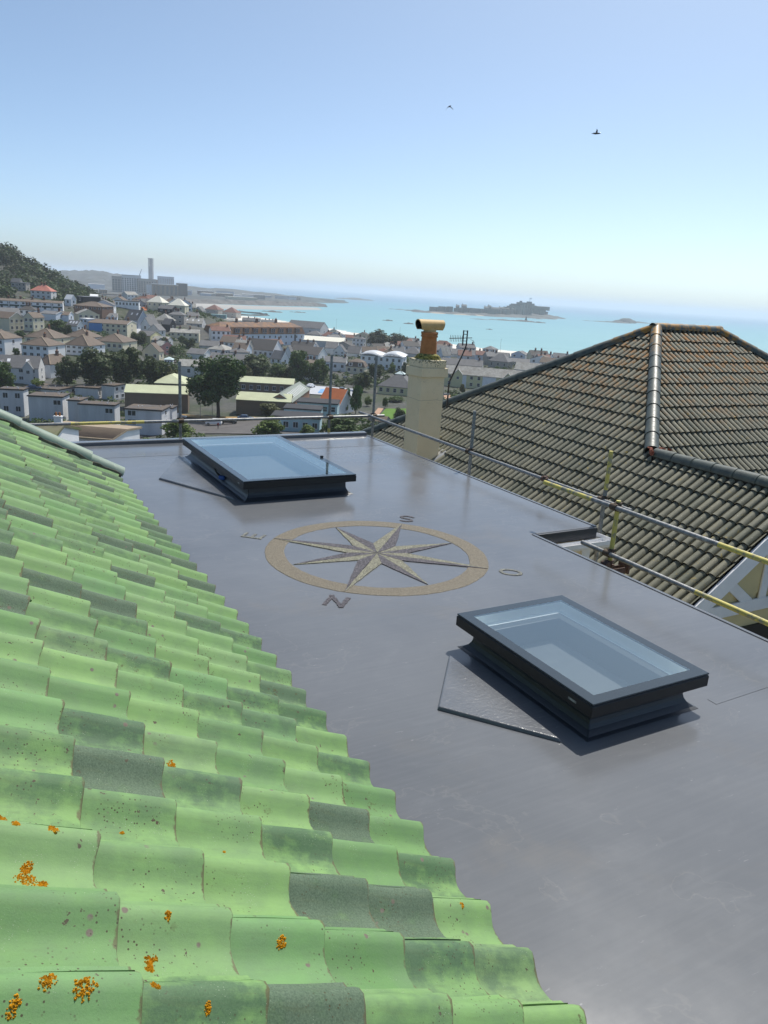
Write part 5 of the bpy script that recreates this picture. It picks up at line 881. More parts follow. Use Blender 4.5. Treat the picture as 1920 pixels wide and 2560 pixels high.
BUILDINGS += [
 {'n': 'house', 'l': 'cream brown tiled gable fronted house behind the dark slate house', 'w': 'cream', 'r': 'brown', 't': 'gy', 'p': [-6.11, 453.47, -33.52], 'a': 0.063, 'wl': 11.0, 'wr': 6.86, 'he': 4.02, 'hr': 2.17, 'nf': 2, 'fl': 1, 'nr': 1, 'chim': 1},
 {'n': 'house', 'l': 'cream brown tiled hip roofed house in front of the dark red roofed seafront cottage', 'w': 'cream', 'r': 'brown', 't': 'hip', 'p': [-15.57, 580.34, -33.96], 'a': 0.077, 'wl': 8.38, 'wr': 7.82, 'he': 4.67, 'hr': 2.43, 'nf': 3, 'fl': 2, 'nr': 1, 'chim': 0},
 {'n': 'house', 'l': 'white red brown long roofed house behind the grey roofed house', 'w': 'white', 'r': 'redbrown', 't': 'gx', 'p': [-86.14, 421.55, -30.76], 'a': 0.252, 'wl': 11.84, 'wr': 6.92, 'he': 4.29, 'hr': 2.05, 'nf': 3, 'fl': 1, 'nr': 1, 'chim': 1},
 {'n': 'house', 'l': 'white grey slate long roofed house behind the small grey gables', 'w': 'white', 'r': 'greyslate', 't': 'gx', 'p': [101.89, 479.81, -34.03], 'a': -0.409, 'wl': 9.25, 'wr': 6.68, 'he': 5.28, 'hr': 2.15, 'nf': 2, 'fl': 2, 'nr': 0, 'chim': 1},
 {'n': 'house', 'l': 'cream charcoal long roofed house behind the small grey gables', 'w': 'cream', 'r': 'charcoal', 't': 'gx', 'p': [89.03, 485.5, -34.11], 'a': 0.169, 'wl': 11.35, 'wr': 8.13, 'he': 5.18, 'hr': 2.78, 'nf': 4, 'fl': 2, 'nr': 1, 'chim': 2},
 {'n': 'house', 'l': 'cream red brown long roofed house behind the long charcoal roofed house', 'w': 'cream', 'r': 'redbrown', 't': 'gx', 'p': [-66.0, 424.07, -32.55], 'a': 0.504, 'wl': 9.16, 'wr': 8.29, 'he': 5.05, 'hr': 2.04, 'nf': 4, 'fl': 2, 'nr': 1, 'chim': 1},
 {'n': 'house', 'l': 'pale grey brown tiled long roofed house in front of the white roofed terrace', 'w': 'paleg', 'r': 'brown', 't': 'gx', 'p': [-179.96, 489.89, -19.02], 'a': 0.702, 'wl': 9.54, 'wr': 8.58, 'he': 4.2, 'hr': 2.25, 'nf': 3, 'fl': 1, 'nr': 0, 'chim': 2},
 {'n': 'house', 'l': 'white pale lichened long roofed house in front of the pale pyramid roofed house', 'w': 'white', 'r': 'pale', 't': 'gx', 'p': [-214.72, 636.6, -16.61], 'a': 0.875, 'wl': 9.44, 'wr': 8.5, 'he': 5.05, 'hr': 2.32, 'nf': 3, 'fl': 2, 'nr': 1, 'chim': 0},
 {'n': 'house', 'l': 'white brown tiled hip roofed house in front of the pale pyramid roofed house', 'w': 'white', 'r': 'brown', 't': 'hip', 'p': [-197.31, 610.94, -19.49], 'a': -0.038, 'wl': 10.27, 'wr': 8.45, 'he': 5.25, 'hr': 2.68, 'nf': 3, 'fl': 2, 'nr': 1, 'chim': 0},
 {'n': 'house', 'l': 'cream charcoal gable fronted house in front of the dark red roofed seafront cottage', 'w': 'cream', 'r': 'charcoal', 't': 'gy', 'p': [-23.86, 590.4, -34.27], 'a': -0.16, 'wl': 11.96, 'wr': 8.17, 'he': 4.69, 'hr': 2.61, 'nf': 4, 'fl': 2, 'nr': 1, 'chim': 1},
 {'n': 'house', 'l': 'white pale lichened gable fronted house in front of the grey hip roofed house', 'w': 'white', 'r': 'pale', 't': 'gy', 'p': [-93.91, 589.42, -33.42], 'a': 0.358, 'wl': 12.97, 'wr': 7.9, 'he': 4.32, 'hr': 2.73, 'nf': 3, 'fl': 2, 'nr': 1, 'chim': 1},
 {'n': 'house', 'l': 'white brown tiled long roofed house in front of the white rendered terrace', 'w': 'white', 'r': 'brown', 't': 'gx', 'p': [-34.67, 328.39, -33.15], 'a': 0.655, 'wl': 9.42, 'wr': 7.9, 'he': 4.12, 'hr': 2.45, 'nf': 2, 'fl': 1, 'nr': 0, 'chim': 2},
 {'n': 'house', 'l': 'pale grey pale lichened long roofed house in front of the small white glazed conservatory', 'w': 'paleg', 'r': 'pale', 't': 'gx', 'p': [-74.29, 294.04, -32.49], 'a': 0.297, 'wl': 12.76, 'wr': 6.88, 'he': 4.11, 'hr': 2.07, 'nf': 2, 'fl': 1, 'nr': 1, 'chim': 1},
 {'n': 'house', 'l': 'pale grey red brown long roofed house behind the mottled slate roof row', 'w': 'paleg', 'r': 'redbrown', 't': 'gx', 'p': [39.63, 440.72, -33.69], 'a': -0.04, 'wl': 7.58, 'wr': 8.25, 'he': 5.15, 'hr': 2.58, 'nf': 2, 'fl': 2, 'nr': 1, 'chim': 1},
 {'n': 'house', 'l': 'cream slate long roofed house behind the white roofed terrace', 'w': 'cream', 'r': 'slate', 't': 'gx', 'p': [-188.08, 500.77, -18.45], 'a': 0.909, 'wl': 12.94, 'wr': 8.61, 'he': 4.63, 'hr': 2.35, 'nf': 3, 'fl': 2, 'nr': 1, 'chim': 2},
 {'n': 'house', 'l': 'cream red brown long roofed house behind the white roofed terrace', 'w': 'cream', 'r': 'redbrown', 't': 'gx', 'p': [-150.11, 547.25, -19.13], 'a': 0.618, 'wl': 11.53, 'wr': 8.79, 'he': 4.04, 'hr': 1.86, 'nf': 3, 'fl': 1, 'nr': 0, 'chim': 2},
 {'n': 'house', 'l': 'pale grey grey slate long roofed house in front of the slate roofed house', 'w': 'paleg', 'r': 'greyslate', 't': 'gx', 'p': [-175.41, 354.77, -21.51], 'a': 0.659, 'wl': 9.79, 'wr': 8.93, 'he': 4.24, 'hr': 2.77, 'nf': 3, 'fl': 1, 'nr': 0, 'chim': 0},
 {'n': 'house', 'l': 'grey stone grey slate gable fronted house behind the white roofed terrace', 'w': 'stone', 'r': 'greyslate', 't': 'gy', 'p': [-175.27, 565.02, -18.59], 'a': 0.501, 'wl': 11.29, 'wr': 7.91, 'he': 4.63, 'hr': 2.43, 'nf': 2, 'fl': 2, 'nr': 0, 'chim': 0},
 {'n': 'house', 'l': 'cream charcoal long roofed house in front of the wide slate roof building', 'w': 'cream', 'r': 'charcoal', 't': 'gx', 'p': [-9.89, 467.66, -33.81], 'a': 0.571, 'wl': 8.84, 'wr': 6.87, 'he': 4.01, 'hr': 2.76, 'nf': 3, 'fl': 1, 'nr': 0, 'chim': 0},
 {'n': 'house', 'l': 'white pale lichened gable fronted house beside the small white seafront house', 'w': 'white', 'r': 'pale', 't': 'gy', 'p': [-85.83, 536.59, -30.39], 'a': 0.709, 'wl': 12.99, 'wr': 6.94, 'he': 4.66, 'hr': 2.41, 'nf': 3, 'fl': 2, 'nr': 1, 'chim': 2},
 {'n': 'house', 'l': 'grey stone charcoal gable fronted house behind the grey slate house', 'w': 'stone', 'r': 'charcoal', 't': 'gy', 'p': [-29.98, 468.8, -33.37], 'a': -0.286, 'wl': 11.98, 'wr': 7.31, 'he': 4.12, 'hr': 2.25, 'nf': 2, 'fl': 1, 'nr': 1, 'chim': 1},
 {'n': 'house', 'l': 'white grey slate gable fronted house in front of the white rendered terrace', 'w': 'white', 'r': 'greyslate', 't': 'gy', 'p': [-35.1, 313.14, -33.29], 'a': 0.662, 'wl': 7.65, 'wr': 8.26, 'he': 4.01, 'hr': 2.27, 'nf': 4, 'fl': 1, 'nr': 0, 'chim': 1},
 {'n': 'house', 'l': 'white slate long roofed house behind the white roofed terrace', 'w': 'white', 'r': 'slate', 't': 'gx', 'p': [-156.36, 578.36, -21.99], 'a': 0.464, 'wl': 8.63, 'wr': 6.68, 'he': 4.43, 'hr': 2.31, 'nf': 2, 'fl': 2, 'nr': 1, 'chim': 1},
 {'n': 'house', 'l': 'white brown tiled hip roofed house behind the small white seafront house', 'w': 'white', 'r': 'brown', 't': 'hip', 'p': [-12.02, 553.25, -34.35], 'a': 0.572, 'wl': 11.2, 'wr': 8.84, 'he': 4.74, 'hr': 2.06, 'nf': 3, 'fl': 2, 'nr': 0, 'chim': 0},
 {'n': 'house', 'l': 'white grey slate long roofed house behind the small white seafront house', 'w': 'white', 'r': 'greyslate', 't': 'gx', 'p': [10.27, 562.26, -34.08], 'a': -0.368, 'wl': 11.34, 'wr': 6.85, 'he': 4.81, 'hr': 1.81, 'nf': 2, 'fl': 2, 'nr': 1, 'chim': 1},
 {'n': 'house', 'l': 'blue white brown tiled hip roofed house behind the white modern apartments', 'w': 'paleblue', 'r': 'brown', 't': 'hip', 'p': [-2.04, 415.45, -33.16], 'a': -0.195, 'wl': 7.99, 'wr': 8.33, 'he': 4.75, 'hr': 2.65, 'nf': 4, 'fl': 2, 'nr': 1, 'chim': 2},
 {'n': 'house', 'l': 'cream pale lichened gable fronted house behind the wide slate roof building', 'w': 'cream', 'r': 'pale', 't': 'gy', 'p': [-3.46, 497.58, -33.92], 'a': 0.357, 'wl': 7.98, 'wr': 8.45, 'he': 4.14, 'hr': 1.91, 'nf': 3, 'fl': 1, 'nr': 0, 'chim': 0},
 {'n': 'house', 'l': 'pale grey grey slate gable fronted house behind the grey hip roofed house', 'w': 'paleg', 'r': 'greyslate', 't': 'gy', 'p': [-84.53, 609.48, -33.67], 'a': 0.488, 'wl': 7.08, 'wr': 7.22, 'he': 5.37, 'hr': 2.41, 'nf': 4, 'fl': 2, 'nr': 1, 'chim': 0},
 {'n': 'house', 'l': 'white brown tiled hip roofed house in front of the small grey gables', 'w': 'white', 'r': 'brown', 't': 'hip', 'p': [101.84, 453.91, -33.92], 'a': 0.329, 'wl': 7.63, 'wr': 8.07, 'he': 4.14, 'hr': 2.46, 'nf': 3, 'fl': 1, 'nr': 1, 'chim': 1},
 {'n': 'house', 'l': 'white red brown hip roofed house behind the long dark slate terrace', 'w': 'white', 'r': 'redbrown', 't': 'hip', 'p': [32.7, 533.5, -33.96], 'a': -0.261, 'wl': 12.05, 'wr': 7.14, 'he': 4.91, 'hr': 2.58, 'nf': 3, 'fl': 2, 'nr': 0, 'chim': 0},
 {'n': 'house', 'l': 'grey stone red brown long roofed house in front of the small white seafront house', 'w': 'stone', 'r': 'redbrown', 't': 'gx', 'p': [6.63, 518.82, -34.2], 'a': 0.037, 'wl': 9.8, 'wr': 8.37, 'he': 4.07, 'hr': 2.3, 'nf': 3, 'fl': 1, 'nr': 0, 'chim': 0},
 {'n': 'house', 'l': 'white brown tiled gable fronted house in front of the small white seafront house', 'w': 'white', 'r': 'brown', 't': 'gy', 'p': [-77.31, 518.42, -30.79], 'a': 0.198, 'wl': 12.18, 'wr': 7.1, 'he': 4.21, 'hr': 2.38, 'nf': 3, 'fl': 1, 'nr': 1, 'chim': 1},
 {'n': 'house', 'l': 'pale grey grey slate long roofed house behind the white roofed terrace', 'w': 'paleg', 'r': 'greyslate', 't': 'gx', 'p': [-170.59, 538.93, -18.6], 'a': 0.507, 'wl': 7.21, 'wr': 6.69, 'he': 4.37, 'hr': 2.75, 'nf': 3, 'fl': 2, 'nr': 1, 'chim': 0},
 {'n': 'house', 'l': 'white slate long roofed house behind the wide slate roof building', 'w': 'white', 'r': 'slate', 't': 'gx', 'p': [30.07, 487.34, -33.98], 'a': -0.012, 'wl': 9.69, 'wr': 8.33, 'he': 4.53, 'hr': 2.46, 'nf': 3, 'fl': 2, 'nr': 0, 'chim': 1},
 {'n': 'house', 'l': 'blue white brown tiled long roofed house behind the long dark slate terrace', 'w': 'paleblue', 'r': 'brown', 't': 'gx', 'p': [28.93, 517.69, -33.96], 'a': 0.144, 'wl': 9.96, 'wr': 6.99, 'he': 4.21, 'hr': 1.86, 'nf': 3, 'fl': 1, 'nr': 0, 'chim': 1},
 {'n': 'house', 'l': 'white charcoal long roofed house behind the grey hip roofed house', 'w': 'white', 'r': 'charcoal', 't': 'gx', 'p': [-101.84, 610.4, -33.33], 'a': 0.515, 'wl': 7.78, 'wr': 6.8, 'he': 4.21, 'hr': 2.47, 'nf': 3, 'fl': 1, 'nr': 1, 'chim': 2},
 {'n': 'house', 'l': 'cream slate long roofed house in front of the pale pyramid roofed house', 'w': 'cream', 'r': 'slate', 't': 'gx', 'p': [-190.07, 634.85, -23.27], 'a': 0.091, 'wl': 11.38, 'wr': 7.92, 'he': 5.37, 'hr': 2.31, 'nf': 2, 'fl': 2, 'nr': 1, 'chim': 2},
 {'n': 'house', 'l': 'cream pale lichened long roofed house in front of the pale pyramid roofed house', 'w': 'cream', 'r': 'pale', 't': 'gx', 'p': [-154.91, 596.19, -21.9], 'a': 0.304, 'wl': 7.12, 'wr': 7.71, 'he': 4.96, 'hr': 2.63, 'nf': 4, 'fl': 2, 'nr': 1, 'chim': 2},
 {'n': 'house', 'l': 'cream red brown long roofed house behind the small white seafront house', 'w': 'cream', 'r': 'redbrown', 't': 'gx', 'p': [6.72, 549.0, -34.27], 'a': 0.338, 'wl': 10.31, 'wr': 7.14, 'he': 4.58, 'hr': 2.13, 'nf': 3, 'fl': 2, 'nr': 0, 'chim': 2},
 {'n': 'house', 'l': 'white red brown gable fronted house behind the small white seafront house', 'w': 'white', 'r': 'redbrown', 't': 'gy', 'p': [-14.09, 567.4, -34.12], 'a': -0.325, 'wl': 9.86, 'wr': 7.85, 'he': 4.11, 'hr': 2.49, 'nf': 2, 'fl': 1, 'nr': 1, 'chim': 1},
 {'n': 'house', 'l': 'pale grey brown tiled gable fronted house behind the pale slate roofed house', 'w': 'paleg', 'r': 'brown', 't': 'gy', 'p': [98.21, 436.04, -33.74], 'a': -0.572, 'wl': 10.26, 'wr': 7.16, 'he': 4.99, 'hr': 2.13, 'nf': 3, 'fl': 2, 'nr': 1, 'chim': 2},
 {'n': 'house', 'l': 'cream grey slate long roofed house in front of the pale pyramid roofed house', 'w': 'cream', 'r': 'greyslate', 't': 'gx', 'p': [-201.93, 626.74, -20.72], 'a': 0.862, 'wl': 8.12, 'wr': 8.7, 'he': 5.05, 'hr': 1.85, 'nf': 3, 'fl': 2, 'nr': 0, 'chim': 1},
 {'n': 'house', 'l': 'white slate long roofed house behind the dark roofed house', 'w': 'white', 'r': 'slate', 't': 'gx', 'p': [-163.07, 551.16, -18.98], 'a': 0.088, 'wl': 10.14, 'wr': 7.58, 'he': 4.52, 'hr': 2.12, 'nf': 3, 'fl': 2, 'nr': 1, 'chim': 1},
 {'n': 'house', 'l': 'white brown tiled gable fronted house behind the white roofed terrace', 'w': 'white', 'r': 'brown', 't': 'gy', 'p': [-185.66, 530.77, -18.75], 'a': -0.014, 'wl': 9.24, 'wr': 8.23, 'he': 5.28, 'hr': 2.63, 'nf': 4, 'fl': 2, 'nr': 1, 'chim': 2},
 {'n': 'house', 'l': 'blue white slate long roofed house behind the wide slate roof building', 'w': 'paleblue', 'r': 'slate', 't': 'gx', 'p': [21.72, 499.4, -33.93], 'a': 0.307, 'wl': 12.14, 'wr': 6.88, 'he': 4.1, 'hr': 2.21, 'nf': 3, 'fl': 1, 'nr': 1, 'chim': 1},
 {'n': 'house', 'l': 'white brown tiled gable fronted house in front of the small grey gables', 'w': 'white', 'r': 'brown', 't': 'gy', 'p': [84.45, 445.2, -33.88], 'a': -0.387, 'wl': 12.51, 'wr': 6.96, 'he': 5.39, 'hr': 2.31, 'nf': 3, 'fl': 2, 'nr': 1, 'chim': 1},
 {'n': 'house', 'l': 'grey stone red brown long roofed house in front of the small grey gables', 'w': 'stone', 'r': 'redbrown', 't': 'gx', 'p': [87.66, 461.09, -34.15], 'a': 0.162, 'wl': 7.41, 'wr': 8.45, 'he': 5.07, 'hr': 2.23, 'nf': 3, 'fl': 2, 'nr': 1, 'chim': 2},
 {'n': 'house', 'l': 'white grey slate long roofed house beside the tall white gable house', 'w': 'white', 'r': 'greyslate', 't': 'gx', 'p': [-48.52, 434.94, -33.15], 'a': 0.661, 'wl': 10.7, 'wr': 7.34, 'he': 4.17, 'hr': 2.46, 'nf': 2, 'fl': 1, 'nr': 1, 'chim': 1},
 {'n': 'house', 'l': 'white grey slate long roofed house in front of the pale pyramid roofed house', 'w': 'white', 'r': 'greyslate', 't': 'gx', 'p': [-167.27, 605.67, -22.41], 'a': 0.069, 'wl': 12.81, 'wr': 7.42, 'he': 4.46, 'hr': 2.5, 'nf': 2, 'fl': 2, 'nr': 0, 'chim': 1},
 {'n': 'house', 'l': 'white charcoal long roofed house behind the wide slate roof building', 'w': 'white', 'r': 'charcoal', 't': 'gx', 'p': [9.61, 493.22, -33.96], 'a': 0.331, 'wl': 10.62, 'wr': 8.63, 'he': 5.36, 'hr': 2.78, 'nf': 3, 'fl': 2, 'nr': 0, 'chim': 1},
 {'n': 'house', 'l': 'cream pale lichened gable fronted house behind the low slate roof house', 'w': 'cream', 'r': 'pale', 't': 'gy', 'p': [-149.71, 381.75, -21.18], 'a': 0.574, 'wl': 9.84, 'wr': 7.61, 'he': 4.92, 'hr': 2.3, 'nf': 4, 'fl': 2, 'nr': 0, 'chim': 1},
 {'n': 'house', 'l': 'pale grey slate long roofed house behind the long dark slate terrace', 'w': 'paleg', 'r': 'slate', 't': 'gx', 'p': [47.8, 524.58, -33.95], 'a': 0.259, 'wl': 11.18, 'wr': 7.77, 'he': 4.64, 'hr': 2.34, 'nf': 3, 'fl': 2, 'nr': 1, 'chim': 1},
 {'n': 'house', 'l': 'cream red brown hip roofed house in front of the dark slate house', 'w': 'cream', 'r': 'redbrown', 't': 'hip', 'p': [-5.83, 428.61, -33.3], 'a': -0.336, 'wl': 8.22, 'wr': 8.17, 'he': 4.41, 'hr': 2.07, 'nf': 3, 'fl': 2, 'nr': 0, 'chim': 0},
 {'n': 'house', 'l': 'pale grey red brown hip roofed house behind the small white seafront house', 'w': 'paleg', 'r': 'redbrown', 't': 'hip', 'p': [-79.33, 548.87, -33.09], 'a': 0.494, 'wl': 8.27, 'wr': 7.38, 'he': 4.63, 'hr': 2.11, 'nf': 3, 'fl': 2, 'nr': 1, 'chim': 1},
 {'n': 'house', 'l': 'blue white grey slate gable fronted house in front of the dark red roofed seafront cottage', 'w': 'paleblue', 'r': 'greyslate', 't': 'gy', 'p': [-44.36, 591.54, -34.18], 'a': -0.125, 'wl': 12.68, 'wr': 8.04, 'he': 4.07, 'hr': 2.1, 'nf': 3, 'fl': 1, 'nr': 1, 'chim': 0},
 {'n': 'house', 'l': 'white grey slate long roofed house in front of the small white seafront house', 'w': 'white', 'r': 'greyslate', 't': 'gx', 'p': [-66.55, 513.84, -32.67], 'a': -0.071, 'wl': 7.24, 'wr': 6.83, 'he': 5.17, 'hr': 2.14, 'nf': 3, 'fl': 2, 'nr': 0, 'chim': 0},
 {'n': 'house', 'l': 'cream red brown long roofed house in front of the pale pyramid roofed house', 'w': 'cream', 'r': 'redbrown', 't': 'gx', 'p': [-179.57, 580.56, -16.78], 'a': 0.5, 'wl': 7.24, 'wr': 8.59, 'he': 4.69, 'hr': 2.43, 'nf': 4, 'fl': 2, 'nr': 1, 'chim': 1},
 {'n': 'house', 'l': 'pale grey brown tiled long roofed house in front of the grey hip roofed house', 'w': 'paleg', 'r': 'brown', 't': 'gx', 'p': [-114.04, 583.58, -33.17], 'a': 0.243, 'wl': 11.77, 'wr': 8.35, 'he': 4.21, 'hr': 1.92, 'nf': 3, 'fl': 1, 'nr': 0, 'chim': 1},
 {'n': 'house', 'l': 'cream pale lichened gable fronted house in front of the pale pyramid roofed house', 'w': 'cream', 'r': 'pale', 't': 'gy', 'p': [-167.56, 636.22, -23.79], 'a': 0.308, 'wl': 12.49, 'wr': 6.98, 'he': 4.24, 'hr': 1.82, 'nf': 4, 'fl': 1, 'nr': 1, 'chim': 2},
 {'n': 'house', 'l': 'white brown tiled gable fronted house in front of the grey hip roofed house', 'w': 'white', 'r': 'brown', 't': 'gy', 'p': [-79.2, 570.08, -33.42], 'a': 0.488, 'wl': 8.1, 'wr': 7.22, 'he': 4.42, 'hr': 2.15, 'nf': 3, 'fl': 2, 'nr': 1, 'chim': 1},
 {'n': 'house', 'l': 'white brown tiled long roofed house in front of the grey roofed house', 'w': 'white', 'r': 'brown', 't': 'gx', 'p': [-84.18, 404.94, -31.69], 'a': -0.145, 'wl': 9.94, 'wr': 8.49, 'he': 4.91, 'hr': 2.52, 'nf': 4, 'fl': 2, 'nr': 1, 'chim': 1},
 {'n': 'house', 'l': 'white red brown gable fronted house in front of the grey hip roofed house', 'w': 'white', 'r': 'redbrown', 't': 'gy', 'p': [-46.45, 564.48, -33.95], 'a': 0.632, 'wl': 10.18, 'wr': 7.76, 'he': 4.17, 'hr': 2.72, 'nf': 2, 'fl': 1, 'nr': 0, 'chim': 1},
 {'n': 'house', 'l': 'grey stone grey slate long roofed house in front of the small grey gables', 'w': 'stone', 'r': 'greyslate', 't': 'gx', 'p': [55.85, 450.6, -33.82], 'a': 0.227, 'wl': 7.26, 'wr': 6.91, 'he': 4.98, 'hr': 2.1, 'nf': 2, 'fl': 2, 'nr': 1, 'chim': 1},
 {'n': 'house', 'l': 'white slate long roofed house behind the small grey gables', 'w': 'white', 'r': 'slate', 't': 'gx', 'p': [90.43, 472.99, -34.16], 'a': -0.539, 'wl': 9.65, 'wr': 7.09, 'he': 5.06, 'hr': 2.23, 'nf': 2, 'fl': 2, 'nr': 0, 'chim': 1},
 {'n': 'house', 'l': 'cream brown tiled gable fronted house behind the white roofed terrace', 'w': 'cream', 'r': 'brown', 't': 'gy', 'p': [-169.24, 587.16, -21.45], 'a': 0.631, 'wl': 8.15, 'wr': 8.81, 'he': 5.04, 'hr': 2.09, 'nf': 2, 'fl': 2, 'nr': 1, 'chim': 1},
 {'n': 'house', 'l': 'blue white grey slate gable fronted house behind the small grey gables', 'w': 'paleblue', 'r': 'greyslate', 't': 'gy', 'p': [79.64, 495.32, -34.07], 'a': -0.509, 'wl': 9.34, 'wr': 7.61, 'he': 4.38, 'hr': 1.99, 'nf': 2, 'fl': 2, 'nr': 1, 'chim': 0},
 {'n': 'house', 'l': 'blue white brown tiled gable fronted house behind the small white seafront house', 'w': 'paleblue', 'r': 'brown', 't': 'gy', 'p': [0.08, 569.1, -34.01], 'a': 0.35, 'wl': 8.09, 'wr': 8.71, 'he': 4.39, 'hr': 2.43, 'nf': 4, 'fl': 2, 'nr': 1, 'chim': 1},
 {'n': 'house', 'l': 'blue white grey slate long roofed house in front of the small white seafront house', 'w': 'paleblue', 'r': 'greyslate', 't': 'gx', 'p': [-41.65, 527.87, -33.81], 'a': 0.429, 'wl': 7.46, 'wr': 8.44, 'he': 4.89, 'hr': 1.92, 'nf': 2, 'fl': 2, 'nr': 1, 'chim': 0},
 {'n': 'house', 'l': 'white charcoal long roofed house beside the small white seafront house', 'w': 'white', 'r': 'charcoal', 't': 'gx', 'p': [-40.7, 538.83, -34.23], 'a': 0.625, 'wl': 7.08, 'wr': 8.44, 'he': 4.84, 'hr': 2.35, 'nf': 3, 'fl': 2, 'nr': 0, 'chim': 1},
 {'n': 'house', 'l': 'white slate long roofed house in front of the wide pale lichened slate roof house', 'w': 'white', 'r': 'slate', 't': 'gx', 'p': [-136.04, 427.45, -23.0], 'a': 0.508, 'wl': 8.56, 'wr': 7.51, 'he': 4.13, 'hr': 2.16, 'nf': 3, 'fl': 1, 'nr': 1, 'chim': 0},
 {'n': 'house', 'l': 'grey stone grey slate hip roofed house behind the wide pale lichened slate roof house', 'w': 'stone', 'r': 'greyslate', 't': 'hip', 'p': [-125.19, 451.69, -21.95], 'a': 0.07, 'wl': 8.74, 'wr': 7.13, 'he': 5.06, 'hr': 1.96, 'nf': 2, 'fl': 2, 'nr': 1, 'chim': 2},
 {'n': 'house', 'l': 'blue white brown tiled gable fronted house behind the white roofed terrace', 'w': 'paleblue', 'r': 'brown', 't': 'gy', 'p': [-143.6, 536.62, -18.12], 'a': 0.311, 'wl': 9.23, 'wr': 6.84, 'he': 5.01, 'hr': 2.76, 'nf': 3, 'fl': 2, 'nr': 1, 'chim': 1},
 {'n': 'house', 'l': 'pale grey brown tiled gable fronted house behind the white roofed terrace', 'w': 'paleg', 'r': 'brown', 't': 'gy', 'p': [-172.91, 526.12, -19.77], 'a': 0.868, 'wl': 9.03, 'wr': 8.22, 'he': 5.31, 'hr': 2.14, 'nf': 3, 'fl': 2, 'nr': 0, 'chim': 0},
 {'n': 'house', 'l': 'white slate gable fronted house behind the wide dark brick building', 'w': 'white', 'r': 'slate', 't': 'gy', 'p': [-155.71, 421.29, -17.97], 'a': 0.154, 'wl': 10.65, 'wr': 6.53, 'he': 5.21, 'hr': 2.34, 'nf': 3, 'fl': 2, 'nr': 1, 'chim': 1},
 {'n': 'house', 'l': 'grey stone slate long roofed house in front of the long grey roofed seafront terrace', 'w': 'stone', 'r': 'slate', 't': 'gx', 'p': [-100.18, 622.26, -33.47], 'a': -0.04, 'wl': 7.52, 'wr': 6.92, 'he': 4.0, 'hr': 2.01, 'nf': 3, 'fl': 1, 'nr': 0, 'chim': 0},
 {'n': 'house', 'l': 'white brown tiled hip roofed house in front of the low white roofed house', 'w': 'white', 'r': 'brown', 't': 'hip', 'p': [-141.22, 390.8, -25.72], 'a': 0.397, 'wl': 10.16, 'wr': 8.33, 'he': 4.55, 'hr': 1.95, 'nf': 4, 'fl': 2, 'nr': 1, 'chim': 2},
 {'n': 'house', 'l': 'white brown tiled long roofed house behind the pale slate roofed house', 'w': 'white', 'r': 'brown', 't': 'gx', 'p': [86.13, 430.84, -33.77], 'a': -0.397, 'wl': 9.99, 'wr': 7.64, 'he': 4.86, 'hr': 2.51, 'nf': 3, 'fl': 2, 'nr': 1, 'chim': 1},
 {'n': 'house', 'l': 'pale grey slate long roofed house behind the white roofed terrace', 'w': 'paleg', 'r': 'slate', 't': 'gx', 'p': [-161.92, 524.31, -17.99], 'a': 0.1, 'wl': 7.56, 'wr': 7.04, 'he': 4.56, 'hr': 2.47, 'nf': 2, 'fl': 2, 'nr': 1, 'chim': 1},
 {'n': 'house', 'l': 'grey stone pale lichened long roofed house beside the pale slate hip roofed house', 'w': 'stone', 'r': 'pale', 't': 'gx', 'p': [-74.79, 388.55, -31.95], 'a': -0.16, 'wl': 7.43, 'wr': 7.83, 'he': 4.81, 'hr': 2.68, 'nf': 4, 'fl': 2, 'nr': 1, 'chim': 1},
 {'n': 'house', 'l': 'pale grey slate hip roofed house beside the plain white barn', 'w': 'paleg', 'r': 'slate', 't': 'hip', 'p': [-70.67, 356.04, -31.73], 'a': 0.246, 'wl': 8.08, 'wr': 8.13, 'he': 4.27, 'hr': 1.81, 'nf': 3, 'fl': 1, 'nr': 0, 'chim': 2},
 {'n': 'house', 'l': 'grey stone pale lichened long roofed house in front of the pale pyramid roofed house', 'w': 'stone', 'r': 'pale', 't': 'gx', 'p': [-183.79, 613.01, -23.82], 'a': 0.841, 'wl': 8.21, 'wr': 7.89, 'he': 5.01, 'hr': 2.11, 'nf': 3, 'fl': 2, 'nr': 0, 'chim': 0},
 {'n': 'house', 'l': 'grey stone brown tiled long roofed house in front of the grey hip roofed house', 'w': 'stone', 'r': 'brown', 't': 'gx', 'p': [-81.73, 559.57, -33.24], 'a': 0.495, 'wl': 8.29, 'wr': 7.83, 'he': 4.01, 'hr': 2.35, 'nf': 3, 'fl': 1, 'nr': 1, 'chim': 0},
 {'n': 'house', 'l': 'grey stone charcoal gable fronted house in front of the small white seafront house', 'w': 'stone', 'r': 'charcoal', 't': 'gy', 'p': [15.72, 536.73, -34.25], 'a': 0.321, 'wl': 9.01, 'wr': 7.08, 'he': 4.74, 'hr': 1.94, 'nf': 2, 'fl': 2, 'nr': 0, 'chim': 2},
 {'n': 'house', 'l': 'cream slate long roofed house behind the row of pale slate roofs', 'w': 'cream', 'r': 'slate', 't': 'gx', 'p': [-124.06, 480.8, -22.19], 'a': 0.453, 'wl': 7.02, 'wr': 7.1, 'he': 4.05, 'hr': 1.98, 'nf': 4, 'fl': 1, 'nr': 1, 'chim': 1},
 {'n': 'house', 'l': 'white brown tiled gable fronted house behind the dark roofed house', 'w': 'white', 'r': 'brown', 't': 'gy', 'p': [-148.98, 524.33, -16.67], 'a': 0.627, 'wl': 7.76, 'wr': 8.74, 'he': 4.52, 'hr': 2.15, 'nf': 3, 'fl': 2, 'nr': 0, 'chim': 2},
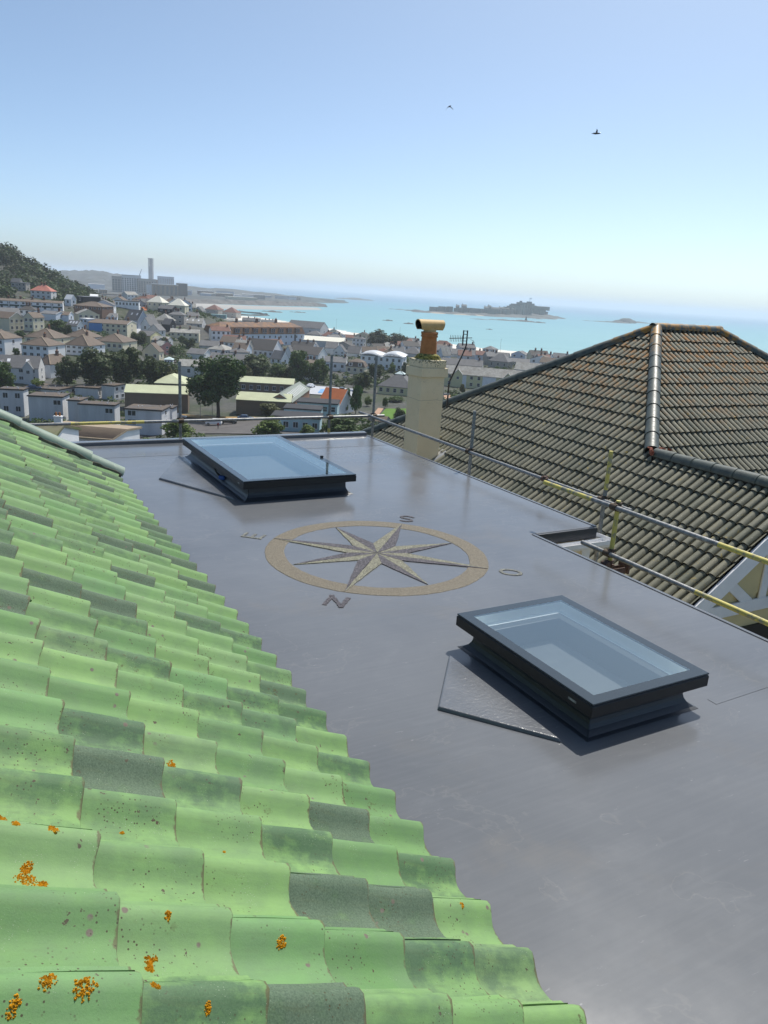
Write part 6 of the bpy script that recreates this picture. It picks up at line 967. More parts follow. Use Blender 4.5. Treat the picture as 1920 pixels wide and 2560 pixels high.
 {'n': 'house', 'l': 'pale grey pale lichened long roofed house beside the long grey roofed seafront terrace', 'w': 'paleg', 'r': 'pale', 't': 'gx', 'p': [-95.25, 636.32, -33.52], 'a': 0.699, 'wl': 8.29, 'wr': 7.93, 'he': 4.29, 'hr': 2.59, 'nf': 3, 'fl': 1, 'nr': 1, 'chim': 0},
 {'n': 'house', 'l': 'white charcoal long roofed house behind the long charcoal roofed house', 'w': 'white', 'r': 'charcoal', 't': 'gx', 'p': [-48.45, 418.92, -33.17], 'a': -0.235, 'wl': 12.54, 'wr': 7.08, 'he': 5.19, 'hr': 2.48, 'nf': 2, 'fl': 2, 'nr': 1, 'chim': 2},
 {'n': 'house', 'l': 'grey stone pale lichened hip roofed house behind the wide slate roof building', 'w': 'stone', 'r': 'pale', 't': 'hip', 'p': [-1.67, 481.45, -34.0], 'a': 0.553, 'wl': 8.45, 'wr': 7.9, 'he': 4.38, 'hr': 1.93, 'nf': 3, 'fl': 2, 'nr': 0, 'chim': 2},
 {'n': 'house', 'l': 'pale grey grey slate hip roofed house behind the wide slate roof building', 'w': 'paleg', 'r': 'greyslate', 't': 'hip', 'p': [17.57, 513.98, -34.0], 'a': 0.316, 'wl': 9.67, 'wr': 7.2, 'he': 5.02, 'hr': 2.65, 'nf': 3, 'fl': 2, 'nr': 1, 'chim': 1},
 {'n': 'house', 'l': 'grey stone pale lichened hip roofed house behind the small white seafront house', 'w': 'stone', 'r': 'pale', 't': 'hip', 'p': [26.25, 550.38, -34.02], 'a': -0.248, 'wl': 9.02, 'wr': 8.92, 'he': 4.99, 'hr': 1.93, 'nf': 3, 'fl': 2, 'nr': 0, 'chim': 2},
 {'n': 'house', 'l': 'white charcoal hip roofed house beside the slate roofed house', 'w': 'white', 'r': 'charcoal', 't': 'hip', 'p': [-169.42, 363.05, -19.43], 'a': 0.237, 'wl': 7.13, 'wr': 6.59, 'he': 4.33, 'hr': 1.95, 'nf': 3, 'fl': 2, 'nr': 0, 'chim': 2},
 {'n': 'house', 'l': 'cream grey slate long roofed house in front of the dark slate house', 'w': 'cream', 'r': 'greyslate', 't': 'gx', 'p': [1.79, 435.71, -33.34], 'a': 0.196, 'wl': 7.17, 'wr': 6.9, 'he': 4.78, 'hr': 2.66, 'nf': 2, 'fl': 2, 'nr': 0, 'chim': 2},
 {'n': 'house', 'l': 'white red brown long roofed house behind the cream rendered terrace', 'w': 'white', 'r': 'redbrown', 't': 'gx', 'p': [-96.26, 430.84, -28.28], 'a': 0.42, 'wl': 10.36, 'wr': 7.42, 'he': 5.34, 'hr': 1.95, 'nf': 4, 'fl': 2, 'nr': 1, 'chim': 1},
 {'n': 'house', 'l': 'white brown tiled long roofed house in front of the pale pyramid roofed house', 'w': 'white', 'r': 'brown', 't': 'gx', 'p': [-190.03, 622.0, -23.74], 'a': 0.847, 'wl': 7.47, 'wr': 8.11, 'he': 4.53, 'hr': 2.1, 'nf': 2, 'fl': 2, 'nr': 1, 'chim': 2},
 {'n': 'house', 'l': 'grey stone brown tiled long roofed house in front of the dark slate house', 'w': 'stone', 'r': 'brown', 't': 'gx', 'p': [-6.56, 441.97, -33.44], 'a': 0.215, 'wl': 7.41, 'wr': 7.16, 'he': 4.11, 'hr': 2.42, 'nf': 3, 'fl': 1, 'nr': 0, 'chim': 0},
 {'n': 'house', 'l': 'white slate long roofed house behind the row of pale slate roofs', 'w': 'white', 'r': 'slate', 't': 'gx', 'p': [-162.86, 565.48, -21.41], 'a': 0.63, 'wl': 7.3, 'wr': 8.49, 'he': 4.12, 'hr': 2.67, 'nf': 2, 'fl': 1, 'nr': 1, 'chim': 1},
 {'n': 'house', 'l': 'pale grey brown tiled long roofed house in front of the tall white gable house', 'w': 'paleg', 'r': 'brown', 't': 'gx', 'p': [-13.5, 417.94, -33.21], 'a': 0.082, 'wl': 7.32, 'wr': 6.92, 'he': 4.9, 'hr': 2.48, 'nf': 4, 'fl': 2, 'nr': 1, 'chim': 0},
 {'n': 'house', 'l': 'white grey slate hip roofed house behind the long dark slate terrace', 'w': 'white', 'r': 'greyslate', 't': 'hip', 'p': [63.31, 518.69, -34.04], 'a': -0.471, 'wl': 7.59, 'wr': 8.7, 'he': 4.94, 'hr': 1.93, 'nf': 3, 'fl': 2, 'nr': 1, 'chim': 0},
 {'n': 'house', 'l': 'cream grey slate gable fronted house beside the dark red roofed seafront cottage', 'w': 'cream', 'r': 'greyslate', 't': 'gy', 'p': [-47.79, 610.91, -34.28], 'a': 0.128, 'wl': 10.2, 'wr': 7.18, 'he': 4.92, 'hr': 2.17, 'nf': 3, 'fl': 2, 'nr': 0, 'chim': 2},
 {'n': 'house', 'l': 'blue white brown tiled long roofed house in front of the pale slate hip roofed house', 'w': 'paleblue', 'r': 'brown', 't': 'gx', 'p': [-73.64, 378.32, -31.84], 'a': -0.158, 'wl': 7.26, 'wr': 8.11, 'he': 4.02, 'hr': 2.72, 'nf': 4, 'fl': 1, 'nr': 1, 'chim': 1},
 {'n': 'house', 'l': 'cream red brown long roofed house in front of the grey hip roofed house', 'w': 'cream', 'r': 'redbrown', 't': 'gx', 'p': [-90.24, 573.46, -32.77], 'a': 0.206, 'wl': 8.8, 'wr': 8.79, 'he': 5.0, 'hr': 1.82, 'nf': 4, 'fl': 2, 'nr': 0, 'chim': 2},
 {'n': 'house', 'l': 'white red brown hip roofed house behind the white roofed terrace', 'w': 'white', 'r': 'redbrown', 't': 'hip', 'p': [-175.44, 550.79, -17.37], 'a': 0.108, 'wl': 9.01, 'wr': 7.89, 'he': 5.04, 'hr': 2.44, 'nf': 4, 'fl': 2, 'nr': 1, 'chim': 2},
 {'n': 'house', 'l': 'blue white pale lichened hip roofed house behind the pale slate roofed house', 'w': 'paleblue', 'r': 'pale', 't': 'hip', 'p': [93.57, 421.23, -33.76], 'a': -0.419, 'wl': 8.58, 'wr': 8.67, 'he': 4.36, 'hr': 2.18, 'nf': 3, 'fl': 2, 'nr': 1, 'chim': 2},
 {'n': 'house', 'l': 'blue white red brown long roofed house in front of the small grey gables', 'w': 'paleblue', 'r': 'redbrown', 't': 'gx', 'p': [51.23, 458.46, -33.91], 'a': -0.061, 'wl': 7.12, 'wr': 7.02, 'he': 5.0, 'hr': 1.99, 'nf': 2, 'fl': 2, 'nr': 1, 'chim': 1},
 {'n': 'house', 'l': 'grey stone brown tiled long roofed house beside the grey hip roofed house', 'w': 'stone', 'r': 'brown', 't': 'gx', 'p': [-111.84, 600.69, -33.43], 'a': -0.166, 'wl': 7.14, 'wr': 8.44, 'he': 4.4, 'hr': 2.54, 'nf': 3, 'fl': 2, 'nr': 1, 'chim': 1},
]
# ------------------------------------------------------------------ town materials
SEA = -36.0
def make_town_mats():
    W = lambda n, c, **k: MAT.__setitem__('w_' + n, plain('wall_' + n, c, .8, .2, k.get('var', .07), .5))
    for n, c in dict(white=(.78, .79, .80), paleg=(.60, .60, .60), stone=(.36, .34, .31), cream=(.66, .61, .46), paleblue=(.62, .68, .76), yellow=(.66, .61, .36), dark=(.045, .045, .05), brick=(.17, .11, .085), bluegrey=(.40, .45, .53), pinkwall=(.55, .26, .24), teal=(.16, .33, .34), render=(.52, .53, .56), tanwall=(.20, .155, .115), brickred=(.34, .19, .125), ltblue=(.45, .60, .63), blue=(.10, .28, .60), dkgreen=(.03, .07, .07)).items(): W(n, c)
    t = NT('streaked_render'); P = t.pos(); s = t.noise(t.mapping(P, (.5, .5, .08)), 1.2, 6, .65)
    t.base(t.mix(t.step(s, .35, .75), (.70, .71, .72), (.50, .51, .52))); t.rough(.85); MAT['w_render'] = t.mat
    def roof(n, c, var=.22, scale=.6, lich=None, rough=.75, spec=.3, bands=0):
        t = NT('roof_' + n); v = t.coord(); P = t.pos(); n1 = t.noise(P, scale, 6, .65); col = t.mix(t.step(n1, .3, .7), sc(c, 1 - var), sc(c, 1 + var))
        n2 = t.noise(P, 4, 4, .7); col = t.mix(t.step(n2, .3, .7, 0, .4), col, sc(c, .65))
        if lich: col = t.mix(t.step(t.noise(P, .35, 6, .7), .46, .62), col, lich)
        if bands:
            w_ = t.node('ShaderNodeTexWave', wave_type='BANDS', bands_direction='Z'); w_.inputs['Scale'].default_value = bands; t.con(P, w_.inputs['Vector']); col = t.mix(t.step(w_.outputs['Fac'], .15, .3, .7, 0), col, sc(c, .35))
        t.base(col); t.rough(rough); t.spec(spec); MAT['r_' + n] = t.mat
    roof('brown', (.150, .115, .09), .18); roof('slate', (.135, .135, .14), .2); roof('greyslate', (.165, .165, .17), .2); roof('pale', (.34, .335, .31), .3, 1.2, (.22, .21, .19)); roof('charcoal', (.075, .07, .068), .12)
    roof('pink', (.45, .17, .13)); roof('orange', (.52, .15, .05), .12); roof('orangeroof', (.155, .095, .068), .2, .4, (.25, .125, .05)); roof('redbrown', (.18, .085, .065)); roof('whiteroof', (.74, .75, .76), .05); roof('creamroof', (.72, .70, .60), .07); roof('greyflat', (.26, .27, .29), .1)
    roof('felt', (.105, .092, .085), .2, .3, (.13, .095, .065)); roof('greenroof', (.52, .55, .36), .1, .3, (.45, .47, .31)); roof('greycorr', (.22, .25, .22), .15); roof('blackfelt', (.03, .03, .035)); roof('tanroof', (.36, .29, .21), .15, 2, None, .8, .2); roof('mossy', (.16, .15, .10), .3, 2, (.13, .15, .06)); roof('metal', (.66, .68, .70), .05, 1, None, .35, .5); roof('tealroof', (.30, .48, .48)); roof('glassroof', (.60, .72, .72)); roof('dark', (.05, .05, .055))
    MAT['pane'] = plain('window_pane', (.03, .04, .05), .12, .5, .3, .4); MAT['sash'] = plain('window_frame', (.70, .71, .72), .5, .3, .04, 3); MAT['darkdoor'] = plain('dark_glazing', (.035, .05, .065), .2, .5, .2, 1)
    MAT['brickstack'] = plain('brick_stack', (.16, .10, .08), .85, .2, .3, 2); MAT['verge'] = plain('pale_verge', (.70, .70, .68), .7, .2, .05, 3); MAT['blackfascia'] = plain('black_fascia', (.02, .02, .022), .5, .3, .1, 3)
    # ground
    t = NT('town_ground'); P = t.pos(); a = t.noise(P, .05, 6, .6); b = t.noise(P, .35, 5, .65)
    c = t.mix(t.step(a, .44, .56), (.062, .062, .060), (.030, .044, .016)); c = t.mix(t.step(b, .5, .62, 0, .7), c, (.095, .088, .07)); c = t.mix(t.step(t.noise(P, .9, 4), .55, .6, 0, .6), c, (.022, .034, .013)); t.base(c); t.rough(.9); MAT['ground'] = t.mat
    MAT['asphalt'] = plain('asphalt', (.105, .098, .095), .85, .3, .2, .3); MAT['line'] = plain('road_line', (.62, .55, .32), .7, .2, .1, 1); MAT['lawn'] = plain('lawn_grass', (.10, .19, .035), .9, .1, .15, .4); MAT['soil'] = plain('pink_soil', (.42, .27, .19), .9, .1, .1, .4); MAT['bluecourt'] = plain('blue_court', (.16, .36, .66), .6, .3, .04, .5); MAT['paleground'] = plain('pale_paving', (.46, .48, .52), .8, .2, .06, .3); MAT['drygrass'] = plain('dry_grass', (.36, .24, .11), .9, .1, .2, .4)
    t = NT('beach_sand'); P = t.pos(); t.base(t.mix(t.step(t.noise(t.mapping(P, (.03, .008, .03)), 1, 5), .4, .6), (.60, .56, .49), (.72, .68, .62))); t.rough(.85); MAT['sand'] = t.mat
    # sea: pale turquoise shallows over sand, deeper blue further out
    t = NT('sea_water'); P = t.pos(); s = t.node('ShaderNodeSeparateXYZ'); t.con(P, s.inputs[0])
    n = t.noise(t.mapping(P, (.0016, .0035, .0016)), 1, 6, .6); d = t.math('ADD', s.outputs[1], t.math('MULTIPLY', t.math('SUBTRACT', n, .5), 700))
    c = t.ramp(t.step(d, 350, 4200), [(0, (.26, .44, .43)), (.12, (.165, .36, .385)), (.35, (.105, .30, .36)), (.6, (.075, .24, .34)), (1, (.055, .17, .30))])
    rp = t.noise(t.mapping(P, (.02, .11, .02)), 1, 6, .65); c = t.mix(t.step(rp, .35, .65, 0, .35), c, sc_mix(c, t)) if False else t.mix(t.step(rp, .42, .62, 0, .22), c, (.30, .50, .52)); dk = t.step(t.noise(t.mapping(P, (.004, .02, .004)), 1, 5, .6), .58, .70, 0, .35); c = t.mix(dk, c, (.07, .25, .30))
    t.base(c); t.rough(.42); t.spec(.22)
    t.bump(t.noise(t.mapping(P, (.25, .7, .25)), 1, 5, .6), .25, .3); MAT['sea'] = t.mat
    MAT['wetsand'] = plain('wet_sand', (.36, .335, .30), .6, .3, .12, .01); MAT['rock'] = plain('dark_rock', (.12, .115, .11), .9, .2, .3, .05); MAT['armour'] = plain('armour_stone', (.13, .122, .118), .9, .2, .3, .06); MAT['castle'] = plain('castle_granite', (.15, .135, .125), .9, .2, .25, .05); MAT['islesand'] = plain('island_sand', (.44, .37, .29), .9, .1, .15, .03); MAT['farland'] = plain('far_land', (.085, .092, .092), .9, .1, .35, .02); MAT['concrete'] = plain('tower_concrete', (.27, .27, .29), .8, .2, .1, .05); MAT['foam'] = plain('foam', (.7, .74, .76), .8, .2, .05, .1)
    def leaf(name, c, var=.45):
        t = NT('leaves_' + name); P = t.pos(); n = t.noise(P, .9, 3); r = t.rnd(); col = t.mix(t.step(n, .3, .7), sc(c, 1 - var), sc(c, 1 + var)); col = t.mix(t.step(t.noise(P, 5, 2), .4, .7, 0, .5), col, sc(c, 1.5)); t.base(col); t.rough(.6); t.spec(.25)
        tr = t.n.new('ShaderNodeBsdfTranslucent'); t.con(col, tr.inputs[0]); mx = t.n.new('ShaderNodeMixShader'); mx.inputs[0].default_value = .25; t.con(t.b.outputs[0], mx.inputs[1]); t.con(tr.outputs[0], mx.inputs[2]); t.con(mx.outputs[0], t.out.inputs[0]); MAT['l_' + name] = t.mat
    leaf('dark', (.056, .080, .026)); leaf('oak', (.040, .080, .017)); leaf('mid', (.070, .115, .030)); leaf('olive', (.095, .105, .036)); leaf('lime', (.110, .160, .032)); leaf('leafy', (.060, .130, .028)); leaf('beach', (.046, .062, .026)); leaf('hill', (.034, .048, .020)); leaf('hill2', (.052, .085, .026))
    MAT['bark'] = plain('bark', (.06, .05, .04), .9, .1, .3, 3)
make_town_mats()
# ------------------------------------------------------------------ terrain
CTRL = [(b['p'][0], b['p'][1], b['p'][2]) for b in BUILDINGS] + [(t_[0][0], t_[0][1], t_[0][2]) for t_ in TREES]
for x in range(-220, 261, 40):
    CTRL += [(x, -60, -6.3), (x, 0, -6.4), (x, 25, -7.5)]
    if x < 60: CTRL += [(x, 70, -14), (x, 105, -21)]
    else: CTRL += [(x, 70, -13), (x, 120, -22), (x, 200, -30), (x, 300, -33.2), (x, 400, -33.6)]
CTRL += [(10, 45, -10.5), (0, 70, -14.5), (5, 120, -25), (-30, 120, -25.5), (-70, 120, -26), (-20, 140, -28.5), (-60, 150, -31), (-110, 150, -31), (20, 190, -32)]
# wooded hill on the left
HILL = [(0, 615, 12), (60, 640, 8), (120, 665, 3), (160, 690, -3), (200, 718, -9), (240, 738, -15)]
CTRL += [(-310, 520, 16), (-300, 560, 19), (-275, 560, 12), (-260, 565, 4.5), (-245, 565, -3), (-232, 570, -8), (-220, 575, -12), (-208, 580, -14.5), (-195, 585, -16.5), (-330, 420, 10), (-280, 440, 2), (-255, 470, -2), (-235, 500, -6), (-260, 400, -6), (-300, 370, 0), (-215, 520, -11), (-270, 330, -4), (-330, 300, 4), (-240, 650, -14), (-260, 700, -20), (-300, 620, 0), (-400, 500, 25), (-400, 300, 20), (-300, 200, -20), (-200, 200, -30)]
# shore line (waterline) and sea bed
SHORE = [(420, 360), (300, 460), (205, 540), (135, 602), (80, 640), (20, 700), (-34, 756), (-95, 850), (-140, 940), (-195, 995), (-260, 1030), (-330, 1060), (-420, 1100), (-600, 1150)]
for (x, y) in SHORE:
    n_ = Vector((.62, .78)) 
    CTRL += [(x, y, SEA - .15), (x - 26 * n_.x, y - 26 * n_.y, SEA + .7), (x - 55 * n_.x, y - 55 * n_.y, SEA + 1.6), (x + 40 * n_.x, y + 40 * n_.y, SEA - 1.5), (x + 150 * n_.x, y + 150 * n_.y, SEA - 4)]
CTRL += [(-200, 700, -30), (-250, 850, -31), (-300, 900, -33), (-400, 800, -28), (-500, 900, -30), (-180, 620, -24), (-160, 580, -22)]
import numpy as np
CA = np.array(CTRL)
def terrain_grid(xs, ys):
    X, Y = np.meshgrid(xs, ys); Z = np.empty_like(X)
    for j in range(len(ys)):
        dx = X[j][:, None] - CA[None, :, 0]; dy = Y[j][:, None] - CA[None, :, 1]; d2 = dx * dx + dy * dy + 16.0
        wgt = 1.0 / d2 ** 1.9; Z[j] = (wgt * CA[None, :, 2]).sum(1) / wgt.sum(1)
    return X, Y, Z
xs = np.linspace(-640, 520, 146); ys = np.linspace(-160, 1240, 176)
TX, TY, TZ = terrain_grid(xs, ys)
def seaward(x, y):
    best = (1e9, 0)
    for (x0, y0), (x1, y1) in zip(SHORE, SHORE[1:]):
        dx, dy = x1 - x0, y1 - y0; t_ = max(0, min(1, ((x - x0) * dx + (y - y0) * dy) / (dx * dx + dy * dy))); qx, qy = x - x0 - dx * t_, y - y0 - dy * t_; d = hypot(qx, qy)
        if d < best[0]: best = (d, d if qx * .62 + qy * .78 > 0 else -d)
    return best[1]
for j in range(len(ys)):
    for i in range(len(xs)):
        if TY[j, i] > 250:
            d = seaward(TX[j, i], TY[j, i])
            if d > -90: TZ[j, i] = min(TZ[j, i], SEA + 1.8 * max(0, -d) / 90) if d < 0 else SEA - .2 - min(4, d * .03)
def ground_z(x, y):
    i = min(max((x - xs[0]) / (xs[1] - xs[0]), 0), len(xs) - 1.001); j = min(max((y - ys[0]) / (ys[1] - ys[0]), 0), len(ys) - 1.001); a, b = int(i), int(j); fx, fy = i - a, j - b
    return float(TZ[b, a] * (1 - fx) * (1 - fy) + TZ[b, a + 1] * fx * (1 - fy) + TZ[b + 1, a] * (1 - fx) * fy + TZ[b + 1, a + 1] * fx * fy)
nx, ny = len(xs), len(ys)
me = bpy.data.meshes.new('ground'); V = np.stack([TX.ravel(), TY.ravel(), TZ.ravel()], 1)
fs = [(j * nx + i, j * nx + i + 1, (j + 1) * nx + i + 1, (j + 1) * nx + i) for j in range(ny - 1) for i in range(nx - 1)]
me.from_pydata(V.tolist(), [], fs); me.materials.append(MAT['ground']); me.materials.append(MAT['sand'])
def coast_d(x, y):
    best = 1e9
    for (x0, y0), (x1, y1) in zip(SHORE, SHORE[1:]):
        dx, dy = x1 - x0, y1 - y0; t_ = max(0, min(1, ((x - x0) * dx + (y - y0) * dy) / (dx * dx + dy * dy))); best = min(best, hypot(x - x0 - dx * t_, y - y0 - dy * t_))
    return best
for k, p in enumerate(me.polygons):
    p.use_smooth = True; c = p.center
    if c.z < SEA + 1.75 and (coast_d(c.x, c.y) < 95 or c.z < SEA): p.material_index = 1
g = link('ground', me); tag(g, 'ground of the hillside town sloping to the beach', kind='structure')
# sea and sea bed sheet out to the horizon
mb = MB(); R = 30000; mb.add([(-R, -R, SEA), (R, -R, SEA), (R, R, SEA), (-R, R, SEA)], [(0, 1, 2, 3)]); o = mb.build('sea', MAT['sea']); tag(o, 'turquoise bay and open sea', kind='structure')
def patch(name, poly, mat, lift, label):
    """sheet laid over the terrain"""
    bm = bmesh.new(); vs = [bm.verts.new((x, y, 0)) for x, y in poly]; bm.faces.new(vs); bmesh.ops.triangulate(bm, faces=bm.faces)
    for _ in range(4): bmesh.ops.subdivide_edges(bm, edges=[e for e in bm.edges if e.calc_length() > 4], cuts=1, use_grid_fill=True); bmesh.ops.triangulate(bm, faces=bm.faces)
    for v in bm.verts: v.co.z = ground_z(v.co.x, v.co.y) + lift
    me = bpy.data.meshes.new(name); bm.to_mesh(me); bm.free(); me.materials.append(mat); o = link(name, me); tag(o, label, kind='structure'); return o
patch('car_park', [(-58, 168), (-20, 172), (-24, 205), (-60, 205)], MAT['asphalt'], .25, 'asphalt car park under the oak')
patch('verge', [(-62, 206), (-24, 206), (-24, 210), (-62, 210)], MAT['drygrass'], .3, 'strip of dry grass below the school wall')
patch('lawn', [(-4.5, 216), (6.5, 216), (6.5, 246), (-1.5, 246)], MAT['lawn'], .3, 'bright green lawn below the school')
patch('path', [(-6.5, 215), (-4.6, 215), (-2.2, 246), (-4, 246)], MAT['soil'], .32, 'pale pink path beside the lawn')
patch('soil_bed', [(16, 268), (52, 266), (52, 292), (16, 292)], MAT['soil'], .3, 'pink soil bed before the yellow terrace')
patch('yard', [(-30, 268), (-12, 268), (-12, 292), (-30, 292)], MAT['paleground'], .3, 'pale paved yard with parked cars')
patch('court', [(-26, 272), (-18.5, 272), (-18.5, 283), (-26, 283)], MAT['bluecourt'], .42, 'bright blue court in the paved yard')
patch('road', [(-92, 322), (-60, 334), (-62, 340), (-94, 328)], MAT['asphalt'], .4, 'grey street below the white barn')

# ------------------------------------------------------------------ buildings
def window_mesh():
    mb = MB(); mb.box(-.5, .5, -.04, .06, -.5, .5, 0)
    for x0, x1, z0, z1 in ((-.44, -.03, -.43, .43), (.03, .44, -.43, .43)): mb.add([(x0, -.046, z0), (x1, -.046, z0), (x1, -.046, z1), (x0, -.046, z1)], [(0, 1, 2, 3)], 1)
    mb.box(-.56, .56, -.10, .02, -.56, -.5, 0); return mb.mesh('window', [MAT['sash'], MAT['pane']])
def sash_mesh():
    mb = MB(); mb.box(-.5, .5, -.03, .06, -.5, .5, 0)
    for z0, z1 in ((-.46, -.02), (.02, .46)): mb.add([(-.43, -.036, z0), (.43, -.036, z0), (.43, -.036, z1), (-.43, -.036, z1)], [(0, 1, 2, 3)], 1)
    return mb.mesh('window', [MAT['sash'], MAT['pane']])
def rooflight_mesh():
    mb = MB(); mb.box(-.5, .5, -.7, .7, -.05, .07, 0); mb.add([(-.42, -.6, .074), (.42, -.6, .074), (.42, .6, .074), (-.42, .6, .074)], [(0, 1, 2, 3)], 1); return mb.mesh('rooflight', [MAT['sash'], MAT['sash']])
WIN, SASH, RLM = window_mesh(), sash_mesh(), rooflight_mesh()
def stack_mesh():
    mb = MB(); mb.box(-.45, .45, -.3, .3, -1.6, 1.0, 0); mb.box(-.52, .52, -.37, .37, 1.0, 1.14, 0)
    for x in (-.22, .22): mb.tube([(x, 0, 1.14), (x, 0, 1.62)], [.13, .105], 7, 1)
    return mb.mesh('chimney', [MAT['brickstack'], MAT['terracotta']])
STACK = stack_mesh(); WSTACK = stack_mesh(); WSTACK.materials[0] = MAT['w_white']
SMALL = set()
def building(B_):
    L, D_, he, hr = B_['wl'], B_['wr'], B_['he'], B_['hr']; hx, hy = L / 2, D_ / 2; rt_ = B_['t']; rnd = random.Random(B_['l'])
    root = empty(B_['n'], B_['p'], B_['a']); tag(root, B_['l'], {'school_wing': 'school', 'flats': 'flats', 'terrace': 'terrace', 'shed': 'outbuilding'}.get(B_['n'], B_['n'] if B_['n'] in ('house', 'hotel', 'hall', 'barn', 'warehouse', 'apartments', 'school', 'bungalow', 'conservatory', 'cottage', 'building') else 'house'))
    wm, rm = MAT['w_' + B_['w']], MAT['r_' + B_['r']]; ov = .28
    mb = MB(); gab = rt_ in ('gx', 'gy')
    mb.box(-hx, hx, -hy, hy, -3.5, he)
    if rt_ == 'gx': mb.add([(-hx, -hy, he), (-hx, hy, he), (-hx, 0, he + hr), (hx, -hy, he), (hx, hy, he), (hx, 0, he + hr)], [(0, 2, 1), (3, 4, 5)])
    if rt_ == 'gy': mb.add([(-hx, -hy, he), (hx, -hy, he), (0, -hy, he + hr), (-hx, hy, he), (hx, hy, he), (0, hy, he + hr)], [(0, 1, 2), (3, 5, 4)])
    mb.build('wall', wm, root)
    if B_.get('blue'):
        mb = MB(); mb.box(-hx + .3, -hx + L * .36, -hy - .06, -hy + .02, -3, he - .05); mb.build('blue_front', MAT['w_blue'], root)
    if B_.get('alt'):
        k = 6
        for q_ in range(k):
            if q_ % 2: mb = MB(); x0 = -hx + L * q_ / k; mb.box(x0, x0 + L / k * .9, -hy - .06, -hy + .02, -3, he - .05); mb.build('white_front', MAT['w_white'], root)
    if B_.get('panels'):
        mb = MB(); mb.box(-hx, hx, -hy - .10, -hy - .02, he * .38, he * .58); mb.build('cladding_band', MAT['w_' + B_['panels']], root)
        for q_ in range(9): mb = MB(); x0 = -hx + L * q_ / 8; mb.box(x0 - .16, x0 + .16, -hy - .5, -hy, -1, he); mb.build('party_wall', MAT['w_white'], root)
    th = .16
    def slab(pts, name='roof', m=rm):
        p = [Vector(q) for q in pts]; mb.add([*p, *[q - Vector((0, 0, th)) for q in p]], [tuple(range(len(p))), tuple(range(2 * len(p) - 1, len(p) - 1, -1))] + [(i, len(p) + i, len(p) + (i + 1) % len(p), (i + 1) % len(p)) for i in range(len(p))])
    mb = MB()
    if rt_ == 'gx':
        dz = ov * hr / hy; a, b = hx + .12, hy + ov
        slab([(-a, -b, he - dz + th), (a, -b, he - dz + th), (a, 0, he + hr + th), (-a, 0, he + hr + th)]); slab([(a, b, he - dz + th), (-a, b, he - dz + th), (-a, 0, he + hr + th), (a, 0, he + hr + th)])
    elif rt_ == 'gy':
        dz = ov * hr / hx; a, b = hx + ov, hy + .12
        slab([(-a, b, he - dz + th), (-a, -b, he - dz + th), (0, -b, he + hr + th), (0, b, he + hr + th)]); slab([(a, -b, he - dz + th), (a, b, he - dz + th), (0, b, he + hr + th), (0, -b, he + hr + th)])
    elif rt_ == 'hip':
        a, b = hx + ov, hy + ov; z0 = he - .05 + th; z1 = he + hr + th
        if a >= b: r = a - b * .95; e = [(-r, 0, z1), (r, 0, z1)]; F4 = [[(-a, -b, z0), (a, -b, z0), e[1], e[0]], [(a, b, z0), (-a, b, z0), e[0], e[1]], [(a, -b, z0), (a, b, z0), e[1]], [(-a, b, z0), (-a, -b, z0), e[0]]]
        else: r = b - a * .95; e = [(0, -r, z1), (0, r, z1)]; F4 = [[(a, -b, z0), (a, b, z0), e[1], e[0]], [(-a, b, z0), (-a, -b, z0), e[0], e[1]], [(-a, -b, z0), (a, -b, z0), e[0]], [(a, b, z0), (-a, b, z0), e[1]]]
        for f_ in F4: slab(f_)
    elif rt_ == 'mans':
        loops = [rect_loop(hx + .3, hy + .3, he + .02), rect_loop(hx + .25, hy + .25, he + .18), rect_loop(hx - .9, hy - .9, he + hr * .62)]
        ring_sweep(mb, loops); a, b = hx - .9, hy - .9; z0, z1 = he + hr * .62, he + hr
        r = max(a, b) - min(a, b) * .9
        if a >= b: e = [(-r, 0, z1), (r, 0, z1)]; F4 = [[(-a, -b, z0), (a, -b, z0), e[1], e[0]], [(a, b, z0), (-a, b, z0), e[0], e[1]], [(a, -b, z0), (a, b, z0), e[1]], [(-a, b, z0), (-a, -b, z0), e[0]]]
        else: e = [(0, -r, z1), (0, r, z1)]; F4 = [[(a, -b, z0), (a, b, z0), e[1], e[0]], [(-a, b, z0), (-a, -b, z0), e[0], e[1]], [(-a, -b, z0), (a, -b, z0), e[0]], [(a, b, z0), (-a, b, z0), e[1]]]
        for f_ in F4: mb.add(f_, [tuple(range(len(f_)))])
        mb.add(rect_loop(hx + .3, hy + .3, he + .02), [(3, 2, 1, 0)])
    elif rt_ == 'flat':
        mb.box(-hx - .22, hx + .22, -hy - .22, hy + .22, he + .002, he + .22); mb.box(-hx - .05, hx + .05, -hy - .05, hy + .05, he + .22, he + .27)
    elif rt_ == 'curve':
        n = 16
        for s_, (x0, x1) in enumerate(((-hx - .4, -.3), (.3, hx + .4))):
            vs = []
            for i in range(n + 1):
                f_ = i / n; x = x0 + (x1 - x0) * f_; z = he + hr * (.15 + .75 * sin(pi * (.15 + .75 * f_)) ** 1.3) * (1 if s_ else .8); vs += [(x, -hy - .4, z - .5), (x, hy + .4, z + .35), (x, -hy - .4, z - .72), (x, hy + .4, z + .1)]
            mb.add(vs, [(4 * i, 4 * i + 4, 4 * i + 5, 4 * i + 1) for i in range(n)] + [(4 * i + 2, 4 * i + 3, 4 * i + 7, 4 * i + 6) for i in range(n)] + [(4 * i, 4 * i + 2, 4 * i + 6, 4 * i + 4) for i in range(n)], 0, True)
    rf = mb.build('roof', rm, root)
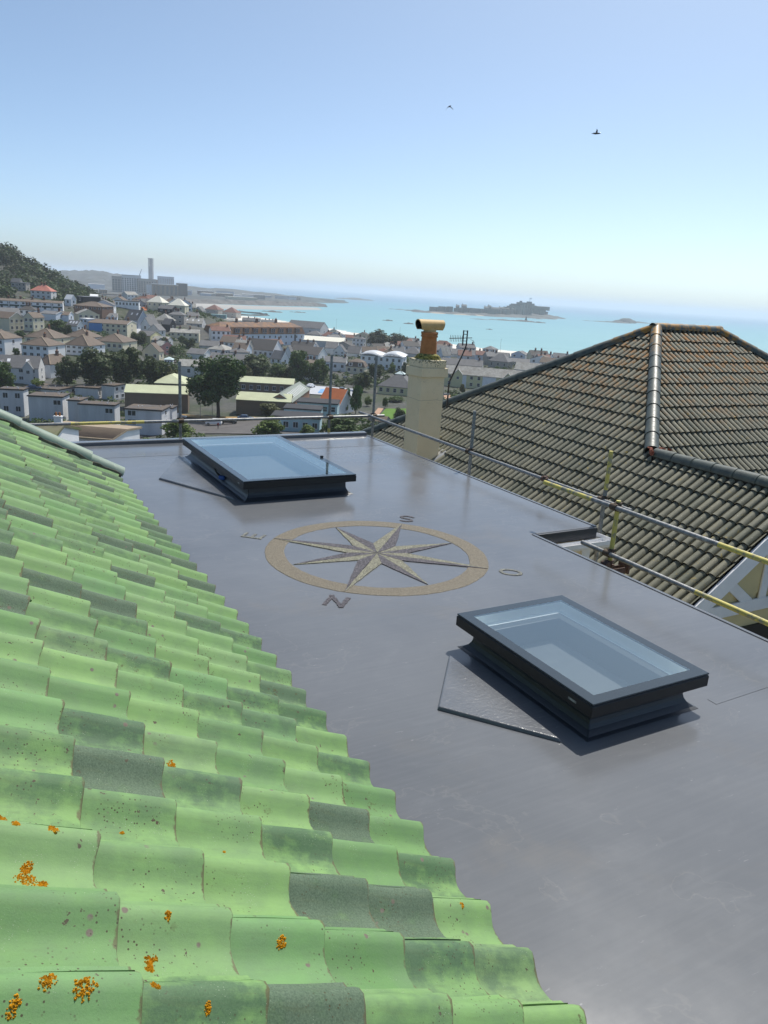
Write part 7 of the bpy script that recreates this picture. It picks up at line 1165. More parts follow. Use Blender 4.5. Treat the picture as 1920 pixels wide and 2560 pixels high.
    if rt_ == 'flat' and B_['r'] in ('felt', 'blackfelt'):
        mb = MB()
        for x0, x1, y0, y1 in ((-hx - .25, hx + .25, -hy - .25, -hy - .205), (hx + .205, hx + .25, -hy - .205, hy + .25), (-hx - .25, -hx - .205, -hy - .205, hy + .25)): mb.box(x0, x1, y0, y1, he - .05, he + .235)
        mb.build('fascia', MAT['blackfascia'], root)
    if gab and rt_ == 'gx' and B_['n'] != 'bungalow' and B_['w'] in ('white', 'paleblue', 'bluegrey', 'cream') and L > 3:
        for s_ in (-1, 1):
            mb = MB(); x = hx + .14
            q_ = [(-hy - ov, he - ov * hr / hy - .02), (0, he + hr - .02), (0, he + hr + .22), (-hy - ov, he - ov * hr / hy + .22)]
            vs = [(x, s_ * y, z) for y, z in q_] + [(x + .08, s_ * y, z) for y, z in q_]; mb.add(vs, [(0, 1, 2, 3), (7, 6, 5, 4), (0, 4, 5, 1), (1, 5, 6, 2), (2, 6, 7, 3), (3, 7, 4, 0)]); o = mb.build('verge_board', MAT['verge'], root); recalc(o.data)
    # ridge and hip lines
    if rt_ == 'hip' and B_['r'] == 'brown':
        a, b = hx + ov, hy + ov; z0, z1 = he + th, he + hr + th + .03; mb = MB()
        if a >= b: r = a - b * .95; E_ = [((a, -b, z0), (r, 0, z1)), ((-a, -b, z0), (-r, 0, z1)), ((-r, 0, z1), (r, 0, z1))]
        else: r = b - a * .95; E_ = [((a, -b, z0), (0, -r, z1)), ((-a, -b, z0), (0, -r, z1)), ((0, -r, z1), (0, r, z1))]
        for p0, p1 in E_: mb.tube([p0, p1], .16, 6)
        mb.build('hip_tiles', MAT['r_tanroof'], root)
    # windows
    def win(x, y, z, w_, h_, ang, me):
        o = link('window', me, root); o.location = (x, y, z); o.scale = (w_, 1, h_); o.rotation_euler = (0, 0, ang)
    fl = B_['fl']; sh = he / max(1, fl) if fl else he
    hh = min(1.45, sh * .5); mesh = SASH if (B_['n'] in ('terrace', 'hotel') or rnd.random() < .3) else WIN
    for f_ in range(fl):
        zc = sh * (f_ + .58)
        nf = B_['nf']
        if B_.get('wcor'): win(hx - 1.3, -hy, zc, 1.9, 1.25, 0, WIN)
        elif B_.get('wleft'): win(-hx + 1.6, -hy, zc, 2.0, 1.3, 0, WIN)
        else:
            for i in range(nf): win(-hx + L * (i + .5) / nf, -hy, zc, min(1.25, L / nf * .55), hh, 0, mesh)
        for i in range(B_['nr']): win(hx, -hy + D_ * (i + .5) / B_['nr'], zc, min(1.25, D_ / B_['nr'] * .5), hh, pi / 2, mesh)
    # extras
    if B_.get('chim'):
        k = B_['chim']
        for i in range(k):
            f_ = (i + .5) / k * 1.5 - .75
            if k == 1: f_ = .35 if rt_ == 'hip' else .88
            long_x = hx >= hy if rt_ in ('hip', 'mans') else rt_ == 'gx'
            lim = .45 if rt_ == 'hip' else .92
            p = (f_ * hx * lim, .2, he + hr) if long_x else (.2, f_ * hy * lim, he + hr)
            o = link('chimney', WSTACK if B_['n'] == 'bungalow' else STACK, root); o.location = (p[0], p[1], p[2] + .1); o.rotation_euler = (0, 0, 0 if long_x else pi / 2); s_ = .5 if B_['n'] == 'bungalow' else (1.0 if D_ < 30 else 1.5); o.scale = (s_, s_, s_)
    if B_.get('rl'):
        for i in range(B_['rl']):
            o = link('rooflight', RLM, root); f_ = (i + .6) / B_['rl'] - .5; o.location = (f_ * L * .8, -hy * .45, he + hr * .55 + th); o.rotation_euler = (math.atan2(hr, hy), 0, 0); o.scale = (.9, 1.0, 1)
    if B_.get('gables'):
        k = B_['gables']
        for i in range(k):
            x = (-.28 + .56 * i / max(1, k - 1)) * L if k > 1 else .2 * L
            gw = min(1.9, L / k * .22); mb = MB(); y0 = -hy - .35; zt = he + min(hr * .85, 2.0)
            mb.add([(x - gw, y0, -2), (x + gw, y0, -2), (x + gw, y0, he - .1), (x, y0, zt), (x - gw, y0, he - .1), (x - gw, -hy + .5, -2), (x + gw, -hy + .5, -2), (x + gw, -hy + .5, he), (x - gw, -hy + .5, he)], [(0, 1, 2, 3, 4), (1, 6, 7, 2), (5, 0, 4, 8)]); mb.build('gable_front', wm, root)
            mb = MB(); yb = -hy + hy * (zt - he) / max(hr, .1) + .3
            for s_ in (-1, 1): slab([(x + s_ * (gw + .2), y0 - .2, he - .25), (x, y0 - .2, zt + .12), (x, yb, zt + .12), (x + s_ * (gw + .2), -hy, he - .1)][::s_])
            o = mb.build('gable_roof', rm, root); recalc(o.data); win(x, y0, he * .72, 1.0, 1.1, 0, WIN)
            mb = MB()
            for s_ in (-1, 1): mb.tube([(x + s_ * (gw + .22), y0 - .23, he - .3), (x, y0 - .23, zt + .05)], .10, 5)
            mb.build('verge_board', MAT['verge'], root)
    if B_.get('dorm'):
        k = B_['dorm']; longy = hy > hx
        for i in range(k):
            f_ = (i + .5) / k - .5
            mb = MB(); w_ = 1.9 if longy else .8; zz = he + hr * .10; h2 = hr * .42
            mb.box(-w_, w_, -.55, 1.3, zz, zz + h2, 0); mb.box(-w_ - .15, w_ + .15, -.7, 1.4, zz + h2, zz + h2 + .15, 1)
            for s_ in ((-.95, .95) if longy else (0,)): mb.box(s_ - .55, s_ + .55, -.60, -.55, zz + .15, zz + h2 - .12, 2); mb.add([(s_ - .45, -.605, zz + .25), (s_ + .45, -.605, zz + .25), (s_ + .45, -.605, zz + h2 - .2), (s_ - .45, -.605, zz + h2 - .2)], [(0, 1, 2, 3)], 3)
            o = mb.build('dormer', [MAT['r_redbrown'] if longy else MAT['w_white'], rm, MAT['sash'], MAT['pane']], root)
            if longy: o.location = (hx - .35, f_ * D_ * .92, 0); o.rotation_euler = (0, 0, pi / 2)
            else: o.location = (f_ * L, -hy + .35, 0)
        if longy:
            for f_ in (-.36, .38): mb = MB(); mb.box(hx - .02, hx + .08, f_ * D_ - .8, f_ * D_ + .8, .2, he - .3); mb.build('stair_window', MAT['darkdoor'], root)
            mb = MB(); mb.box(-hx, hx, -hy - 1.3, -hy - 1.2, he * .45, he * .62); mb.box(-hx, hx, -hy - 1.3, -hy, he * .40, he * .45); mb.build('balcony', MAT['blackfascia'], root)
    if B_.get('lantern'):
        mb = MB(); z = he + hr; ring_sweep(mb, [rect_loop(1.9, 1.9, z - .9), rect_loop(1.9, 1.9, z - .5)]); mb.add(rect_loop(1.9, 1.9, z - .5) + [(0, 0, z + .7)], [(0, 1, 4), (1, 2, 4), (2, 3, 4), (3, 0, 4)], 1)
        for p in rect_loop(1.9, 1.9, z - .48): mb.tube([p, (0, 0, z + .72)], .09, 5, 0)
        mb.build('roof_lantern', [MAT['blackfascia'], MAT['r_glassroof']], root)
    if B_['r'] == 'felt':
        for i in range(3):
            mb = MB(); x, y = rnd.uniform(-hx, hx) * .7, rnd.uniform(-hy, hy) * .7; mb.tube([(x, y, he + .25), (x, y, he + .62)], [.07, .07], 6); mb.tube([(x, y, he + .6), (x, y, he + .68)], [.13, .13], 6); mb.build('vent_pipe', MAT['sash'], root)
    if B_['r'] == 'greycorr':
        for i in range(13):
            y = -hy + D_ * (i + 1) / 15; mb = MB(); p0 = Vector((hx * .25, y, he + hr * .75 + th + .03)); p1 = Vector((hx * .85, y, he + hr * .15 + th + .03)); mb.add([p0 + Vector((0, -.32, 0)), p1 + Vector((0, -.32, 0)), p1 + Vector((0, .32, 0)), p0 + Vector((0, .32, 0))], [(0, 1, 2, 3)]); o = mb.build('rooflight', MAT['r_whiteroof'], root); so_ = o.modifiers.new('s', 'SOLIDIFY'); so_.thickness = .04
    if B_['r'] == 'tanroof':
        for s_ in range(14):
            v = (s_ + .5) / 14; mb = MB(); y = -hy - .2 + (hy + .2) * v; z = he + th + hr * v - .02; mb.box(-hx - .12, hx + .12, y - .03, y + .03, z, z + .045); mb.build('batten_rib', MAT['r_brown'], root)
    return root
for b_ in BUILDINGS: building(b_)
# ------------------------------------------------------------------ trees
def crown_mesh(seed, nleaf, ls, mat, name='crown', spiky=0.0, lobes=22):
    rnd = random.Random(seed); LB = []
    for k in range(lobes):
        while True:
            p = Vector((rnd.uniform(-1, 1), rnd.uniform(-1, 1), rnd.uniform(-1, 1)))
            if p.length <= 1: break
        p = p * .78; tp = 1 - .25 * max(0, p.z); LB.append((Vector((p.x * .40 * tp, p.y * .40 * tp, .5 + p.z * .46)), rnd.uniform(.10, .19)))
    vs, fs = [], []
    for i in range(nleaf):
        c, r = LB[rnd.randrange(lobes)]; d = Vector((rnd.gauss(0, 1), rnd.gauss(0, 1), rnd.gauss(0, 1) + .25)).normalized(); p = c + d * r * (rnd.random() ** .35); p.z = max(.01, p.z)
        n = (d + Vector((rnd.gauss(0, .6), rnd.gauss(0, .6), rnd.gauss(0, .6)))).normalized(); a = n.cross(Vector((0, 0, 1)) if abs(n.z) < .9 else Vector((1, 0, 0))).normalized(); b = n.cross(a); th = rnd.uniform(0, pi); a, b = a * cos(th) + b * sin(th), b * cos(th) - a * sin(th); s = ls * rnd.uniform(.6, 1.3)
        o = len(vs); vs += [p - a * s, p - b * s * .6, p + a * s, p + b * s * .6]; fs.append((o, o + 1, o + 2, o + 3))
    me = bpy.data.meshes.new(name); me.from_pydata([tuple(v) for v in vs], [], fs); me.materials.append(mat); return me
CROWN = {}
for i, (k, n, ls, lb) in enumerate((('oak', 9000, .020, 34), ('dark', 4200, .027, 26), ('mid', 3600, .028, 24), ('olive', 3200, .030, 22), ('lime', 3600, .027, 22), ('leafy', 3000, .034, 20), ('beach', 3600, .026, 30))):
    CROWN[k] = [crown_mesh(50 + i * 7 + q_, n, ls * 1.35, MAT['l_' + k], lobes=lb) for q_ in range(1 if k in ('oak', 'leafy', 'beach') else 3)]
def trunk_mesh():
    mb = MB(); mb.tube([(0, 0, -.1), (.01, 0, .2), (-.01, .01, .5), (.0, 0, .8)], [.045, .034, .026, .010], 8); rnd = random.Random(4)
    for k in range(6): a = k * 1.05 + .3; mb.tube([(0, 0, .28 + .05 * k), (.12 * cos(a), .12 * sin(a), .45 + .05 * k), (.26 * cos(a), .26 * sin(a), .60 + .05 * k)], [.02, .014, .006], 5)
    return mb.mesh('trunk', MAT['bark'])
TRUNK = trunk_mesh()
rnd = random.Random(21)
for p, w_, h_, k, lab in TREES:
    bush = h_ < 5.0 or k == 'lime' or k == 'leafy'; gz = ground_z(p[0], p[1])
    root = empty('bush' if h_ < 5 else 'tree', (p[0], p[1], p[2]), rnd.uniform(0, 6.28)); tag(root, lab, 'bush' if h_ < 5 else 'tree', 'bushes and shrubs of the town' if h_ < 5 else 'trees of the town')
    c = link('crown', CROWN[k][rnd.randrange(len(CROWN[k]))], root); z0 = .14 * h_ if k == 'oak' else 0.0
    c.location = (0, 0, z0 - .03 * h_); c.scale = (w_ * 1.16, w_ * 1.16, (h_ - z0) * 1.06)
    t_ = link('trunk', TRUNK, root); t_.scale = (w_ * .7, w_ * .7, h_ * .9); t_.location = (0, 0, -.05 * h_)
# wood on the hill and loose garden greenery: masses nobody could count
def mass(name, spots, mats, nleaf, ls, seed):
    rnd = random.Random(seed); vs, fs, mi = [], [], []
    for (x, y, z, r, h, m) in spots:
        for i in range(int(nleaf)):
            d = Vector((rnd.gauss(0, 1), rnd.gauss(0, 1), abs(rnd.gauss(0, 1)))).normalized(); f_ = rnd.random() ** .3; p = Vector((x + d.x * r * f_, y + d.y * r * f_, z + d.z * h * f_))
            n = (d + Vector((rnd.gauss(0, .5), rnd.gauss(0, .5), rnd.gauss(0, .5)))).normalized(); a = n.cross(Vector((0, 0, 1)) if abs(n.z) < .9 else Vector((1, 0, 0))).normalized(); b = n.cross(a); s = ls * r * rnd.uniform(.6, 1.3)
            o = len(vs); vs += [p - a * s, p - b * s * .7, p + a * s, p + b * s * .7]; fs.append((o, o + 1, o + 2, o + 3)); mi.append(m)
    me = bpy.data.meshes.new(name); me.from_pydata([tuple(v) for v in vs], [], fs)
    for m in mats: me.materials.append(m)
    me.polygons.foreach_set('material_index', mi); return link(name, me)
rnd = random.Random(31); spots = []
BXY = [(b['p'][0], b['p'][1], max(b['wl'], b['wr']) * .62) for b in BUILDINGS]
def clear(x, y, m): return all(hypot(x - bx, y - by) > br + m for bx, by, br in BXY)
for k in range(1500):
    x, y = rnd.uniform(-360, -176), rnd.uniform(345, 620); z = ground_z(x, y)
    lim = -15.5 + (y - 345) * .012
    if z < lim or not clear(x, y, 4.5): continue
    # keep the view to the hillside houses open
    if any(abs(x / y - b['p'][0] / b['p'][1]) < .012 and y < b['p'][1] and y > b['p'][1] - 45 for b in BUILDINGS if b['l'].startswith(('pair', 'grey flat', 'stone gab'))): continue
    up_ = max(0, min(1, (z + 10) / 18)); h = rnd.uniform(5, 8.5) * (.7 + .6 * up_); spots.append((x, y, z - .5, rnd.uniform(3.5, 6.5), h, 0 if rnd.random() < .35 + .55 * up_ else 1))
o = mass('woodland', spots, [MAT['l_hill'], MAT['l_hill2']], 85, .17, 1); tag(o, 'dark wood covering the steep hill above the town', 'woodland', kind='stuff')
spots = []
for k in range(6000):
    y = rnd.uniform(150, 560); x = rnd.uniform(-.48, .30) * y
    if not clear(x, y, 2.5) or ground_z(x, y) < SEA + 1.9: continue
    if -62 < x < -18 and 160 < y < 262: continue
    if -32 < x < 8 and 212 < y < 296: continue
    r = rnd.uniform(.8, 2.4); spots.append((x, y, ground_z(x, y) - .2, r, r * rnd.uniform(.7, 1.3), 0 if rnd.random() < .5 else 1))
o = mass('shrubbery', spots, [MAT['l_dark'], MAT['l_mid']], 55, .22, 2); tag(o, 'garden hedges and shrubs between the houses', 'shrubbery', kind='stuff')

# ------------------------------------------------------------------ cars, lamps, person
def wheel(parent, x, y):
    mb = MB(); mb.tube([(x, y - .11, .33), (x, y + .11, .33)], .33, 14, 0); mb.tube([(x, y - .115, .33), (x, y + .115, .33)], .19, 10, 1); mb.build('wheel', [MAT['blackfascia'], MAT['galv']], parent)
def car(loc, rz, paint, label, suv=False):
    root = empty('parked_car', loc, rz); tag(root, label, 'car', 'parked cars'); h1 = .95 if suv else .85; h2 = 1.68 if suv else 1.42; L = 2.0 if suv else 2.15; hw = .84
    prof_ = [(-L, .35), (-L, h1 - .12), (-L + .08, h1), (-L + .12, h2 - .1) if suv else (-L + .5, h1 + .05), (-L + .25, h2) if suv else (-L + 1.1, h2), (.35, h2), (.95, h1 + .03), (L - .12, h1 - .08), (L, h1 - .28), (L, .35)]
    mb = MB(); n = len(prof_); vs = []
    for s_ in (-1, 1):
        for x, z in prof_: vs.append((x, s_ * (hw - (.13 if z > h1 + .06 else 0)), z))
    mb.add(vs, [tuple(range(n)), tuple(range(2 * n - 1, n - 1, -1))] + [(i, n + i, n + (i + 1) % n, (i + 1) % n) for i in range(n)]); o = mb.build('body', paint, root); recalc(o.data); bevel_obj(o, .06, 2)
    mb = MB(); x0 = -L + (.3 if suv else .75); y = hw - .105
    for s_ in (-1, 1):
        for a, b in ((x0, -.42), (-.34, .62)): mb.add([(a, s_ * (y + .02), h1 + .04), (b + (.12 if b > 0 else 0), s_ * (y + .02), h1 + .04), (b - (.22 if b > 0 else 0), s_ * (y - .012), h2 - .12), (a + (.0 if suv else .3), s_ * (y - .012), h2 - .12)], [(0, 1, 2, 3)])
    mb.add([(.44, -.6, h2 - .07), (.44, .6, h2 - .07), (.94, .66, h1 + .06), (.94, -.66, h1 + .06)], [(0, 1, 2, 3)]); mb.build('windows', MAT['pane'], root)
    for x in (-L + .72, L - .72):
        for s_ in (-1, 1): wheel(root, x, s_ * (hw - .1))
    for s_ in (-1, 1): mb = MB(); mb.box(L - .03, L + .02, s_ * .62 - .16, s_ * .62 + .16, h1 - .36, h1 - .22); mb.build('headlight', MAT['sash'], root)
    return root
MAT['car_white'] = plain('car_white', (.75, .76, .78), .25, .5, .02, 1); MAT['car_black'] = plain('car_black', (.02, .022, .026), .2, .5, .1, 1); MAT['car_silver'] = plain('car_silver', (.42, .44, .46), .3, .5, .04, 1, 0, None, .5); MAT['car_blue'] = plain('car_blue', (.04, .07, .14), .25, .5, .05, 1)
gz = lambda x, y: ground_z(x, y) + .27
car((-44.9, 194.5, gz(-44.9, 194.5)), pi + .05, MAT['car_white'], 'white off roader parked under the great oak', True)
car((-41.6, 196.6, gz(-41.6, 196.6)), pi + .1, MAT['car_black'], 'black car parked beside the white off roader')
car((-38.5, 203.6, gz(-38.5, 203.6)), .05, MAT['car_blue'], 'dark blue car in the shade of the oak')
car((-56.4, 203.0, gz(-56.4, 203.0)), .1, MAT['car_silver'], 'silver car beside the last white block')
car((-59.8, 204.2, gz(-59.8, 204.2)), .2, MAT['car_black'], 'dark car half hidden behind the last white block')
car((-30.0, 286.0, gz(-30.0, 286) + .1), 1.2, MAT['car_white'], 'white car parked by the blue court')
car((-18.0, 280.0, gz(-18, 280) + .1), 1.5, MAT['car_black'], 'dark car parked at the right end of the blue court', True)
car((-19.4, 318.5, gz(-19.4, 318.5)), -1.5, MAT['car_black'], 'black car on the driveway below the white cottage')
car((-70.0, 329.0, gz(-70, 329) + .2), .3, MAT['car_black'], 'dark van parked on the street below the white barn', True)
car((-104.5, 224.0, gz(-104.5, 224)), .4, MAT['car_blue'], 'dark car by the pale grey gabled house')
def lamp(loc, h, label):
    root = empty('street_lamp', loc); tag(root, label, 'lamp post', 'street lamps'); mb = MB(); mb.tube([(0, 0, -1), (0, 0, h)], [.09, .05], 7); mb.build('post', MAT['galv'], root); mb = MB(); mb.tube([(-.3, 0, h), (.3, 0, h)], [.12, .12], 8); mb.build('lamp_head', MAT['sash'], root)
lamp((-51.3, 206.3, ground_z(-51.3, 206.3)), 6.2, 'street lamp at the left of the oak'); lamp((-48.6, 208.6, ground_z(-48.6, 208.6)), 5, 'shorter lamp post close to the oak trunk'); lamp((-22.6, 303.6, ground_z(-22.6, 303.6)), 6, 'lamp post before the tall rounded tree')
lamp((-6.0, 290, ground_z(-6, 290)), 6, 'lamp post by the yellow school'); lamp((3.2, 560, SEA + 1.5), 14, 'tall thin mast on the seafront left of the chimney'); lamp((68.0, 505, SEA + 1.5), 13, 'tall thin mast on the seafront right of the aerial'); lamp((-46.0, 610, SEA + 1.5), 15, 'thin flagpole on the beach promenade')
def person(loc, label):
    root = empty('person', loc, .4); tag(root, label, 'person')
    J = [(0, 0, .92), (0, 0, 1.18), (0, 0, 1.42), (0, 0, 1.53), (0, .01, 1.66), (.19, 0, 1.40), (.25, .02, 1.13), (.24, -.08, .90), (-.19, 0, 1.40), (-.25, .02, 1.13), (-.24, -.05, .90), (.10, 0, .86), (.11, -.02, .47), (.11, .02, .06), (.11, -.12, .04), (-.10, 0, .86), (-.11, .03, .47), (-.11, .08, .06), (-.11, -.06, .04)]
    E_ = [(0, 1), (1, 2), (2, 3), (3, 4), (2, 5), (5, 6), (6, 7), (2, 8), (8, 9), (9, 10), (0, 11), (11, 12), (12, 13), (13, 14), (0, 15), (15, 16), (16, 17), (17, 18)]
    R_ = [.14, .14, .15, .06, .105, .07, .05, .04, .07, .05, .04, .09, .065, .045, .04, .09, .065, .045, .04]
    me = bpy.data.meshes.new('body'); me.from_pydata(J, E_, []); o = link('body', me, root); m = o.modifiers.new('skin', 'SKIN'); 
    for i, r in enumerate(R_): me.skin_vertices[0].data[i].radius = (r, r * .8)
    me.skin_vertices[0].data[0].use_root = True; o.modifiers.new('sub', 'SUBSURF').levels = 1
    t = NT('person_clothes'); v = t.coord(); s_ = t.node('ShaderNodeSeparateXYZ'); t.con(v, s_.inputs[0]); t.base(t.ramp(t.step(s_.outputs[2], 0, 1.8), [(0, (.03, .03, .04)), (.5, (.05, .05, .07)), (.53, (.30, .06, .06)), (.84, (.34, .20, .15)), (.94, (.04, .03, .02))], 'CONSTANT')); t.rough(.8); me.materials.append(t.mat)
person((-41.7, 185.1, ground_z(-41.7, 185.1) + .27), 'person in dark red top walking across the car park')

# ------------------------------------------------------------------ far shore, harbour and castle
def noisy_mound(name, pts, mat, seed=0, amp=1.0, grid=26, parent=None, power=1.0):
    """height field island: pts = (x, y, radius, top z)"""
    x0 = min(p[0] - p[2] for p in pts); x1 = max(p[0] + p[2] for p in pts); y0 = min(p[1] - p[2] for p in pts); y1 = max(p[1] + p[2] for p in pts)
    nx_, ny_ = grid, max(8, int(grid * (y1 - y0) / max(1, x1 - x0))) if (y1 - y0) < 3 * (x1 - x0) else grid * 3; ny_ = min(ny_, grid * 3); vs = []
    for j in range(ny_ + 1):
        for i in range(nx_ + 1):
            x, y = x0 + (x1 - x0) * i / nx_, y0 + (y1 - y0) * j / ny_; h = SEA - 2
            for (cx, cy, r, top) in pts:
                d = hypot(x - cx, y - cy) / r
                if d < 1: h = max(h, SEA - 2 + (top - SEA + 2) * (1 - d * d) ** power)
            if h > SEA - 1.5: h += amp * noise.fractal((x * .05 + seed, y * .05, 0), 1, 2, 4) * 1.2
            vs.append((x, y, h))
    mb = MB(); mb.add(vs, [(j * (nx_ + 1) + i, j * (nx_ + 1) + i + 1, (j + 1) * (nx_ + 1) + i + 1, (j + 1) * (nx_ + 1) + i) for j in range(ny_) for i in range(nx_)]); return mb.build(name, mat, parent)
def rubble_bank(name, path, wd, mat, label, seed=1, back=None):
    """bank of rough stone along path points (x, y, top z)"""
    rnd = random.Random(seed); P = [Vector(p) for p in path]; mb = MB(); rows = []
    for s_ in range(len(P) - 1):
        m = max(2, int((P[s_ + 1] - P[s_]).length / 9))
        for i in range(m):
            p = P[s_].lerp(P[s_ + 1], i / m); d = (P[s_ + 1] - P[s_]).normalized(); n = Vector((d.y, -d.x, 0)); rows.append([(p + n * (o_ + rnd.uniform(-1.3, 1.3)) * wd / 10 + Vector((0, 0, 0))).to_2d().to_3d() + Vector((0, 0, SEA - 1 + (p.z - SEA + 1) * f_ + rnd.uniform(-.8, .8) * (f_ > 0))) for o_, f_ in ((10, 0), (7, .33), (4.5, .62), (2, .95), (0, 1), (-3, 1), (-9, 0))])
    k = 7; vs = [q for r in rows for q in r]; mb.add(vs, [(j * k + i, j * k + i + 1, (j + 1) * k + i + 1, (j + 1) * k + i) for j in range(len(rows) - 1) for i in range(k - 1)]); o = mb.build(name, mat); recalc(o.data); tag(o, label, 'breakwater'); return o
rubble_bank('breakwater', [(-470, 1280, -29.5), (-374, 1380, -29.6), (-321, 1474, -28.8), (-268, 1552, -27.9), (-213, 1674, -27.8), (-179, 1754, -28.3), (-150, 1768, -31)], 18, MAT['armour'], 'long rock armour breakwater across the bay', 2)
mb = MB(); mb.prism([(-367, 1385), (-262, 1475), (-164, 1640), (-140, 1500), (-192, 1325), (-255, 1200), (-330, 1090), (-480, 1120), (-480, 1300)], SEA - 1, SEA + .12); o = mb.build('sand_flat', MAT['wetsand']); tag(o, 'wet sand flat uncovered by the tide', kind='structure')
mb = MB(); mb.prism([(-470, 1282), (-374, 1390), (-321, 1484), (-268, 1562), (-213, 1684), (-182, 1760), (-215, 1900), (-260, 2250), (-215, 2440), (-170, 2596), (-185, 2650), (-330, 2900), (-450, 3080), (-700, 2950), (-1400, 3200), (-1800, 2600), (-1500, 1900), (-800, 1250)], SEA - 1, SEA + 6); o = mb.build('harbour_land', MAT['farland']); tag(o, 'reclaimed harbour land behind the breakwater', kind='structure')
noisy = noisy_mound('headland', [(-243, 2281, 60, -26), (-222, 2400, 60, -25), (-200, 2500, 50, -26), (-182, 2570, 34, -29), (-330, 2500, 130, -24), (-450, 2650, 160, -21), (-600, 2800, 180, -18), (-750, 2800, 170, -17)], MAT['farland'], 3, 1.5, 30); tag(noisy, 'low dark headland at the end of the harbour land', kind='structure')
for k_, pth in enumerate(([(-240, 1110, -34.3), (-207, 1096, -34.4), (-186, 1082, -34.4), (-170, 1056, -34.6)], [(-215, 990, -34.6), (-188, 1000, -34.8), (-173, 1022, -34.8), (-166, 1050, -34.8)])):
    rubble_bank('jetty', pth, 3.5, MAT['rock'], ('upper' if k_ == 0 else 'lower') + ' curved dark stone jetty of the small tidal pool', 5 + k_)['category'] = 'jetty'
def block(name, c, w_, d_, z0, z1, rz, mat, label, cat, strips=0, smat=None, group=None, roofm=None, floors=0):
    root = empty(name, (c[0], c[1], z0), rz); tag(root, label, cat, group); mb = MB(); mb.box(-w_ / 2, w_ / 2, -d_ / 2, d_ / 2, -4, z1 - z0); mb.build('wall', mat, root)
    mb = MB(); mb.box(-w_ / 2 - .5, w_ / 2 + .5, -d_ / 2 - .5, d_ / 2 + .5, z1 - z0 + .01, z1 - z0 + 1.0); mb.build('roof', roofm or MAT['r_greyflat'], root)
    for i in range(strips):
        x = -w_ / 2 + w_ * (i + .5) / strips
        for f_ in range(max(1, floors)):
            H = (z1 - z0); a, b = .12 + .76 * f_ / max(1, floors), .12 + .76 * (f_ + (.62 if floors else 1)) / max(1, floors); mb = MB(); mb.box(x - w_ / strips * .26, x + w_ / strips * .26, -d_ / 2 - .25, -d_ / 2 + .1, H * a, H * b); mb.build('window', smat or MAT['darkdoor'], root)
    return root
fz = SEA + 6
block('apartments', (-556, 1662), 38, 30, fz, 4.6, .33, MAT['w_paleg'], 'tall pale apartment block left of the tower', 'apartments', 8, None, None, None, 7)
block('apartments', (-520, 1652), 36, 28, fz, -1, .33, MAT['w_stone'], 'grey stepped apartment block with glazed end', 'apartments', 7, None, None, None, 6)
block('apartments', (-586, 1665), 22, 26, fz, .5, .33, MAT['w_stone'], 'lower grey apartment block with open balconies', 'apartments', 4, None, None, None, 5)
block('office', (-463, 1585), 50, 24, fz, -9, .28, MAT['w_tanwall'], 'tan office block with tall dark window bays', 'office', 6, None, None, MAT['r_whiteroof'], 0)
block('office', (-446, 1645), 22, 30, fz, -5.5, .28, MAT['w_dark'], 'dark glass office beside the tan office', 'office', 4, None, None, None, 4)
block('office', (-495, 1592), 14, 20, fz, -11, .28, MAT['w_white'], 'white stair block at the end of the tan office', 'office')
block('office', (-671, 2304), 46, 40, fz, 7.5, .28, MAT['w_bluegrey'], 'blue grey power station block behind the offices', 'building', 9, MAT['concrete'], None, None, 0)
block('building', (-558, 1816), 20, 14, fz, -2, .3, MAT['w_brickred'], 'small red topped building between tower and apartments', 'building', 3)
block('hangar', (-708, 1870), 36, 40, fz, -20, .36, MAT['w_paleblue'], 'pale hangar with curved white roof', 'hangar', 0, None, None, MAT['r_whiteroof'])
rnd = random.Random(17)
WN = {'w_paleg': 'pale grey', 'w_stone': 'brown grey', 'w_white': 'white', 'w_bluegrey': 'blue grey', 'w_brick': 'dark brick', 'w_cream': 'cream', 'w_tanwall': 'tan'}; RN = {'r_whiteroof': 'white', 'r_greyflat': 'grey', 'r_creamroof': 'cream', 'r_slate': 'slate', 'r_brown': 'brown'}
for wk in ('w_paleg', 'w_stone', 'w_white', 'w_bluegrey', 'w_brick'):
    for rk in ('r_whiteroof', 'r_greyflat', 'r_creamroof', 'r_slate'):
        f_ = rnd.random(); x = -480 + 300 * f_ + rnd.uniform(-30, 20); y = 1500 + 420 * f_ + rnd.uniform(60, 520); x -= (y - 1500 - 420 * f_) * .35
        block('port_shed', (x, y), rnd.uniform(18, 55), rnd.uniform(14, 30), fz, fz + rnd.uniform(4, 9), rnd.uniform(.1, .5), MAT[wk], 'far harbour shed with %s walls and flat %s roof' % (WN[wk], RN[rk]), 'shed', 0, None, 'port sheds on the harbour land', MAT[rk])
for wk in ('w_paleg', 'w_stone', 'w_white', 'w_cream', 'w_tanwall'):
    for rk in ('r_brown', 'r_greyflat', 'r_slate', 'r_whiteroof'):
        x, y = rnd.uniform(-980, -470), rnd.uniform(1180, 1560)
        if y < 1250 + (-470 - x) * .1: y += 90
        block('town_block', (x, y), rnd.uniform(10, 26), rnd.uniform(9, 16), fz - 3, fz + rnd.uniform(2, 9), rnd.uniform(0, .6), MAT[wk], 'small far town building with %s walls and %s roof' % (WN[wk], RN[rk]), 'building', 3, None, 'far town buildings', MAT[rk], 2)
block('terminal', (-322, 1640), 62, 22, fz, fz + 5, .45, MAT['w_cream'], 'long shed with bright cream roof behind the breakwater', 'shed', 0, None, None, MAT['r_creamroof'])
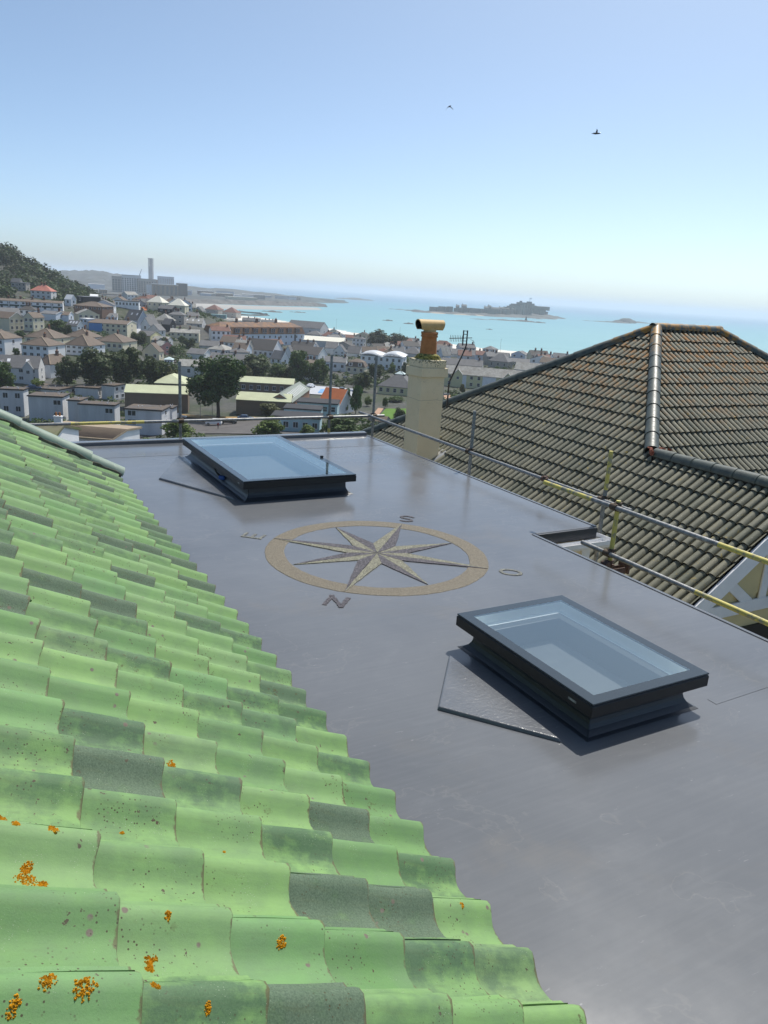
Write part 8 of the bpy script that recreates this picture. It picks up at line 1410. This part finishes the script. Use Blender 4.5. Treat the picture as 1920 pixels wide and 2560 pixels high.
# tower
tw = empty('tower', (-769, 2484, fz)); tag(tw, 'tall slim grey power station chimney tower', 'tower'); H_ = 58.8 - fz
mb = MB(); mb.prism([(-6.2, -6.2), (6.2, -6.2), (6.2, 6.2), (-6.2, 6.2)], -4, H_ - 22); mb.build('shaft', MAT['concrete'], tw)
mb = MB()
for sx in (-1, 1):
    for sy in (-1, 1): mb.box(sx * 5.2 - 1, sx * 5.2 + 1, sy * 5.2 - 1, sy * 5.2 + 1, H_ - 22, H_)
for z in (H_ - 15, H_ - 8): mb.box(-6, 6, -6, 6, z, z + 1.2)
mb.box(-7, 7, -7, 7, H_, H_ + 1.6); mb.tube([(0, 0, H_ - 22), (0, 0, H_ - .1)], 2.2, 10); mb.build('open_top', MAT['concrete'], tw)
cr = empty('crane', (-556, 1712, 1.0)); tag(cr, 'crane jib leaning above the apartment block', 'crane'); mb = MB(); mb.tube([(0, 0, -30), (0, 0, 4)], 1.0, 6); mb.build('mast', MAT['concrete'], cr); mb = MB(); mb.tube([(0, 0, 3), (5.5, 2, 18)], [.9, .7], 6); mb.build('jib', MAT['concrete'], cr)
o = noisy_mound('hill', [(-1263, 2940, 130, -8), (-1212, 2961, 150, 9), (-1134, 2992, 160, 15), (-1060, 3020, 130, 9), (-1010, 3040, 110, -6), (-1350, 2950, 200, 2), (-950, 2500, 140, -14), (-850, 2500, 130, -12)], MAT['farland'], 5, 5.0, 60, None, .8); tag(o, 'hazy wooded hill beyond the town', kind='structure')
# castle island
isl = noisy_mound('island', [(55, 1835, 34, -33), (100, 1870, 60, -31.5), (150, 1885, 70, -31), (200, 1905, 75, -31), (255, 1960, 80, -30.5), (300, 2010, 80, -30), (350, 2090, 80, -27), (395, 2160, 70, -28), (435, 2225, 45, -32.5)], MAT['rock'], 7, 1.6, 44); tag(isl, 'rocky island below the castle', kind='structure')
o = noisy_mound('island_beach', [(95, 1838, 42, -34.2), (150, 1846, 40, -34), (190, 1868, 42, -34), (265, 1940, 36, -34), (300, 1975, 34, -34)], MAT['islesand'], 8, .3, 30); tag(o, 'pale sand at the foot of the island', kind='structure')
ca = empty('castle', (250, 1990, -33)); tag(ca, 'old granite island castle with long ramparts and high keep', 'castle')
def crag(pts, thick, mat, name, parent, seed):
    rnd = random.Random(seed); mb = MB(); n = len(pts)
    for (x, y, zt), (x2, y2, zt2) in zip(pts, pts[1:]):
        d = Vector((x2 - x, y2 - y, 0)); L = d.length; d /= L; bk = Vector((-d.y, d.x, 0)); bk = bk if bk.y > 0 else -bk; m = max(1, int(L / 7)); a = Vector((x, y, 0))
        for i in range(m):
            p0, p1 = a + d * L * i / m, a + d * L * (i + 1) / m; z_ = zt + (zt2 - zt) * (i + .5) / m + rnd.uniform(-.6, .6); o_ = Vector((250, 1990, -33)); th_ = thick * rnd.uniform(.8, 1.2); f0 = rnd.uniform(-1.5, 1.5)
            q_ = [p0 - bk * f0, p1 - bk * f0, p1 + bk * th_, p0 + bk * th_]; mb.add([(v.x - o_.x, v.y - o_.y, SEA - 1 - o_.z) for v in q_] + [(v.x - o_.x, v.y - o_.y, z_ - o_.z) for v in q_], [(4, 5, 6, 7), (0, 1, 5, 4), (1, 2, 6, 5), (2, 3, 7, 6), (3, 0, 4, 7)])
    return mb.build(name, mat, parent)
crag([(91, 1850, -22), (112, 1862, -23), (119, 1875, -20), (132, 1875, -20), (134, 1880, -22.5), (157, 1872, -21), (183, 1890, -20.5), (210, 1915, -21), (251, 1945, -20.5), (294, 2000, -20)], 26, MAT['castle'], 'rampart', ca, 1)
crag([(296, 2010, -16), (312, 2022, -8), (336, 2056, -4), (356, 2090, -6), (376, 2115, -8), (398, 2150, -12), (410, 2165, -24)], 34, MAT['castle'], 'crag', ca, 2)
mb = MB(); mb.box(60, 82, 55, 90, 20, 33); mb.box(84, 104, 70, 105, 20, 31.5); mb.box(86, 98, 76, 90, 31, 36); mb.box(106, 150, 100, 175, 16, 25.5); mb.box(64, 70, 60, 66, 33, 36.5); mb.build('keep', MAT['castle'], ca)
mb = MB(); mb.tube([(92, 82, 36), (92, 82, 45)], .5, 6); mb.box(92, 97, 81.8, 82.2, 42, 45); mb.build('flag', MAT['w_white'], ca)
for i, (x, y, w_, h) in enumerate(((-35, -30, 12, 15), (-26, -26, 8, 18), (-16, -18, 20, 14), (4, -6, 14, 15.5), (22, 8, 10, 14.5), (-110, -100, 8, 15), (-96, -92, 12, 17), (40, 18, 8, 15))):
    mb = MB(); mb.box(x, x + w_, y, y + 12, 4, h); mb.add([(x - .3, y - .3, h), (x + w_ + .3, y - .3, h), (x + w_ + .3, y + 12.3, h), (x - .3, y + 12.3, h), (x, y + 6, h + 3), (x + w_, y + 6, h + 3)], [(0, 1, 5, 4), (2, 3, 4, 5), (1, 2, 5), (3, 0, 4)]); mb.box(x + 1, x + 2.2, y + 5.5, y + 6.8, h, h + 5); mb.build('barrack', MAT['castle'], ca)
ROCKS = [(8, 1988, 26, -34.6, 'flat dark reef left of the castle island'), (47, 1917, 22, -31.8, 'low dark rock at the left tip of the castle island'), (162, 1532, 22, -35.0, 'thin reef below the castle'), (213, 1571, 26, -34.0, 'middle dark reef in front of the castle'), (252, 1582, 24, -33, 'dark reef carrying a stone beacon'), (280, 1560, 14, -33.5, 'small rock at the end of the beacon reef'), (532, 2074, 40, -34.6, 'long flat reef far right of the castle'), (577, 2070, 30, -31.5, 'jagged dark reef right of the castle'), (608, 2120, 24, -23.5, 'tall pointed rock standing in the sea'), (646, 2216, 20, -24.5, 'second pointed rock beside the tall one'), (685, 2252, 30, -32.5, 'low rock right of the pointed rocks'), (-12, 1133, 7, -33.9, 'lone dark rock above the chimney cowl'), (17, 1061, 6, -34.3, 'small dark rock near the chimney cowl'), (124, 1044, 4.5, -34.8, 'tiny dark rock in the turquoise shallows'), (-188, 1196, 14, -33.6, 'dark rock on the edge of the sand flat'), (-156, 1255, 12, -34.4, 'flat rock off the sand flat'), (-190, 3564, 70, -27.5, 'faint far islet with a beacon'), (340, 1908, 12, -34.2, 'small rock below the castle keep'), (382, 1975, 16, -34.0, 'rock to the right below the castle keep')]
for i, (x, y, r, z, lab) in enumerate(ROCKS): tag(noisy_mound('rock', [(x, y, r, z), (x + r * .7, y + 3, r * .7, SEA + (z - SEA) * .6), (x - r * .8, y + 2, r * .7, SEA + (z - SEA) * .5)], MAT['rock'], i * 3.3, .5, 16), lab, 'rock', 'rocks in the bay')
bc = empty('beacon', (258, 1580, -34)); tag(bc, 'stone beacon standing on the reef before the castle', 'beacon'); mb = MB(); mb.tube([(0, 0, -1), (0, 0, 4), (0, 0, 8)], [3.0, 1.8, .8], 8); mb.build('cone', MAT['rock'], bc)
bt = empty('boat', (793, 2120, SEA), .3); tag(bt, 'small dark boat beyond the neighbouring ridge', 'boat'); mb = MB(); mb.add([(-7, -2, 0), (7, -2, 0), (10, 0, .5), (7, 2, 0), (-7, 2, 0), (-7.3, -2.4, 2.4), (8, -2.4, 2.6), (11.5, 0, 3.2), (8, 2.4, 2.6), (-7.3, 2.4, 2.4)], [(4, 3, 2, 1, 0), (5, 6, 7, 8, 9), (0, 1, 6, 5), (1, 2, 7, 6), (2, 3, 8, 7), (3, 4, 9, 8), (4, 0, 5, 9)]); mb.build('hull', MAT['car_blue'], bt); mb = MB(); mb.box(-3, 4, -1.7, 1.7, 2.4, 5.5); mb.tube([(0, 0, 5.5), (0, 0, 11)], .2, 5); mb.build('wheelhouse', MAT['rock'], bt)
# ------------------------------------------------------------------ birds
def bird(loc, rz, bank, dih, span, label):
    root = empty('bird', loc, rz); tag(root, label, 'bird', 'birds in the sky'); mb = MB(); s = span / 2; prof_ = [(-.40, .01, .01), (-.28, .05, .03), (-.05, .085, .075), (.16, .075, .065), (.27, .05, .05), (.34, .035, .035), (.41, .008, .008)]
    k = 8; vs = [(x * span * .9, b * span * .9 * cos(2 * pi * i / k), c * span * .9 * sin(2 * pi * i / k)) for x, b, c in prof_ for i in range(k)]
    fs = [(j * k + i, j * k + (i + 1) % k, (j + 1) * k + (i + 1) % k, (j + 1) * k + i) for j in range(len(prof_) - 1) for i in range(k)]; mb.add(vs, fs, 0, True)
    for sg, d in ((-1, dih[0]), (1, dih[1])):
        st = [(0.0, .16, -.12, 0), (.30, .17, -.13, .0), (.62, .10, -.12, 0), (.85, -.02, -.15, 0), (1.0, -.14, -.17, 0)]; w_ = []
        for f_, lead, trail, _ in st:
            y = sg * (.03 * span + f_ * s * cos(d)); z = f_ * s * sin(d) * (1 if f_ < .5 else .92) + .015; w_ += [(lead * s, y, z + .008), (trail * s, y, z), (trail * s, y, z - .006), (lead * s, y, z - .006)]
        mb.add(w_, [(4 * j + q_, 4 * j + (q_ + 1) % 4, 4 * j + 4 + (q_ + 1) % 4, 4 * j + 4 + q_) for j in range(len(st) - 1) for q_ in range(4)])
    mb.add([(-.30 * span, -.03 * span, .005), (-.30 * span, .03 * span, .005), (-.50 * span, .08 * span, 0), (-.50 * span, -.08 * span, 0)], [(0, 1, 2, 3)])
    o = mb.build('body', MAT['car_black'], root); root.rotation_euler = (bank, 0, rz)
bird((5.6, 119.9, 28.2), -1.2, .1, (-.75, -.65), 1.5, 'dark bird with drooping wings, the higher of the two')
bird((26.0, 117.2, 25.4), -.5, .2, (.15, .75), 1.8, 'dark bird with one wing raised, the lower of the two')
# ------------------------------------------------------------------ air
mb = MB(); mb.box(-30600, 30600, -30600, 30600, -42, 72); hz = mb.build('haze', []); tag(hz, 'thin sea haze filling the air', kind='stuff')
hm = bpy.data.materials.new('haze'); hm.use_nodes = True; hn = hm.node_tree.nodes
for x in list(hn):
    if x.type == 'BSDF_PRINCIPLED': hn.remove(x)
pv = hn.new('ShaderNodeVolumePrincipled'); pv.inputs['Color'].default_value = (.84, .92, 1.0, 1); pv.inputs['Density'].default_value = HAZE; pv.inputs['Anisotropy'].default_value = .2
hm.node_tree.links.new(pv.outputs[0], hn['Material Output'].inputs['Volume']); hz.data.materials.append(hm)
